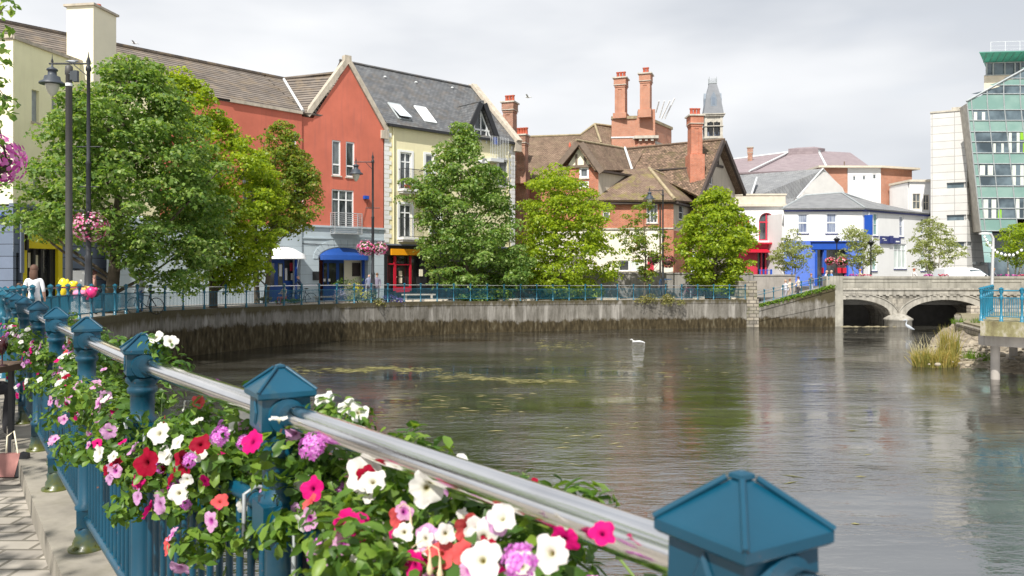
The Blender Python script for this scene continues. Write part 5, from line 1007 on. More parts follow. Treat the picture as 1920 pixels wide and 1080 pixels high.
for (y0, y1, k) in allr:
    for i in range(6):
        sk = 1.0
        x = [colx(y1)[i], colx(y1)[i + 1], colx(y0)[i + 1], colx(y0)[i]]
        tl, tr2 = roofy(x[3]), roofy(x[2]); ya, yb_ = max(y0, tl), max(y0, tr2)
        if ya >= y1 and yb_ >= y1: continue
        P = [gq(x[0], y1), gq(x[1], y1), gq(x[2], min(yb_, y1)), gq(x[3], min(ya, y1))]
        if y0 >= 410 and i > 2: continue
        q_ = MB(); q_.poly(*P); q_.build('window_pane' if (k and i > 0) else 'glass_panel', M('dark_green_glass' if (k and i > 0) else 'green_panel'), GB)
m = MB()
for y in [206, 226, 247, 266, 287, 307, 330, 349, 371, 391, 410, 433] + [176, 160, 147, 128]:
    xs = [x for x in np.linspace(edgex(y), edgex(y) + 160, 40) if roofy(x) <= y]
    if xs: m.tube([gq(xs[0], y, .03), gq(xs[-1], y, .03)], .055, 4, smooth=False)
for i in range(6):
    ys_ = np.linspace(max(100, roofy(1813 + [0, 8, 38, 69, 100, 131][i])), 433 if i <= 3 else 410, 12); m.tube([gq(colx(y)[i], max(y, roofy(colx(y)[i])), .03) for y in ys_], .055, 4, smooth=False)
m.tube([gq(1812, 190, .05), gq(1920, 130, .05), gq(2000, 100, .05)], .10, 4, smooth=False); m.build('mullion', M('lead_dark'), GB)
m = MB()
for (a, b, y0, y1) in ((1, .55, 209, 225), (2, .4, 268, 286), (1, .9, 309, 328), (3, .5, 248, 286), (3, .6, 309, 347), (1, .8, 373, 409), (3, .6, 372, 409)):
    for s in (0, 1):
        x0 = colx(y0)[a] + 3 + s * 15; m.poly(gq(x0, y1, .012), gq(x0 + 11 * b, y1, .012), gq(x0 + 11 * b, y0 + 1, .012), gq(x0, y0 + 1, .012))
m.split('curtain', M('curtain'), GB)
m = MB(); [m.poly(gq(x0, y1, .016), gq(x1, y1, .016), gq(x1, y0, .016), gq(x0, y0, .016)) for x0, x1, y0, y1 in ((1871, 1878, 393, 409), (1918, 1925, 268, 286), (1913, 1922, 248, 262))]; m.split('curtain', M('green_curtain'), GB, label='lime green curtains')
m = MB(); a_ = [gq(1846, 433, -1.6), gq(1990, 433, -1.6), gq(1990, 520, -1.6), gq(1853, 520, -1.6)]; m.poly(*a_[::-1]); m.build('undercroft_wall', M('dark_green_glass'), GB)
m = MB(); [m.poly(gq(edgex(y1), y1), gq(edgex(y1) + w2, y1), gq(edgex(y0) + w2, y0), gq(edgex(y0), y0)) for y0, y1, w2 in ((433, 452, 20), (453, 473, 19), (474, 492, 18))]; m.build('glass_panel', M('teal_glass'), GB)
m = MB(); m.poly(gq(1843, 435, -.05), gq(1990, 415, -.05), gq(1990, 437, -.05)); tr_ = m
m = MB(); top4 = [gq(1815, 192, -.3), gq(1985, 105, -.3), gq(1985, 433, -.3), gq(1843, 433, -.3)]; bkk = V((3, 12, 0)); m.add([*top4, *[p + bkk for p in top4]], [(7, 6, 5, 4), (0, 1, 5, 4), (1, 2, 6, 5), (2, 3, 7, 6), (3, 0, 4, 7)]); m.build('body', M('light_stone'), GB)
P0 = Pl((at(1845, 0, 80).x, 80.0), (1, -.12)); UW = P0.U(1990)
def rad(p, k=1.09): return (p[0] * k, p[1] * k)
def pent(u0, n0, z0, z1, name, mm): a, b = P0.p(u0, 0, n0), P0.p(UW, 0, n0); m = MB(); m.prism([(a.x, a.y), (b.x, b.y), rad(b), rad(a)], z0, z1); return m.build(name, mm, GB)
pent(0, 0, hz(170, 80), hz(141.5, 80), 'penthouse_wall', M('pale_stone')); pent(.2, -.1, hz(141, 80), hz(118, 80), 'penthouse_glass', M('dark_green_glass'))
m = MB(); [m.ob(P0, P0.U(x), P0.U(x) + .12, hz(141, 80), hz(118, 80), -.08, .02) for x in (1849, 1861, 1883, 1902, 1912, 1935)]; m.ob(P0, .1, UW, hz(142.5, 80), hz(141, 80), -.1, .12); m.ob(P0, .1, UW, hz(119, 80), hz(117.5, 80), -.12, .05); m.build('mullion', M('lead_dark'), GB)
m = MB(); zc4 = hz(117, 80); e_ = [P0.p(-1.6, zc4 + .55, 2.0), P0.p(UW, zc4 + .55, 2.0), P0.p(UW, zc4, 0), P0.p(.1, zc4, 0)]
m.hexa([P0.p(.1, zc4, 0), P0.p(UW, zc4, 0), P0.p(UW, zc4, -6), P0.p(3.2, zc4, -6), P0.p(-1.3, zc4 + .45, 2.0), P0.p(UW, zc4 + .45, 2.0), P0.p(UW, zc4 + .45, -7), P0.p(4.5, zc4 + .45, -7)])
m.build('canopy', mat('copper_green', (.06, .33, .25), .6, .2, 1), GB)
m = MB(); 
for k in range(12): x = -.4 + k * .65; m.tube([P0.p(x * .9 + .3, zc4 + .0, .04), P0.p(x - .2, zc4 + .43, 1.96)], .05, 4)
m.hexa([P0.p(-1.35, zc4 + .452, 2.05), P0.p(UW, zc4 + .452, 2.05), P0.p(UW, zc4 + .452, -7), P0.p(4.5, zc4 + .452, -7), P0.p(-1.35, zc4 + .54, 2.05), P0.p(UW, zc4 + .54, 2.05), P0.p(UW, zc4 + .54, -7), P0.p(4.5, zc4 + .54, -7)]); m.build('canopy_rib', mat('copper_dark', (.10, .28, .23), .6, .2), GB)
m = MB(); zz = zc4 + .54
for k in range(7): m.tube([P0.p(.1 + k * 1.35, zz, 1.2), P0.p(.1 + k * 1.35, zz + 1.15, 1.2)], .02, 5)
for h_ in (.4, .75, 1.15): m.tube([P0.p(.1, zz + h_, 1.2), P0.p(9, zz + h_, 1.2)], (.008 if h_ < 1 else .018), 4)
m.build('roof_railing', M('white_paint'), GB)
# ================================================================== trees
LEAF_LIME = leafmat('lime_leaves', [(.055, .120, .028), (.115, .215, .042), (.21, .325, .07), (.42, .50, .22)], .46)
LEAF_YEL = leafmat('yellow_green_leaves', [(.11, .18, .018), (.21, .31, .024), (.33, .43, .03), (.46, .52, .05)], .50)
LEAF_MIX = leafmat('bronzed_leaves', [(.08, .13, .024), (.15, .24, .035), (.25, .34, .045), (.38, .24, .08)], .48)
LEAF_BIRCH = leafmat('birch_leaves', [(.18, .22, .08), (.30, .34, .13), (.42, .46, .22)], .45)
LEAF_FLOWER = leafmat('bedding_leaves', [(.032, .080, .016), (.07, .150, .026), (.13, .24, .036), (.24, .35, .05)], .40, rough=.4)
LEAF_GRASS = leafmat('straw_grass', [(.16, .20, .05), (.34, .30, .09), (.48, .36, .13)], .4)
LEAF_HEDGE = leafmat('hedge_leaves', [(.06, .13, .015), (.12, .22, .02), (.20, .30, .03)], .4)
def leaf_arrays(C, N, S, kite=True):
    n = len(C); A = rng.normal(size=(n, 3)); T = np.cross(N, A); T /= np.linalg.norm(T, axis=1, keepdims=True) + 1e-9; B = np.cross(N, T)
    S = S[:, None]; f = .14 * S
    V_ = np.stack([C - T * S * .5, C - B * S * .36 + N * f, C + T * S * .55, C + B * S * .36 + N * f], 1).reshape(-1, 3)
    F = np.arange(4 * n).reshape(-1, 4); return V_, F
def npmesh(name, V_, F, m, parent=None, loc=None, label=None):
    org = np.array(ORG[parent.name]) if parent is not None else np.array(loc)
    me = bpy.data.meshes.new(name); n, k = F.shape
    me.vertices.add(len(V_)); me.vertices.foreach_set('co', (V_ - org).astype(np.float32).ravel())
    me.loops.add(n * k); me.loops.foreach_set('vertex_index', F.ravel().astype(np.int32)); me.polygons.add(n)
    me.polygons.foreach_set('loop_start', np.arange(0, n * k, k, dtype=np.int32)); me.update(calc_edges=True); me.materials.append(m)
    o = bpy.data.objects.new(name, me); col.objects.link(o); o.parent = parent
    if parent is None: o.location = org
    ORG[o.name] = tuple(org)
    return o
def clusters(cc, rc, n_per, size, upb=.5, flat=.55, jit=.55):
    """leaves on the upper shells of many small clumps; cc centres, rc radii"""
    k = np.repeat(np.arange(len(cc)), n_per); D = rng.normal(size=(len(k), 3)); D /= np.linalg.norm(D, axis=1, keepdims=True)
    D[:, 2] = np.abs(D[:, 2]) * np.where(rng.random(len(k)) < .78, 1, -1)
    rad = rng.uniform(.55, 1.05, len(k))[:, None]; P_ = cc[k] + D * rad * rc[k][:, None] * np.array([1, 1, flat])
    P_[:, 2] -= (rad[:, 0] ** 2) * rc[k] * .18
    N = D * .55 + np.array([0, 0, upb]) + rng.normal(size=D.shape) * jit; N /= np.linalg.norm(N, axis=1, keepdims=True)
    return leaf_arrays(P_, N, size * rng.uniform(.6, 1.3, len(k)))
def tree(name, label, outline, Y, tpx, base_z, lm, ncl=170, nper=70, size=.16, clr=(.45, .95), trunk_r=.16, barkm='bark', dens=1., cat='tree', group='trees along the far promenade', trunk_top=None, sub=1, stems=None, hollow=.45, depth=1.):
    ys = np.array([o[0] for o in outline], float); L = np.array([o[1] for o in outline], float); Rr = np.array([o[2] for o in outline], float)
    zz = EYE - (ys - HY) * Y / FPX; cx = ((L + Rr) / 2 - CX) * Y / FPX; rad = (Rr - L) / 2 * Y / FPX
    o_ = np.argsort(zz); zz, cx, rad = zz[o_], cx[o_], rad[o_]
    X0 = (tpx - CX) / FPX * Y; root = thing(name, (X0, Y, base_z), label, cat, group)
    zc = rng.random(ncl * 6) * (zz[-1] - zz[0]) + zz[0]; w = np.interp(zc, zz, rad); keep = rng.random(len(zc)) < (w / w.max()) ** 1.6; zc = zc[keep][:ncl]
    r_, c_ = np.interp(zc, zz, rad), np.interp(zc, zz, cx); rc = rng.uniform(clr[0], clr[1], len(zc)); rc = np.minimum(rc, r_ * .6 + .15)
    az = rng.random(len(zc)) * 2 * np.pi; fr = np.sqrt(rng.uniform(hollow ** 2, 1, len(zc))) * (1 + rng.normal(size=len(zc)) * .10)
    rr = np.maximum(r_ - rc * .75, .05) * fr
    cc = np.stack([c_ + np.cos(az) * rr, Y + np.sin(az) * rr * depth, zc], 1)
    V_, F = clusters(cc, rc, nper, size); npmesh('foliage', V_, F, lm, root)
    tb = MB(); zt = zz[-1] - (zz[-1] - zz[0]) * .12; zf = zz[0] + .25 * (zz[-1] - zz[0])
    xt = float(np.interp(zt, zz, cx))
    for dx, ph in (stems or [(0, 0)]):
        path = [(X0 + dx, Y, base_z)]; 
        for f in (.2, .4, .6, .8, 1): z_ = base_z + (zt - base_z) * f; path.append((X0 + dx + (xt - X0) * f ** 1.5 + math.sin(f * 5 + ph) * .10 + dx * f, Y + math.cos(f * 4 + ph) * .08, z_))
        tb.tube(path, [trunk_r * q for q in (1.15, .92, .72, .5, .32, .12)], 8)
    tb.build('trunk', M(barkm), root)
    lb = MB(); idx = rng.choice(len(cc), min(len(cc), 26), replace=False)
    for i in idx:
        c = Vector(cc[i]); s = max(base_z + .8, c.z - (abs(c.x - X0) + .6) * .8); f = min(1, max(0, (s - base_z) / (zt - base_z))); p0 = Vector((X0 + (xt - X0) * f ** 1.5, Y, s)); mid = p0.lerp(c, .5) + Vector((0, 0, -.12))
        lb.tube([p0, mid, c], [trunk_r * .34 * (1 - .5 * f), trunk_r * .22, trunk_r * .08], 5)
    lb.build('limbs', M(barkm), root)
    return root
tree('lime_tree', 'largest dark green lime tree, at the left behind the lamp posts, hiding the red house', [(98, 235, 262), (118, 185, 315), (150, 160, 335), (195, 100, 365), (240, 62, 395), (280, 100, 415), (320, 75, 425), (360, 50, 430), (410, 35, 440), (440, 45, 440), (462, 190, 440), (500, 225, 432), (530, 262, 405), (552, 300, 385)], 33.5, 206, 2.1, LEAF_LIME, 420, 110, .18, (.45, .95), .26, hollow=.5)
tree('maple_tree', 'bright yellow green maple right behind the big dark lime tree', [(112, 330, 352), (135, 300, 375), (170, 290, 410), (215, 300, 440), (260, 320, 480), (300, 330, 520), (345, 340, 540), (400, 350, 545), (450, 350, 540), (500, 360, 510), (540, 390, 480)], 40, 400, 2.0, LEAF_YEL, 300, 90, .18, (.4, .85), .20)
tree('maple_tree', 'bronze tinged maple with slender pale trunks before the white awning', [(228, 520, 545), (245, 492, 560), (280, 470, 580), (320, 465, 600), (350, 460, 615), (375, 455, 622), (400, 450, 608), (420, 440, 598), (442, 435, 560), (462, 430, 508), (490, 435, 500), (520, 440, 490)], 46, 498, 2.0, LEAF_MIX, 230, 80, .17, (.35, .8), .15, hollow=.35, stems=[(0, 0), (-.5, 2)])
tree('lime_tree', 'tall conical green lime tree in front of the pale yellow house', [(222, 858, 880), (240, 835, 893), (270, 812, 915), (300, 795, 940), (330, 778, 955), (355, 752, 960), (400, 768, 975), (440, 772, 985), (480, 785, 1005), (520, 800, 1000), (550, 828, 985), (572, 850, 968)], 53.3, 872, 2.0, LEAF_LIME, 420, 90, .20, (.5, .95), .2)
tree('maple_tree', 'bright yellow green maple in front of the brick villa, its lowest boughs touching the railing', [(303, 1030, 1055), (325, 990, 1085), (350, 975, 1120), (380, 970, 1150), (420, 965, 1150), (460, 965, 1165), (500, 950, 1165), (530, 965, 1150), (550, 1000, 1140), (573, 1040, 1110)], 56.4, 1040, 1.95, LEAF_YEL, 330, 80, .20, (.5, .95), .2)
tree('young_maple', 'thin young maple with a pale trunk and see-through crown beside the third lamp post', [(365, 1205, 1222), (385, 1185, 1235), (405, 1160, 1245), (430, 1150, 1252), (455, 1160, 1262), (480, 1170, 1265), (497, 1188, 1245), (545, 1200, 1216)], 57.6, 1208, 1.95, LEAF_MIX, 75, 50, .17, (.3, .55), .085, hollow=.1)
tree('maple_tree', 'rounded light green maple on two trunks next to the stone pier', [(350, 1328, 1352), (368, 1305, 1380), (395, 1283, 1398), (430, 1268, 1418), (465, 1262, 1420), (495, 1265, 1412), (520, 1285, 1402), (545, 1310, 1385)], 57.6, 1338, 1.95, LEAF_YEL, 260, 85, .20, (.45, .85), .14, stems=[(0, 0), (-.45, 2)])
gb_ = 'slender birches behind the bridge parapet'
tree('birch_tree', 'leftmost airy birch, in front of the red and blue shopfronts', [(432, 1478, 1500), (455, 1448, 1522), (480, 1438, 1530), (505, 1450, 1520)], 64, 1482, 2.4, LEAF_BIRCH, 110, 34, .15, (.25, .5), .06, 'pale_bark', group=gb_, hollow=.1, stems=[(0, 0), (-.4, 2), (.3, 4)])
tree('birch_tree', 'airy birch at the corner of the white building with the blue hanging sign', [(422, 1590, 1612), (445, 1570, 1640), (470, 1565, 1662), (500, 1580, 1640)], 64, 1612, 2.4, LEAF_BIRCH, 120, 34, .15, (.25, .5), .06, 'pale_bark', group=gb_, hollow=.1, stems=[(0, 0), (-.35, 2), (.3, 4)])
tree('birch_tree', 'airy birch beside the white van in front of the white stone tower', [(408, 1730, 1755), (430, 1712, 1785), (460, 1702, 1812), (490, 1705, 1800), (508, 1725, 1775)], 64, 1752, 2.4, LEAF_BIRCH, 140, 34, .16, (.25, .55), .07, 'pale_bark', group=gb_, hollow=.1, stems=[(0, 0), (-.4, 2), (.35, 4)])
tree('birch_tree', 'denser yellow green birch at the right edge in front of the glass building', [(420, 1890, 1935), (440, 1868, 1960), (470, 1862, 1965), (500, 1875, 1950)], 64, 1900, 2.4, LEAF_YEL, 130, 50, .16, (.3, .6), .07, 'pale_bark', group=gb_, hollow=.1, stems=[(0, 0), (-.4, 2), (.35, 4)])
# the overhanging tree at the top left; most of its crown is outside the picture and shades the foreground
root = thing('lime_tree', (-7.6, 4.5, 2.33), 'overhanging tree whose leafy twig tips enter at the top left corner', 'tree')
cc = []
for _ in range(130):
    d = rng.normal(size=3); d /= np.linalg.norm(d); cc.append(np.array([-5.9, 2.2, 7.4]) + d * np.array([2.6, 6.0, 2.3]) * rng.uniform(.5, 1))
cc = [c for c in cc if c[0] < -.70 * c[1] - .35 or c[1] < .3]
for px, py, Y in ((2, 18, 8.4), (12, 8, 8.2), (4, 60, 8.4), (5, 120, 8.3), (3, 205, 8.4), (9, 215, 8.2), (-8, 270, 8.4), (14, 190, 8.4), (-4, 150, 8.3), (-10, 90, 8.3), (-14, 230, 8.3), (2, 185, 8.6), (-30, 10, 8.4), (-30, 130, 8.4), (-28, 200, 8.4)): cc.append(np.array(at(px, py, Y)))
cc = np.array(cc); rc = np.where(np.arange(len(cc)) < len(cc) - 15, rng.uniform(.35, .75, len(cc)), .13)
V_, F = clusters(cc[:-15], rc[:-15], 34, .13, jit=.6); npmesh('foliage', V_, F, LEAF_LIME, root)
V_, F = clusters(cc[-15:], rc[-15:], 15, .085, jit=.9); npmesh('twig_leaves', V_, F, LEAF_LIME, root)
m = MB(); m.tube([(-7.6, 4.5, 2.33), (-7.5, 4.4, 4.5), (-7, 4.0, 6.5), (-6.5, 3.2, 8.6)], [.24, .18, .13, .04], 9)
m.build('trunk', M('bark'), root)
m = MB(); m.tube([(-7.3, 4.2, 5.6), (-6.4, 6.6, 6.2), at(-10, 40, 8.3), at(8, 12, 8.2)], [.06, .04, .015, .004], 6)
for a, b in (((-30, 130), (6, 120)), ((-30, 200), (10, 210)), ((-30, 130), (14, 188))): m.tube([(-6.4, 6.6, 6.0), at(*a, 8.4), at(*b, 8.3)], [.03, .012, .003], 5)
for i in range(0, 24): c = Vector(cc[i]); m.tube([(-7.3, 4.2, 5.2), Vector((-7.0, 3.8, 6.0)).lerp(c, .5), c], [.07, .04, .01], 5)
m.build('limbs', M('bark'), root)

# shrubs, beds, grasses
def clump(name, c, r, n, size, lm, label, cat, group=None, kind=None, k=14, upb=.5, jit=.6):
    c = np.array(c, float); r = np.array(r, float); d = rng.normal(size=(k, 3)); d /= np.linalg.norm(d, axis=1, keepdims=True); d[:, 2] = np.abs(d[:, 2])
    cc = c + d * r * rng.uniform(.3, .85, (k, 1)); V_, F = clusters(cc, np.full(k, min(r[0], r[2]) * .45) * rng.uniform(.7, 1.3, k), max(1, n // k), size, upb=upb, jit=jit)
    o = npmesh(name, V_, F, lm, loc=(c[0], c[1], c[2])); return tag(o, label, cat, group, kind)
COLR = lambda n, *c: leafmat(n, list(c), .3, (1.1, 1.1, 1.1))
GOLD = COLR('golden_foliage', (.16, .20, .015), (.45, .42, .02), (.62, .55, .04)); LAV = COLR('lavender_blooms', (.20, .22, .14), (.28, .26, .38), (.42, .38, .50))
SAGE = COLR('sage_foliage', (.07, .11, .05), (.16, .20, .10), (.34, .34, .24)); VIO = COLR('violet_blooms', (.05, .08, .03), (.10, .10, .30), (.22, .14, .45))
OLIVE = COLR('dry_shrub', (.10, .12, .03), (.22, .21, .06), (.36, .32, .12))
gb = 'planting along the far quay'
def shrub(px, py, Y, r, lm, label, n=500, s=.10): p = at(px, py, Y); clump('shrub', (p.x, p.y, p.z), r, n, s, lm, label, 'shrub', gb)
shrub(637, 563, 46.6, (.55, .5, .85), LAV, 'grey lavender clump, left end of the flower bed behind the railing')
shrub(668, 563, 47.4, (.8, .6, 1.15), GOLD, 'golden yellow shrub standing tallest in the flower bed')
shrub(664, 566, 46.4, (.6, .4, .6), SAGE, 'pale sage green plant low in front of the golden shrub')
shrub(700, 567, 47.0, (.75, .5, .85), SAGE, 'cream flowered shrub spilling over the wall below the second lamp')
shrub(735, 567, 47.9, (.7, .5, .75), VIO, 'violet flowered shrub at the right end of the bed', 500)
shrub(712, 572, 46.8, (.5, .35, .5), OLIVE, 'dry olive plant trailing over the quay edge by the flower bed', 300)
shrub(1212, 566, 54.2, (.95, .55, .85), OLIVE, 'olive green bush on the quay edge, left of the pair', 700)
shrub(1258, 568, 54.5, (1.1, .55, .8), OLIVE, 'wider olive green bush on the quay edge, right of the pair', 800)
shrub(540, 568, 45.5, (1.3, .4, .45), LEAF_FLOWER, 'low green planting behind the railing by the seated person', 400)
shrub(655, 545, 54, (1.3, .5, 1.1), LEAF_FLOWER, 'dark leafy potted plants inside the blue arched entrance', 500)
shrub(495, 566, 43.8, (.5, .4, .4), OLIVE, 'small dry tuft on the wall under the bronze maple', 250)
# clipped strip on the sloping wall
P_ = []; 
for i in range(60): f = (i + .5) / 60; q = rp.p(.96 + (RL - 1.0) * f, zl + .2 + (zr - zl - .06) * f + .10, -.05 + rng.normal() * .06); P_.append(np.array(q))
V_, F = clusters(np.array(P_), np.full(60, .26), 36, .12, flat=.7); o = npmesh('hedge', V_, F, LEAF_HEDGE, loc=tuple(P_[0])); tag(o, 'bright green low planting strip on top of the sloping ramp wall', 'hedge', kind='stuff')

# ================================================================== right bank: jetty, bank walls, shingle, reeds
JR = thing('jetty', at(1840, 620, 28.5), 'concrete jetty deck on a round post at the right edge of the river', 'jetty')
c1, c2 = at(1838, 603, 28.2), at(1990, 611, 26.6); jz = 2.16
dk = [(c1.x, c1.y), (c2.x, c2.y), (c2.x + 10, 34), (20.4, 34)]
m = MB(); m.prism(dk, jz - .52, jz); t = NT('mossy_concrete'); C = t.ramp(t.noise(t.pos((1, 1, .5)), 2.2, 6, .7), [(.35, (.12, .10, .05)), (.5, (.22, .20, .10)), (.62, (.36, .33, .27)), (.72, (.16, .15, .04))]); t.set(Base_Color=C, Roughness=.9); m.build('deck', t.m, JR)
m = MB(); m.prism([(c1.x + .35, c1.y + .3), (c2.x, c2.y + .3), (c2.x, c2.y + .7), (c1.x + .35, c1.y + .7)], jz - .9, jz - .523); m.prism([(c1.x + .35, c1.y + .72), (c1.x + .85, c1.y + .72), (21.0, 33.8), (20.5, 33.8)], jz - .9, jz - .523)
m.build('beam', M('beam_concrete'), JR)
for px, Y in ((1866, 28.9), (1990, 27.8)): q = at(px, 0, Y); m = MB(); m.tube([(q.x, q.y, -1.1), (q.x, q.y, jz - .9)], .155, 16); m.build('post', M('beam_concrete'), JR)
q = at(1900, 0, 33.4); m = MB(); m.tube([(q.x, q.y, -1.1), (q.x, q.y, jz - .9)], .155, 12); m.build('post', M('beam_concrete'), JR)
a, b = V((c1.x + .10, c1.y + .12, jz)), V((c2.x + .1, c2.y + .12, jz)); dv = (b - a).normalized(); jp = [a + dv * s for s in (0, .62, 1.24, 1.86, 2.5)]
side = [V((c1.x + .10 + (28.2 - c1.x) * s, c1.y + .12 + (45.5 - c1.y) * s, jz)) for s in (.335, .268, .2, .134, .067)]
railing('railing', [tuple(p) for p in side] + [tuple(p) for p in jp], 'bright blue railing round the concrete jetty at the right edge', BRIGHTBLUE, False, 1.2, 1.2, nb=9, r=.024, rail='blue', bal_r=.013)
# bank walls and land behind
m = MB(); w0 = [at(1789, 0, 56.5), at(1792, 0, 47), at(1845, 0, 41), at(1905, 0, 37), at(2050, 0, 33)]
for p0, p1 in zip(w0[:-1], w0[1:]): q = Pl((p0.x, p0.y), (p1.x - p0.x, p1.y - p0.y)); m.ob(q, 0, math.hypot(p1.x - p0.x, p1.y - p0.y), -1.1, .85, -.8, 0)
tag(m.build('bank_wall', RUBBLE), 'low mossy rubble river wall above the shingle under the jetty', 'wall')
m = MB(); q = Pl((31.7, 56.9), (1, 0)); m.ob(q, 0, 1.0, .2, hz(590, 56), -.05, .9); m.ob(q, .8, 14, .2, hz(574, 56), -.05, .5)
tag(m.build('bank_wall', PALERUBBLE), 'pale stone walling beside the right bridge arch', 'wall')
lg = MB(); lg.prism([(p.x + .3, p.y - .3) for p in w0] + [(60, 33), (60, 57)] + [(w0[0].x + .4, 57.0)], -1.1, .95); struct('bank_ground', lg, mat('bank_earth', (.22, .19, .12), .95, .3, 2))
xs = [at(1722, 0, 33.0), at(1745, 0, 31.8), at(1790, 0, 31.2), at(1840, 0, 30.6), at(1905, 0, 29.6), at(2060, 0, 28.4)]
nb_ = 18; m = MB(); rows_ = []
for i in range(nb_ + 1):
    f = i / nb_; bx = [p.lerp(qq, 1) for p, qq in zip(xs, xs)]
    row = []
    for j in range(31):
        g = j / 30 * (len(xs) - 1); a_ = int(min(g, len(xs) - 2)); fr_ = xs[a_].lerp(xs[a_ + 1], g - a_); bk_ = w0[min(4, max(0, a_ - 1))].lerp(w0[min(4, max(0, a_))], g - a_) if a_ > 0 else at(1745, 0, 42).lerp(w0[0], g)
        P3 = fr_.lerp(V((bk_.x + .3, bk_.y + .2, 0)), f); P3.z = -.12 + .62 * f ** .8 + rng.normal() * .035 + .10 * math.sin(j * 1.7 + i) * f; row.append(tuple(P3))
    rows_.append(row)
vs = [p for r_ in rows_ for p in r_]; m.add(vs, [(i * 31 + j, i * 31 + j + 1, (i + 1) * 31 + j + 1, (i + 1) * 31 + j) for i in range(nb_) for j in range(30)], 0, True)
t = NT('shingle'); vo = t.n('ShaderNodeTexVoronoi'); vo.inputs['Scale'].default_value = 7; t.l(t.pos(), vo.inputs['Vector']); C = t.mix(1.0, t.ramp(vo.outputs['Color'], [(.2, (.25, .20, .14)), (.8, (.42, .36, .27))]), t.ramp(t.noise(t.pos(), .8, 5), [(.35, .55), (.65, 1.15)]), 'MULTIPLY'); t.set(Base_Color=C, Roughness=.95); t.bump(vo.outputs['Distance'], .9, .08)
struct('shingle_bank', m, t.m)
m = MB()
for _ in range(90):
    j = rng.random(); p = at(1740 + 190 * j, 0, 31.6 + rng.random() * 6 - 1.8 * j); s = rng.uniform(.05, .16); m.ball((p.x, p.y, .02 + .08 * (p.y - 30.2 + j * 2)), (s, s * .8, s * .5), 6, 4)
tag(m.build('stones', mat('river_stone', (.30, .26, .20), .9, .35, 3), loc=(19, 32, 0)), 'loose stones scattered over the shingle under the jetty', 'stones', kind='stuff')
def blades(name, c, rx, ry, n, h0, h1, lm, lean=.35, w=.018, label='', cat='grass', kind=None, seed=0, group=None, heads=0):
    m = MB(); 
    for i in range(n):
        a, r_ = rng.random() * 6.283, math.sqrt(rng.random()); x, y = c[0] + rx * r_ * math.cos(a), c[1] + ry * r_ * math.sin(a); h = rng.uniform(h0, h1); d = V((rng.normal() * lean, rng.normal() * lean, 0)) * h + V((math.cos(a) * r_, math.sin(a) * r_, 0)) * h * lean * .8; sd_ = V((rng.normal(), rng.normal(), 0)).normalized() * w
        P0, P1, P2 = V((x, y, c[2])), V((x, y, c[2] + h * .6)) + d * .35, V((x, y, c[2] + h)) + d
        P2.z -= d.length * .3; m.add([P0 - sd_, P0 + sd_, P1 + sd_ * .8, P2, P1 - sd_ * .8], [(0, 1, 2, 4), (4, 2, 3)])
    return tag(m.build(name, lm, loc=c), label, cat, group, kind)
g0 = at(1752, 680, 32.8); blades('reed_clump', (g0.x, g0.y, -.05), .85, .5, 900, .35, 1.0, LEAF_GRASS, .32, .014, 'straw coloured grass clump leaning over the water at the shingle tip', 'reeds')
g1 = at(1780, 676, 34); blades('reed_clump', (g1.x, g1.y, .0), .4, .4, 200, .9, 1.8, LEAF_GRASS, .10, .014, 'taller upright green reeds behind the straw coloured grass clump', 'reeds')
g2 = at(1735, 676, 33.4); blades('reed_clump', (g2.x, g2.y, -.08), .5, .4, 90, .7, 1.6, leafmat('seeding_grass', [(.45, .40, .25), (.60, .55, .40)], .3), .30, .011, 'thin pale seeding stalks at the left of the grass clump', 'reeds')
for px, py, Y in ((1812, 668, 34), (1880, 655, 38), (1845, 672, 33.5), (1905, 655, 38), (1795, 604, 48), (1835, 604, 46)): g = at(px, py, Y); blades('grass_tuft', (g.x, g.y, g.z - .1), .4, .3, 90, .2, .5, LEAF_HEDGE, .3, .014, 'small green grass tuft growing on the shingle or bank wall', 'grass', group='grass tufts on the right bank')
# floating weed
m = MB(); WEED = leafmat('water_weed', [(.14, .14, .05), (.30, .28, .12), (.42, .38, .20)], .1)
def weed(x0, x1, y0, y1, n):
    for _ in range(n):
        px, py = rng.uniform(x0, x1), rng.normal((y0 + y1) / 2, (y1 - y0) / 3); Y = EYE * FPX / (py - HY); X = (px - CX) / FPX * Y; L_ = rng.uniform(.05, .28); a = rng.normal() * .35; w_2 = rng.uniform(.01, .03)
        dx, dy = math.cos(a) * L_, math.sin(a) * L_; z_ = .006 + rng.random() * .012; m.add([(X - dx, Y - dy, .001), (X, Y - w_2, z_), (X + dx, Y + dy, .001), (X, Y + w_2, z_)], [(0, 1, 2, 3)])
weed(632, 700, 692, 697, 130); weed(690, 745, 688, 692, 80); weed(745, 830, 690, 697, 90); weed(890, 960, 708, 713, 60); weed(950, 1080, 712, 718, 110); weed(1000, 1110, 640, 655, 60); weed(700, 980, 735, 790, 60); weed(1050, 1200, 790, 850, 20); weed(1380, 1700, 830, 1000, 14); weed(950, 1400, 660, 760, 70); weed(500, 640, 690, 700, 50); weed(820, 900, 700, 712, 60)
tag(m.build('river_weed', WEED, loc=(0, 30, 0)), 'thin patches of pale floating weed on the dark water', 'weed', kind='stuff')

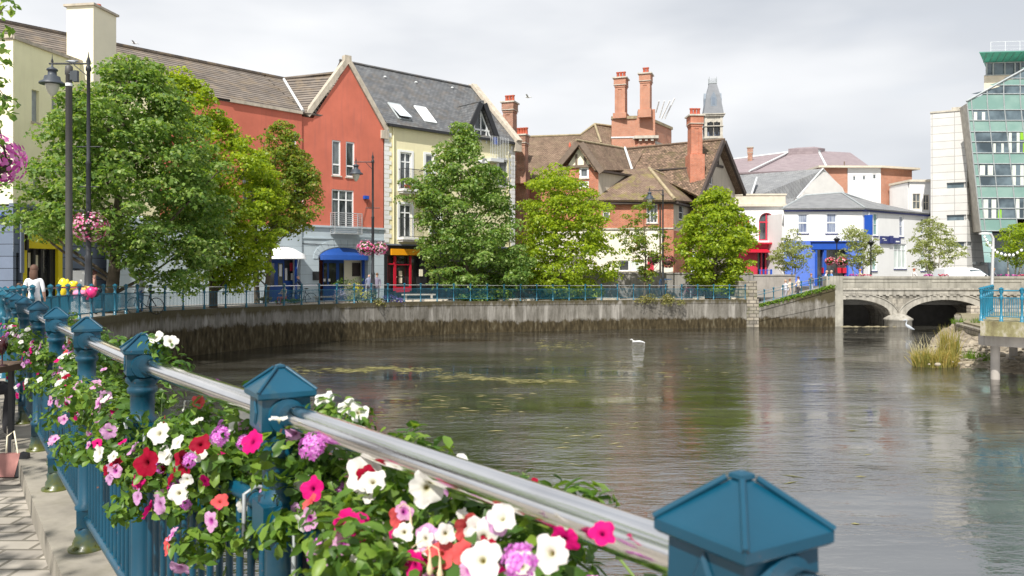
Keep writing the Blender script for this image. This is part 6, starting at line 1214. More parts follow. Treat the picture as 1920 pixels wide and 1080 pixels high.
# ================================================================== lamps, baskets, poles
BLK_ = M('black_metal')
BLOOM_PW = COLR('pink_white_blooms', (.55, .02, .16), (.68, .10, .30), (.80, .45, .58), (.85, .78, .80)); BLOOM_PK = COLR('magenta_pink_blooms', (.42, .03, .28), (.65, .10, .45), (.78, .35, .62)); BLOOM_RED = COLR('red_pink_blooms', (.50, .01, .04), (.70, .05, .12), (.80, .40, .50), (.85, .75, .75)); BLOOM_DK = COLR('dark_red_blooms', (.05, .06, .02), (.14, .02, .05), (.22, .05, .10))
def basket(c, r, bloom, label, n=260, s=.09, leaf=LEAF_FLOWER, group='hanging flower baskets', hang=None):
    root = thing('hanging_basket', c, label, 'flower basket', group); c = np.array(c, float)
    m = MB(); m.lathe([(.05, -r * .55), (r * .45, -r * .35), (r * .6, -.02), (r * .6, 0)], tuple(c), 14)
    if hang is not None:
        for a in (0, 2.1, 4.2): m.tube([tuple(c + np.array((r * .5 * math.cos(a), r * .5 * math.sin(a), 0))), hang], .012, 4)
    m.build('bowl', M('dark_timber'), root)
    d = rng.normal(size=(26, 3)); d /= np.linalg.norm(d, axis=1, keepdims=True); cc = c + d * r * np.array([.68, .68, .55]) + np.array([0, 0, .05 * r]); V_, F = clusters(cc, np.full(26, r * .34), 24, s * .9); npmesh('foliage', V_, F, leaf, root)
    d = rng.normal(size=(n, 3)); d /= np.linalg.norm(d, axis=1, keepdims=True); P_ = c + d * r * np.array([1, 1, .85]) * rng.uniform(.86, 1.08, (n, 1)); S = s * rng.uniform(.7, 1.2, n)
    T = np.cross(d, rng.normal(size=(n, 3))); T /= np.linalg.norm(T, axis=1, keepdims=True); B = np.cross(d, T); ang = np.arange(6) * math.pi / 3
    V2 = P_[:, None, :] + (T[:, None, :] * np.cos(ang)[None, :, None] + B[:, None, :] * np.sin(ang)[None, :, None]) * S[:, None, None] * .6
    o = npmesh('blossoms', V2.reshape(-1, 3), np.arange(6 * n).reshape(-1, 6), bloom, root); o['kind'] = 'stuff'
    return root
def lamp_post(px, ytop, ybase, Y, lpx, ly, label, bask=None, scale=1.):
    b = at(px, ybase, Y); T = at(px, ytop, Y); A = at(lpx, ly, Y); root = thing('street_lamp', b, label, 'street lamp', 'black lamp posts with a lantern arm'); H = T.z - b.z; s = H / 9.5
    m = MB(); m.lathe([(.20 * s, 0), (.20 * s, .5 * s), (.15 * s, .6 * s), (.12 * s, 1.6 * s), (.14 * s, 1.7 * s), (.095 * s, 1.8 * s), (.085 * s, H * .55), (.11 * s, H * .555), (.07 * s, H * .565), (.065 * s, H - .75 * s), (.10 * s, H - .72 * s), (.10 * s, H - .6 * s), (.05 * s, H - .5 * s), (.085 * s, H - .38 * s), (.03 * s, H - .2 * s), (.006, H)], b, 12); m.build('post', BLK_, root)
    az_ = A.z + .62 * s; m = MB(); m.tube([(T.x, Y, az_), (A.x - .12 * s, Y, az_)], .035 * s, 6); m.tube([(T.x, Y, az_ - .5 * s), ((T.x * .6 + A.x * .4), Y, az_ - .05)], .02 * s, 5)
    for f in (0.62,): m.tube([(T.x - .45 * s, Y, b.z + H * f), (T.x + .45 * s, Y, b.z + H * f)], .025 * s, 5); m.tube([(T.x - .4 * s, Y, b.z + H * (f - .16)), (T.x + .4 * s, Y, b.z + H * (f - .16))], .025 * s, 5)
    m.lathe([(.02, 0), (.05 * s, .08 * s), (.02 * s, .2 * s), (.004, .36 * s)], (A.x, Y, az_), 8); m.build('arm', BLK_, root)
    m = MB(); m.lathe([(.46 * s, -.16 * s), (.45 * s, -.11 * s), (.30 * s, -.02 * s), (.27 * s, .13 * s), (.16 * s, .17 * s), (.15 * s, .34 * s), (.20 * s, .36 * s), (.18 * s, .42 * s), (.04 * s, .5 * s), (.03 * s, .62 * s)], A, 18); ln = m.build('lantern', mat('dark_slate_paint', (.045, .055, .07), .5, .15), root)
    m = MB(); m.lathe([(.04 * s, -.62 * s), (.13 * s, -.52 * s), (.20 * s, -.38 * s), (.25 * s, -.2 * s), (.25 * s, -.17 * s)], A, 14); m.build('glass_bowl', mat('milky_glass', (.55, .54, .46), .2, .05), ln)
    return root
lamp_post(166, 97, 566, 29.6, 98, 150, 'tall lamp post with spike finial in front of the big lime tree')
lamp_post(699, 284, 563, 50.2, 667.5, 322, 'lamp post before the red house, with pink basket halfway up')
lamp_post(1243, 352, 556, 57.2, 1218, 370, 'lamp post beside the thin young maple by the brick villa')
basket(at(168, 425, 29.6), .66, BLOOM_PW, 'round basket of pink and white flowers on the lamp post before the lime tree', 420, .075)
p_ = at(686, 465, 50.2); basket(p_, .58, BLOOM_PW, 'left of the two joined pink baskets on the lamp post at the red house', 200, .10); basket(at(712, 466, 50.2), .52, BLOOM_PW, 'right of the two joined pink baskets on the lamp post at the red house', 170, .10)
basket(at(1226, 487, 57.2), .5, BLOOM_DK, 'dark red basket, left side of the lamp post by the villa', 120, .10); basket(at(1252, 490, 57.2), .58, BLOOM_DK, 'dark red basket, right side of the lamp post by the villa', 140, .10)
basket(at(1557, 490, 62.5), .42, BLOOM_RED, 'left red and white basket on the small lamp before the blue shop', 110, .11); basket(at(1578, 491, 62.5), .5, BLOOM_RED, 'right red and white basket on the small lamp before the blue shop', 130, .11)
q = at(-18, 298, 9.0); bp_ = V((q.x - .42, 9.0, 2.33)); root = thing('basket_post', bp_, 'dark post just outside the left edge that carries the nearest flower basket', 'post'); m = MB(); m.lathe([(.1, 0), (.06, .3), (.05, 4.6), (.07, 4.65), (.01, 4.9)], bp_, 10); m.tube([V((bp_.x, 9, 6.3)), V((q.x, 9, 6.35)), V((q.x, 9, 5.9))], .018, 6); m.build('post', BLK_, root)
basket(q, .36, BLOOM_PK, 'nearest basket of pink and purple flowers cut off by the upper left edge', 330, .055, hang=(q.x, 9, 5.95))
for px, y0, lab in ((1569, 446, 'small lamp post carrying two red baskets in front of the blue shop'), (1633, 452, 'plain small lamp post beside the birch at the white corner building')):
    b = at(px, 515, 62.5); T = at(px, y0, 62.5); root = thing('street_lamp', b, lab, 'street lamp'); m = MB(); m.lathe([(.09, -1.5), (.09, 0), (.05, .3), (.045, T.z - b.z - .4), (.07, T.z - b.z - .35)], b, 8); m.build('post', BLK_, root)
    m = MB(); m.lathe([(.08, -.38), (.26, -.12), (.30, -.1), (.05, .05), (.02, .15)], T, 8); m.build('lantern', BLK_, root)
# plain pole with camera box and pigeon
b = at(127, 566, 27.5); T = at(131, 122, 27.5); b.x = T.x - .03
root = thing('camera_pole', b, 'thick dark grey pole with camera box and white band left of the lamp post', 'pole'); m = MB(); m.lathe([(.14, 0), (.115, .3), (.105, T.z - b.z - .35), (.13, T.z - b.z - .33), (.12, T.z - b.z - .05), (.06, T.z - b.z)], b, 14); m.build('post', mat('dark_grey_pole', (.07, .068, .066), .55, .15), root)
m = MB(); q = at(142, 143, 27.4); m.box(q, (.16, .14, .38)); m.box(q + V((-.12, 0, .02)), (.12, .1, .3)); m.tube([q + V((-.25, 0, .1)), q], .02, 5); m.build('camera_box', mat('dark_box', (.05, .06, .07), .5), root)
m = MB(); q = at(131, 159, 27.5); m.tube([V((b.x, q.y, q.z - .05)), V((b.x, q.y, q.z + .05))], .112, 14); m.build('white_band', M('white_paint'), root)
# silver street light with festoon
b = at(1858, 560, 45); T = at(1862, 460, 45); A = at(1840, 437, 45); root = thing('street_light', V((b.x, b.y, 2.1)), 'slim silver street light curving left above the bridge parapet', 'street light')
m = MB(); m.tube([V((b.x, 45, 1.0)), T, at(1862, 447, 45), at(1858, 439, 45), at(1850, 437, 45), A], [.09, .075, .07, .065, .06, .05], 10); m.build('post', mat('silver_paint', (.60, .61, .62), .35, .05, metal=.3), root)
m = MB(); m.box(at(1845, 438, 45), (.50, .16, .10)); m.build('lamp_head', mat('lamp_head_grey', (.66, .66, .65), .5), root)
ft = thing('festoon_lights', at(1850, 450, 45), 'string of small white bulbs hanging from the silver street light', 'string lights'); pts = [at(x, y, 45) for x, y in ((1846, 441), (1852, 452), (1860, 462), (1870, 470), (1885, 475), (1900, 475), (1915, 466), (1935, 450))]; m = MB(); m.tube(pts, .018, 5); m.build('cable', BLK_, ft)
for i in range(len(pts) - 1):
    for f in (.0, .5): q = pts[i].lerp(pts[i + 1], f); m = MB(); m.ball(q - V((0, 0, .1)), (.07, .07, .09), 8, 6); m.build('bulb', M('white_paint'), ft)
# ================================================================== people
def person(loc, yaw, h, pose, top, bottom, hair='short', hairc=(.06, .035, .02), skin=(.62, .36, .26), label='', sleeves='long', group=None, scale_z=1.):
    J = dict(pel=(0, 0, .93), wai=(0, 0, 1.08), che=(0, .01, 1.30), nec=(0, 0, 1.48), hd0=(0, .015, 1.575), hd1=(0, .02, 1.67))
    for s, n in ((-1, 'L'), (1, 'R')):
        J.update({'sh' + n: (s * .165, 0, 1.41), 'el' + n: (s * .22, -.02, 1.14), 'wr' + n: (s * .22, .07, .92), 'ha' + n: (s * .215, .11, .84), 'hi' + n: (s * .09, 0, .88), 'kn' + n: (s * .10, .02, .49), 'an' + n: (s * .10, -.01, .09), 'to' + n: (s * .11, .13, .04)})
    if pose == 'walk': J.update(knL=(-.09, .16, .50), anL=(-.09, .26, .10), toL=(-.09, .40, .07), knR=(.09, -.03, .49), anR=(.09, -.30, .15), toR=(.09, -.20, .05), elL=(-.22, -.12, 1.15), wrL=(-.2, -.05, .93), haL=(-.2, 0, .86), elR=(.22, .1, 1.16), wrR=(.2, .28, 1.02), haR=(.19, .35, .98))
    if pose == 'point': J.update(elR=(.42, .04, 1.40), wrR=(.66, .06, 1.41), haR=(.75, .07, 1.41))
    if pose == 'lean': J.update(elL=(-.24, .14, 1.18), wrL=(-.12, .32, 1.08), haL=(-.05, .38, 1.07), elR=(.24, .14, 1.18), wrR=(.12, .32, 1.08), haR=(.05, .38, 1.07), che=(0, .08, 1.29), nec=(0, .12, 1.45), hd0=(0, .16, 1.55), hd1=(0, .19, 1.64), shL=(-.165, .08, 1.39), shR=(.165, .08, 1.39))
    if pose in ('sit', 'cycle'):
        for k_ in ('pel', 'wai', 'che', 'nec', 'hd0', 'hd1', 'shL', 'shR', 'elL', 'elR', 'wrL', 'wrR', 'haL', 'haR', 'hiL', 'hiR'): x, y, z = J[k_]; J[k_] = (x, y, z - (.44 if pose == 'sit' else -.02))
        if pose == 'sit': J.update(knL=(-.12, .42, .50), anL=(-.12, .42, .09), toL=(-.12, .56, .05), knR=(.12, .44, .50), anR=(.13, .40, .09), toR=(.13, .54, .05), elL=(-.24, .08, .74), wrL=(-.16, .30, .72), haL=(-.1, .37, .72), elR=(.24, .08, .74), wrR=(.16, .30, .72), haR=(.1, .37, .72))
        else: J.update(che=(0, .14, 1.27), wai=(0, .05, 1.10), nec=(0, .20, 1.46), hd0=(0, .22, 1.56), hd1=(0, .22, 1.66), shL=(-.17, .17, 1.40), shR=(.17, .17, 1.40), elL=(-.24, .36, 1.20), elR=(.24, .36, 1.20), wrL=(-.24, .58, 1.06), wrR=(.24, .58, 1.06), haL=(-.24, .64, 1.04), haR=(.24, .64, 1.04), knL=(-.1, .30, .72), anL=(-.1, .20, .32), toL=(-.1, .34, .28), knR=(.1, .16, .50), anR=(.1, .10, .14), toR=(.1, .25, .12))
    Rd = dict(pel=(.135, .105), wai=(.125, .095), che=(.155, .11), nec=(.055, .055), hd0=(.075, .085), hd1=(.080, .095))
    for n in 'LR': Rd.update({'sh' + n: (.065, .065), 'el' + n: (.046, .046), 'wr' + n: (.03, .03), 'ha' + n: (.036, .024), 'hi' + n: (.088, .088), 'kn' + n: (.062, .062), 'an' + n: (.042, .042), 'to' + n: (.038, .032)})
    E = [('pel', 'wai'), ('wai', 'che'), ('che', 'nec'), ('nec', 'hd0'), ('hd0', 'hd1')]
    for n in 'LR': E += [('che', 'sh' + n), ('sh' + n, 'el' + n), ('el' + n, 'wr' + n), ('wr' + n, 'ha' + n), ('pel', 'hi' + n), ('hi' + n, 'kn' + n), ('kn' + n, 'an' + n), ('an' + n, 'to' + n)]
    K = list(J); k = h / 1.75; me = bpy.data.meshes.new('body'); me.from_pydata([tuple(c * k for c in J[q]) for q in K], [(K.index(a), K.index(b)) for a, b in E], [])
    o = bpy.data.objects.new('body_tmp', me); col.objects.link(o); md = o.modifiers.new('s', 'SKIN'); md.use_smooth_shade = True
    for i, q in enumerate(K): me.skin_vertices[0].data[i].radius = tuple(r_ * k for r_ in Rd[q]); me.skin_vertices[0].data[i].use_root = (q == 'pel')
    ss = o.modifiers.new('u', 'SUBSURF'); ss.levels = 1; ss.render_levels = 1
    dg = bpy.context.evaluated_depsgraph_get(); dg.update(); em = bpy.data.meshes.new_from_object(o.evaluated_get(dg)); bpy.data.objects.remove(o)
    root = thing('person', loc, label, 'person', group); root.rotation_euler = (0, 0, yaw)
    def cm(c, r_=.85): nme = 'cloth_%.3f_%.3f_%.3f' % tuple(c); return mat(nme, c, r_, .12, 9)
    em.materials.clear(); mats = [mat('skin_%.2f' % skin[0], skin, .6, .05), cm(top), cm(bottom), mat('shoe', (.03, .025, .02), .6)]
    for m_ in mats: em.materials.append(m_)
    segs = [(np.array(J[a]) * k, np.array(J[b]) * k, a, b) for a, b in E]
    def mi(a, b):
        if b[:2] in ('hd',) or a == 'hd0' or (a == 'che' and b == 'nec' and False): return 0
        if b[:2] == 'ha': return 0
        if b[:2] == 'wr': return 1 if sleeves == 'long' else 0
        if b[:2] in ('el',): return 1 if sleeves != 'none' else 0
        if b[:2] in ('hi', 'kn', 'an'): return 2
        if b[:2] == 'to': return 3
        return 1
    C_ = np.zeros(len(em.polygons) * 3); em.polygons.foreach_get('center', C_); C_ = C_.reshape(-1, 3); best = np.full(len(C_), 1e9); idx = np.zeros(len(C_), int)
    for A_, B_, a, b in segs:
        d = B_ - A_; t_ = np.clip(((C_ - A_) @ d) / (d @ d), 0, 1); ds = np.linalg.norm(C_ - (A_ + t_[:, None] * d), axis=1) - (Rd[a][0] * .9 * k); u_ = ds < best; best[u_] = ds[u_]; idx[u_] = mi(a, b)
    zn = (J['nec'][2] + .03) * k; idx[(C_[:, 2] > zn) & (np.abs(C_[:, 0]) < .12)] = 0
    em.polygons.foreach_set('material_index', idx.astype(np.int32)); em.polygons.foreach_set('use_smooth', [True] * len(em.polygons))
    bo = bpy.data.objects.new('body', em); col.objects.link(bo); bo.parent = root; ORG[bo.name] = tuple(loc)
    if hair != 'bald':
        hx, hy, hzz = [c * k for c in J['hd1']]; m = MB(); m.ball((hx, hy - .018 * k, hzz + .012 * k), (.098 * k, .112 * k, .115 * k), 12, 8)
        m.v = [(x, y, max(z, hzz - .03 * k) if y > hy + .02 * k else z) for x, y, z in m.v]
        if hair == 'long': m.ball((hx, hy - .07 * k, hzz - .13 * k), (.10 * k, .065 * k, .19 * k), 10, 7)
        if hair == 'bun': m.ball((hx, hy - .07 * k, hzz + .10 * k), (.06 * k, .06 * k, .055 * k), 10, 6)
        if hair == 'cap': m.ball((hx, hy + .09 * k, hzz + .02 * k), (.075 * k, .07 * k, .014 * k), 10, 5)
        ho = m.build('hair' if hair != 'cap' else 'hat', mat('hair_%.3f' % hairc[0], hairc, .7, .2, 20), root, local=True)
    return root
def foot(px, Y, z=None):
    x = (px - CX) / FPX * Y
    return (x, Y, z)
W_, BK, NV, BL = (.75, .75, .76), (.03, .03, .035), (.05, .07, .13), (.12, .22, .45)
person(foot(64, 20.2, 2.3), R(15), 1.74, 'stand', (.80, .80, .82), (.75, .74, .72), 'long', (.11, .055, .035), label='woman in a white t-shirt with long brown hair seen from behind at the left railing', sleeves='short')
person(foot(39, 22.0, 2.25), R(-30), 1.70, 'sit', (.45, .30, .24), BK, 'bun', (.10, .055, .03), label='seated person with a brown hair bun behind the left railing')
person(foot(25, 21.5, 2.25), R(40), 1.62, 'sit', (.04, .05, .04), BK, 'short', (.05, .03, .02), label='seated person in dark clothes left of the one with the bun')
person(foot(12, 19.2, 2.3), R(60), 1.6, 'sit', (.62, .17, .08), BK, 'short', (.62, .17, .08), label='small orange clad figure peeping over the left railing caps')
person(foot(176, 31.5, 2.2), R(-60), 1.72, 'stand', (.42, .22, .18), (.05, .05, .07), 'short', (.07, .02, .015), label='person in a brown pink top beside the lime tree trunk')
person(foot(263, 35.2, 2.1), R(160), 1.76, 'stand', (.62, .66, .72), BL, 'short', (.10, .06, .04), label='person in a pale shirt under the big lime tree')
person(foot(692, 53.5, 1.93), R(200), 1.86, 'stand', (.20, .22, .33), (.1, .1, .13), 'bald', label='balding man in a blue grey jacket half hidden by the lamp post')
person(foot(707, 54.0, 1.93), R(180), 1.86, 'stand', (.22, .20, .27), (.12, .11, .13), 'short', (.16, .09, .05), label='man in an open jacket over a pale shirt right of the lamp post')
person(foot(533, 44.8, 2.0), R(150), 1.62, 'sit', (.40, .36, .30), (.30, .10, .10), 'cap', (.30, .29, .20), label='person in a pale cap seated by the railing below the white awning')
person(foot(1242, 58.6, 1.93), R(185), 1.76, 'point', (.16, .30, .62), (.06, .12, .3), 'short', (.20, .10, .06), label='person in light blue with an outstretched arm behind the third lamp post').scale = (-1, 1, 1)
person(foot(1297, 58.4, 1.93), R(200), 1.72, 'stand', (.06, .13, .13), (.30, .34, .38), 'short', (.03, .02, .02), skin=(.20, .11, .07), label='person in a dark teal jacket standing by the grey retaining wall')
RZ = lambda px: hz(np.interp(px, [1412, 1555], [575, 540]), 58.5)
GR = 'people gathered on the ramp by the bridge'
for px, col_, bt, hr, yw, ps, lab in ((1473, (.60, .62, .70), (.3, .3, .35), (.45, .30, .2), 120, 'walk', 'person in pale grey, leftmost on the ramp'), (1481, (.62, .50, .40), (.55, .45, .38), (.20, .12, .08), 200, 'walk', 'person in a cream jacket second from the left on the ramp'), (1497, (.66, .56, .46), (.04, .04, .05), (.10, .06, .04), 100, 'walk', 'person in a beige coat and black trousers in the middle of the ramp'), (1521, (.12, .12, .14), (.35, .40, .50), (.25, .13, .08), 190, 'stand', 'person in a black waistcoat over a white shirt on the ramp'), (1546, (.62, .60, .66), (.40, .42, .50), (.45, .32, .22), 250, 'lean', 'person in white leaning at the top of the ramp by the bridge end'), (1559, (.10, .25, .60), (.1, .1, .15), (.50, .38, .28), 90, 'stand', 'person in bright blue at the bridge end next to the baskets')):
    Yp = 58.6 if px < 1550 else 59.6; x, y, _ = foot(px, Yp); zz_ = RZ(px) - .25 if px < 1550 else 2.35
    person((x, y, zz_), R(yw), 1.62, ps, col_, bt, 'short', hr, label=lab, group=GR)
person(foot(1613, 62, 2.35), R(90), 1.74, 'walk', (.52, .42, .28), BK, 'short', (.40, .18, .08), label='walker in a tan top on the bridge below the second birch')
person(foot(1714, 62.5, 2.35), R(90), 1.78, 'walk', (.75, .72, .70), BK, 'short', (.35, .10, .05), label='red haired walker in white on the bridge, mid parapet')
person(foot(1863, 63, 2.35), R(90), 1.82, 'walk', (.14, .14, .17), BK, 'short', (.40, .22, .18), label='walker in a dark grey coat right of the silver street light')

# ================================================================== bicycles, benches, van, odds and ends
def bicycle(loc, yaw, label, c=(.05, .05, .06), group='bicycles on the promenade'):
    root = thing('bicycle', loc, label, 'bicycle', group); root.rotation_euler = (0, 0, yaw); r_ = .34
    for y in (-.52, .52):
        m = MB(); m.tube([(0, y + r_ * math.cos(a), r_ + r_ * math.sin(a)) for a in np.linspace(0, 2 * math.pi, 24, endpoint=False)], .018, 6, closed=True); w_o = m.build('wheel', M('tyre'), root, local=True)
        m = MB(); [m.tube([(0, y, r_), (0, y + (r_ - .02) * math.cos(a), r_ + (r_ - .02) * math.sin(a))], .003, 3) for a in np.linspace(0, 2 * math.pi, 12, endpoint=False)]; m.build('spokes', M('galvanised'), w_o, local=True)
    m = MB(); B_, S_, Hd = (0, -.08, .30), (0, -.22, .82), (0, .36, .82)
    for a, b in ((B_, S_), (B_, (0, .38, .70)), ((0, -.20, .76), Hd), (B_, (0, -.52, .34)), ((0, -.2, .76), (0, -.52, .34)), (Hd, (0, .52, .34)), (S_, (0, -.24, .92))): m.tube([a, b], .018, 6)
    m.build('frame', mat('bike_%.2f_%.2f' % (c[0], c[1]), c, .4), root, local=True)
    m = MB(); m.tube([(0, .36, .82), (0, .34, 1.0), (-.25, .42, 1.03)], .013, 6); m.tube([(0, .34, 1.0), (.25, .42, 1.03)], .013, 6); m.build('handlebar', M('galvanised'), root, local=True)
    m = MB(); m.ball((0, -.26, .95), (.07, .13, .035), 8, 5); m.build('saddle', M('black_paint'), root, local=True); return root
cyc = foot(566, 46.9, 1.98); cyc_p = person(cyc, R(105), 1.76, 'cycle', NV, (.06, .12, .26), 'bald', label='bald man in a navy jacket riding a bicycle past the white awning')
bicycle((cyc[0], cyc[1], 1.96), R(105), 'bicycle ridden by the bald man in the navy jacket')
bicycle(foot(272, 33.5, 2.12), R(80), 'parked bicycle leaning in the shade under the big lime tree')
bicycle(foot(1296, 57.5, 1.93), R(95), 'bicycle standing by the person in the dark teal jacket', (.25, .05, .10))
def bench(px, Y, w, label):
    c = foot(px, Y, 1.93); root = thing('bench', c, label, 'bench', 'pale topped benches on the far promenade'); m = MB(); m.box((c[0], c[1], c[2] + .48), (w, .5, .08), .15); m.build('seat', M('grey_wood'), root)
    for s in (-1, 1): m = MB(); m.box((c[0] + s * w * .38, c[1], c[2] + .22), (.14, .45, .44), .15); m.build('leg', M('light_stone'), root)
bench(612, 47.3, 1.5, 'pale bench behind the railing, right of the cyclist'); bench(785, 52, 2.2, 'longer pale bench in front of the black and red shop')
m_ = M('pale_stone')
for px, Y in ((573, 44.2), (594, 44.8), (617, 45.3), (760, 49.0), (783, 49.5), (808, 50), (828, 50.4), (944, 52.2), (966, 52.6), (990, 53), (1130, 54.2), (1150, 54.3), (1310, 55.7), (1375, 56.2)):
    q = foot(px, Y + .1, 1.98); mb = MB(); w_2 = .45 if px % 2 else .8; mb.box((q[0], q[1], 1.93 + .12), (w_2, .25, .2), .3); tag(mb.build('stone_block', m_), 'low pale stone block behind the foot of the far railing', 'stone block', 'pale blocks along the far kerb')
# white van
vp = V((at(1806, 0, 62.3).x, 62.3, 2.35)); VAN = thing('van', vp, 'white van driving right across the bridge, only its upper half above the parapet', 'van')
prof = [(-1.9, .45), (-1.95, 1.2), (-1.85, 1.75), (-1.6, 1.86), (.35, 1.86), (.75, 1.74), (1.45, 1.22), (2.1, 1.02), (2.25, .8), (2.25, .4)]
m = MB(); n_ = len(prof); hw_ = .88
vs = []
for s, sc_ in ((-1, .97), (-1, 1), (1, 1), (1, .97)):
    yy = s * hw_ if sc_ == 1 else s * (hw_ + .0)
    for x, z in prof: vs.append((vp.x + x, vp.y + s * (hw_ - (.12 if z > 1.3 else 0) + (0 if sc_ == 1 else .03)), vp.z + z * (1 if sc_ == 1 else .985)))
fs = [(a * n_ + i, a * n_ + i + 1, (a + 1) * n_ + i + 1, (a + 1) * n_ + i) for a in range(3) for i in range(n_ - 1)] + [tuple(range(n_))[::-1], tuple(range(3 * n_, 4 * n_))] + [(a * n_ + n_ - 1, a * n_, (a + 1) * n_, (a + 1) * n_ + n_ - 1) for a in range(3)]
m.add(vs, fs); m.build('body', mat('van_paint', (.80, .81, .82), .25, .02, coat=.6), VAN)
m = MB(); yv = vp.y - hw_ + .075; m.hexa([(vp.x + a, yv + d, vp.z + b) for d in (-.03, .02) for a, b in ((.05, 1.22), (1.25, 1.22), (.78, 1.66), (.05, 1.72))][0:4] + [(vp.x + a, yv + .05, vp.z + b) for a, b in ((.05, 1.22), (1.25, 1.22), (.78, 1.66), (.05, 1.72))]); m.build('side_window', M('dark_green_glass'), VAN)
m = MB(); m.hexa([(vp.x + .82, vp.y - .7, vp.z + 1.74), (vp.x + .82, vp.y + .7, vp.z + 1.74), (vp.x + 1.44, vp.y + .76, vp.z + 1.26), (vp.x + 1.44, vp.y - .76, vp.z + 1.26), (vp.x + .85, vp.y - .7, vp.z + 1.77), (vp.x + .85, vp.y + .7, vp.z + 1.77), (vp.x + 1.48, vp.y + .76, vp.z + 1.29), (vp.x + 1.48, vp.y - .76, vp.z + 1.29)]); m.build('windscreen', M('dark_green_glass'), VAN)
for x in (-1.3, 1.55):
    for s in (-1, 1): m = MB(); m.tube([(vp.x + x, vp.y + s * .70, vp.z + .33), (vp.x + x, vp.y + s * .89, vp.z + .33)], .33, 16); m.build('wheel', M('tyre'), VAN)
m = MB(); m.ball((vp.x + 1.2, vp.y - .98, vp.z + 1.2), (.08, .10, .12), 8, 5); m.build('wing_mirror', M('black_paint'), VAN)
# parapet flower troughs
for i, (px, w_2) in enumerate(((1600, 1.9), (1625, .9), (1742, .8), (1768, 1.0), (1895, 2.2), (1925, 1.5))):
    p = at(px, 517.5, 57.5); clump('flower_trough', (p.x, 57.55, p.z + .02), (w_2 / 2 + .1, .15, .14), 160, .10, BLOOM_PK if i % 2 == 0 else BLOOM_RED, 'low trough of pink and red flowers just behind the bridge parapet', 'flowers', 'flower troughs behind the bridge parapet')
# toy stall behind the left railing: inflatable toys
def toy(px, py, Y, r_, c, label): r_ = tuple(v_ * .78 for v_ in r_); p = at(px, py + 5, Y); m = MB(); m.ball(p, r_, 14, 9); m.ball(p + V((r_[0] * .9, 0, r_[2] * .5)), (r_[0] * .4, r_[1] * .5, r_[2] * .4), 8, 6); m.tube([p + V((-r_[0] * .5, 0, -r_[2] * .6)), p + V((-r_[0] * .8, 0, -r_[2] * 1.3))], r_[0] * .2, 6); tag(m.build('inflatable_toy', mat('toy_%s' % label.split()[0], c, .35, .08, coat=.3)), label, 'toy', 'bright toys at the left railing')
toy(118, 534, 27.2, (.22, .18, .42), (.80, .62, .02), 'yellow toy left of the thick pole'); toy(136, 530, 27.0, (.18, .15, .20), (.82, .66, .05), 'yellow round toy right of the thick pole'); toy(150, 545, 26.8, (.30, .2, .17), (.85, .25, .42), 'pink long toy over the left railing')
toy(171, 543, 26.6, (.22, .18, .24), (.80, .03, .20), 'crimson round toy next to the pink one'); toy(160, 537, 27, (.16, .12, .14), (.85, .55, .10), 'golden small toy between the pole and the pink toy'); toy(178, 543, 27.2, (.2, .15, .22), (.02, .02, .03), 'black round toy at the right end of the toys')
p = at(153, 510, 33.5); m = MB(); m.box((p.x, 33.5, 2.9), (.85, .06, 2.1)); tag(m.build('display_board', M('white_render')), 'plain white board standing between the lamp post and the yellow shop', 'panel')
# seated drinker, table, glass and bag at the left edge
tb = at(-12, 690, 6.6); tz = hz(684, 6.6); root = thing('bar_table', (tb.x - .15, 6.6, 2.33), 'dark wooden table top cut off by the left edge', 'table')
m = MB(); m.box((tb.x - .12, 6.6, tz - .02), (.62, .5, .05)); m.build('table_top', M('wood'), root)
for dx, dy in ((.14, -.2), (.14, .2), (-.38, -.2), (-.38, .2)): m = MB(); m.box((tb.x - .12 + dx, 6.6 + dy, (2.33 + tz - .05) / 2), (.035, .035, tz - .05 - 2.33)); m.build('leg', M('black_metal'), root)
g = at(4, 684, 6.5); m = MB(); m.lathe([(.04, 0), (.038, .006), (.006, .012), (.006, .09), (.03, .12), (.045, .17), (.036, .23), (.033, .23), (.006, .125)], (g.x, g.y, tz + .006), 16); tag(m.build('wine_glass', mat('red_wine_glass', (.05, .008, .012), .06, .05, coat=.8)), 'glass of red wine on the dark table at the left edge', 'glass')
dr = person((tb.x - .80, 7.3, 2.33), R(-60), 1.72, 'sit', (.10, .26, .26), BK, 'short', label='drinker in a teal top leaning an arm over the dark table', sleeves='short')
bg_ = at(19, 858, 6.1); root = thing('handbag', (bg_.x, 6.1, 2.33), 'dusty pink handbag with black side hanging under the table', 'handbag')
m = MB(); x, y, z = bg_.x, 6.1, 2.34; m.hexa([(x - .10, y - .05, z), (x + .06, y - .05, z), (x + .07, y + .05, z), (x - .09, y + .05, z), (x - .07, y - .02, z + .17), (x + .09, y - .02, z + .17), (x + .09, y + .02, z + .17), (x - .07, y + .02, z + .17)]); m.build('body', mat('pink_leather', (.42, .19, .17), .5, .15, 8), root)
m = MB(); m.hexa([(x + .065, y - .05, z), (x + .14, y - .04, z), (x + .14, y + .05, z), (x + .07, y + .05, z), (x + .09, y - .02, z + .18), (x + .14, y - .01, z + .17), (x + .14, y + .02, z + .17), (x + .09, y + .02, z + .18)]); m.build('side_panel', M('black_paint'), root)
m = MB(); m.tube([(x - .03, y, z + .17), (x - .02, y, z + .30), (x + .03, y, z + .34), (x + .06, y, z + .17)], .006, 6); m.build('strap', M('pale_cream'), root)
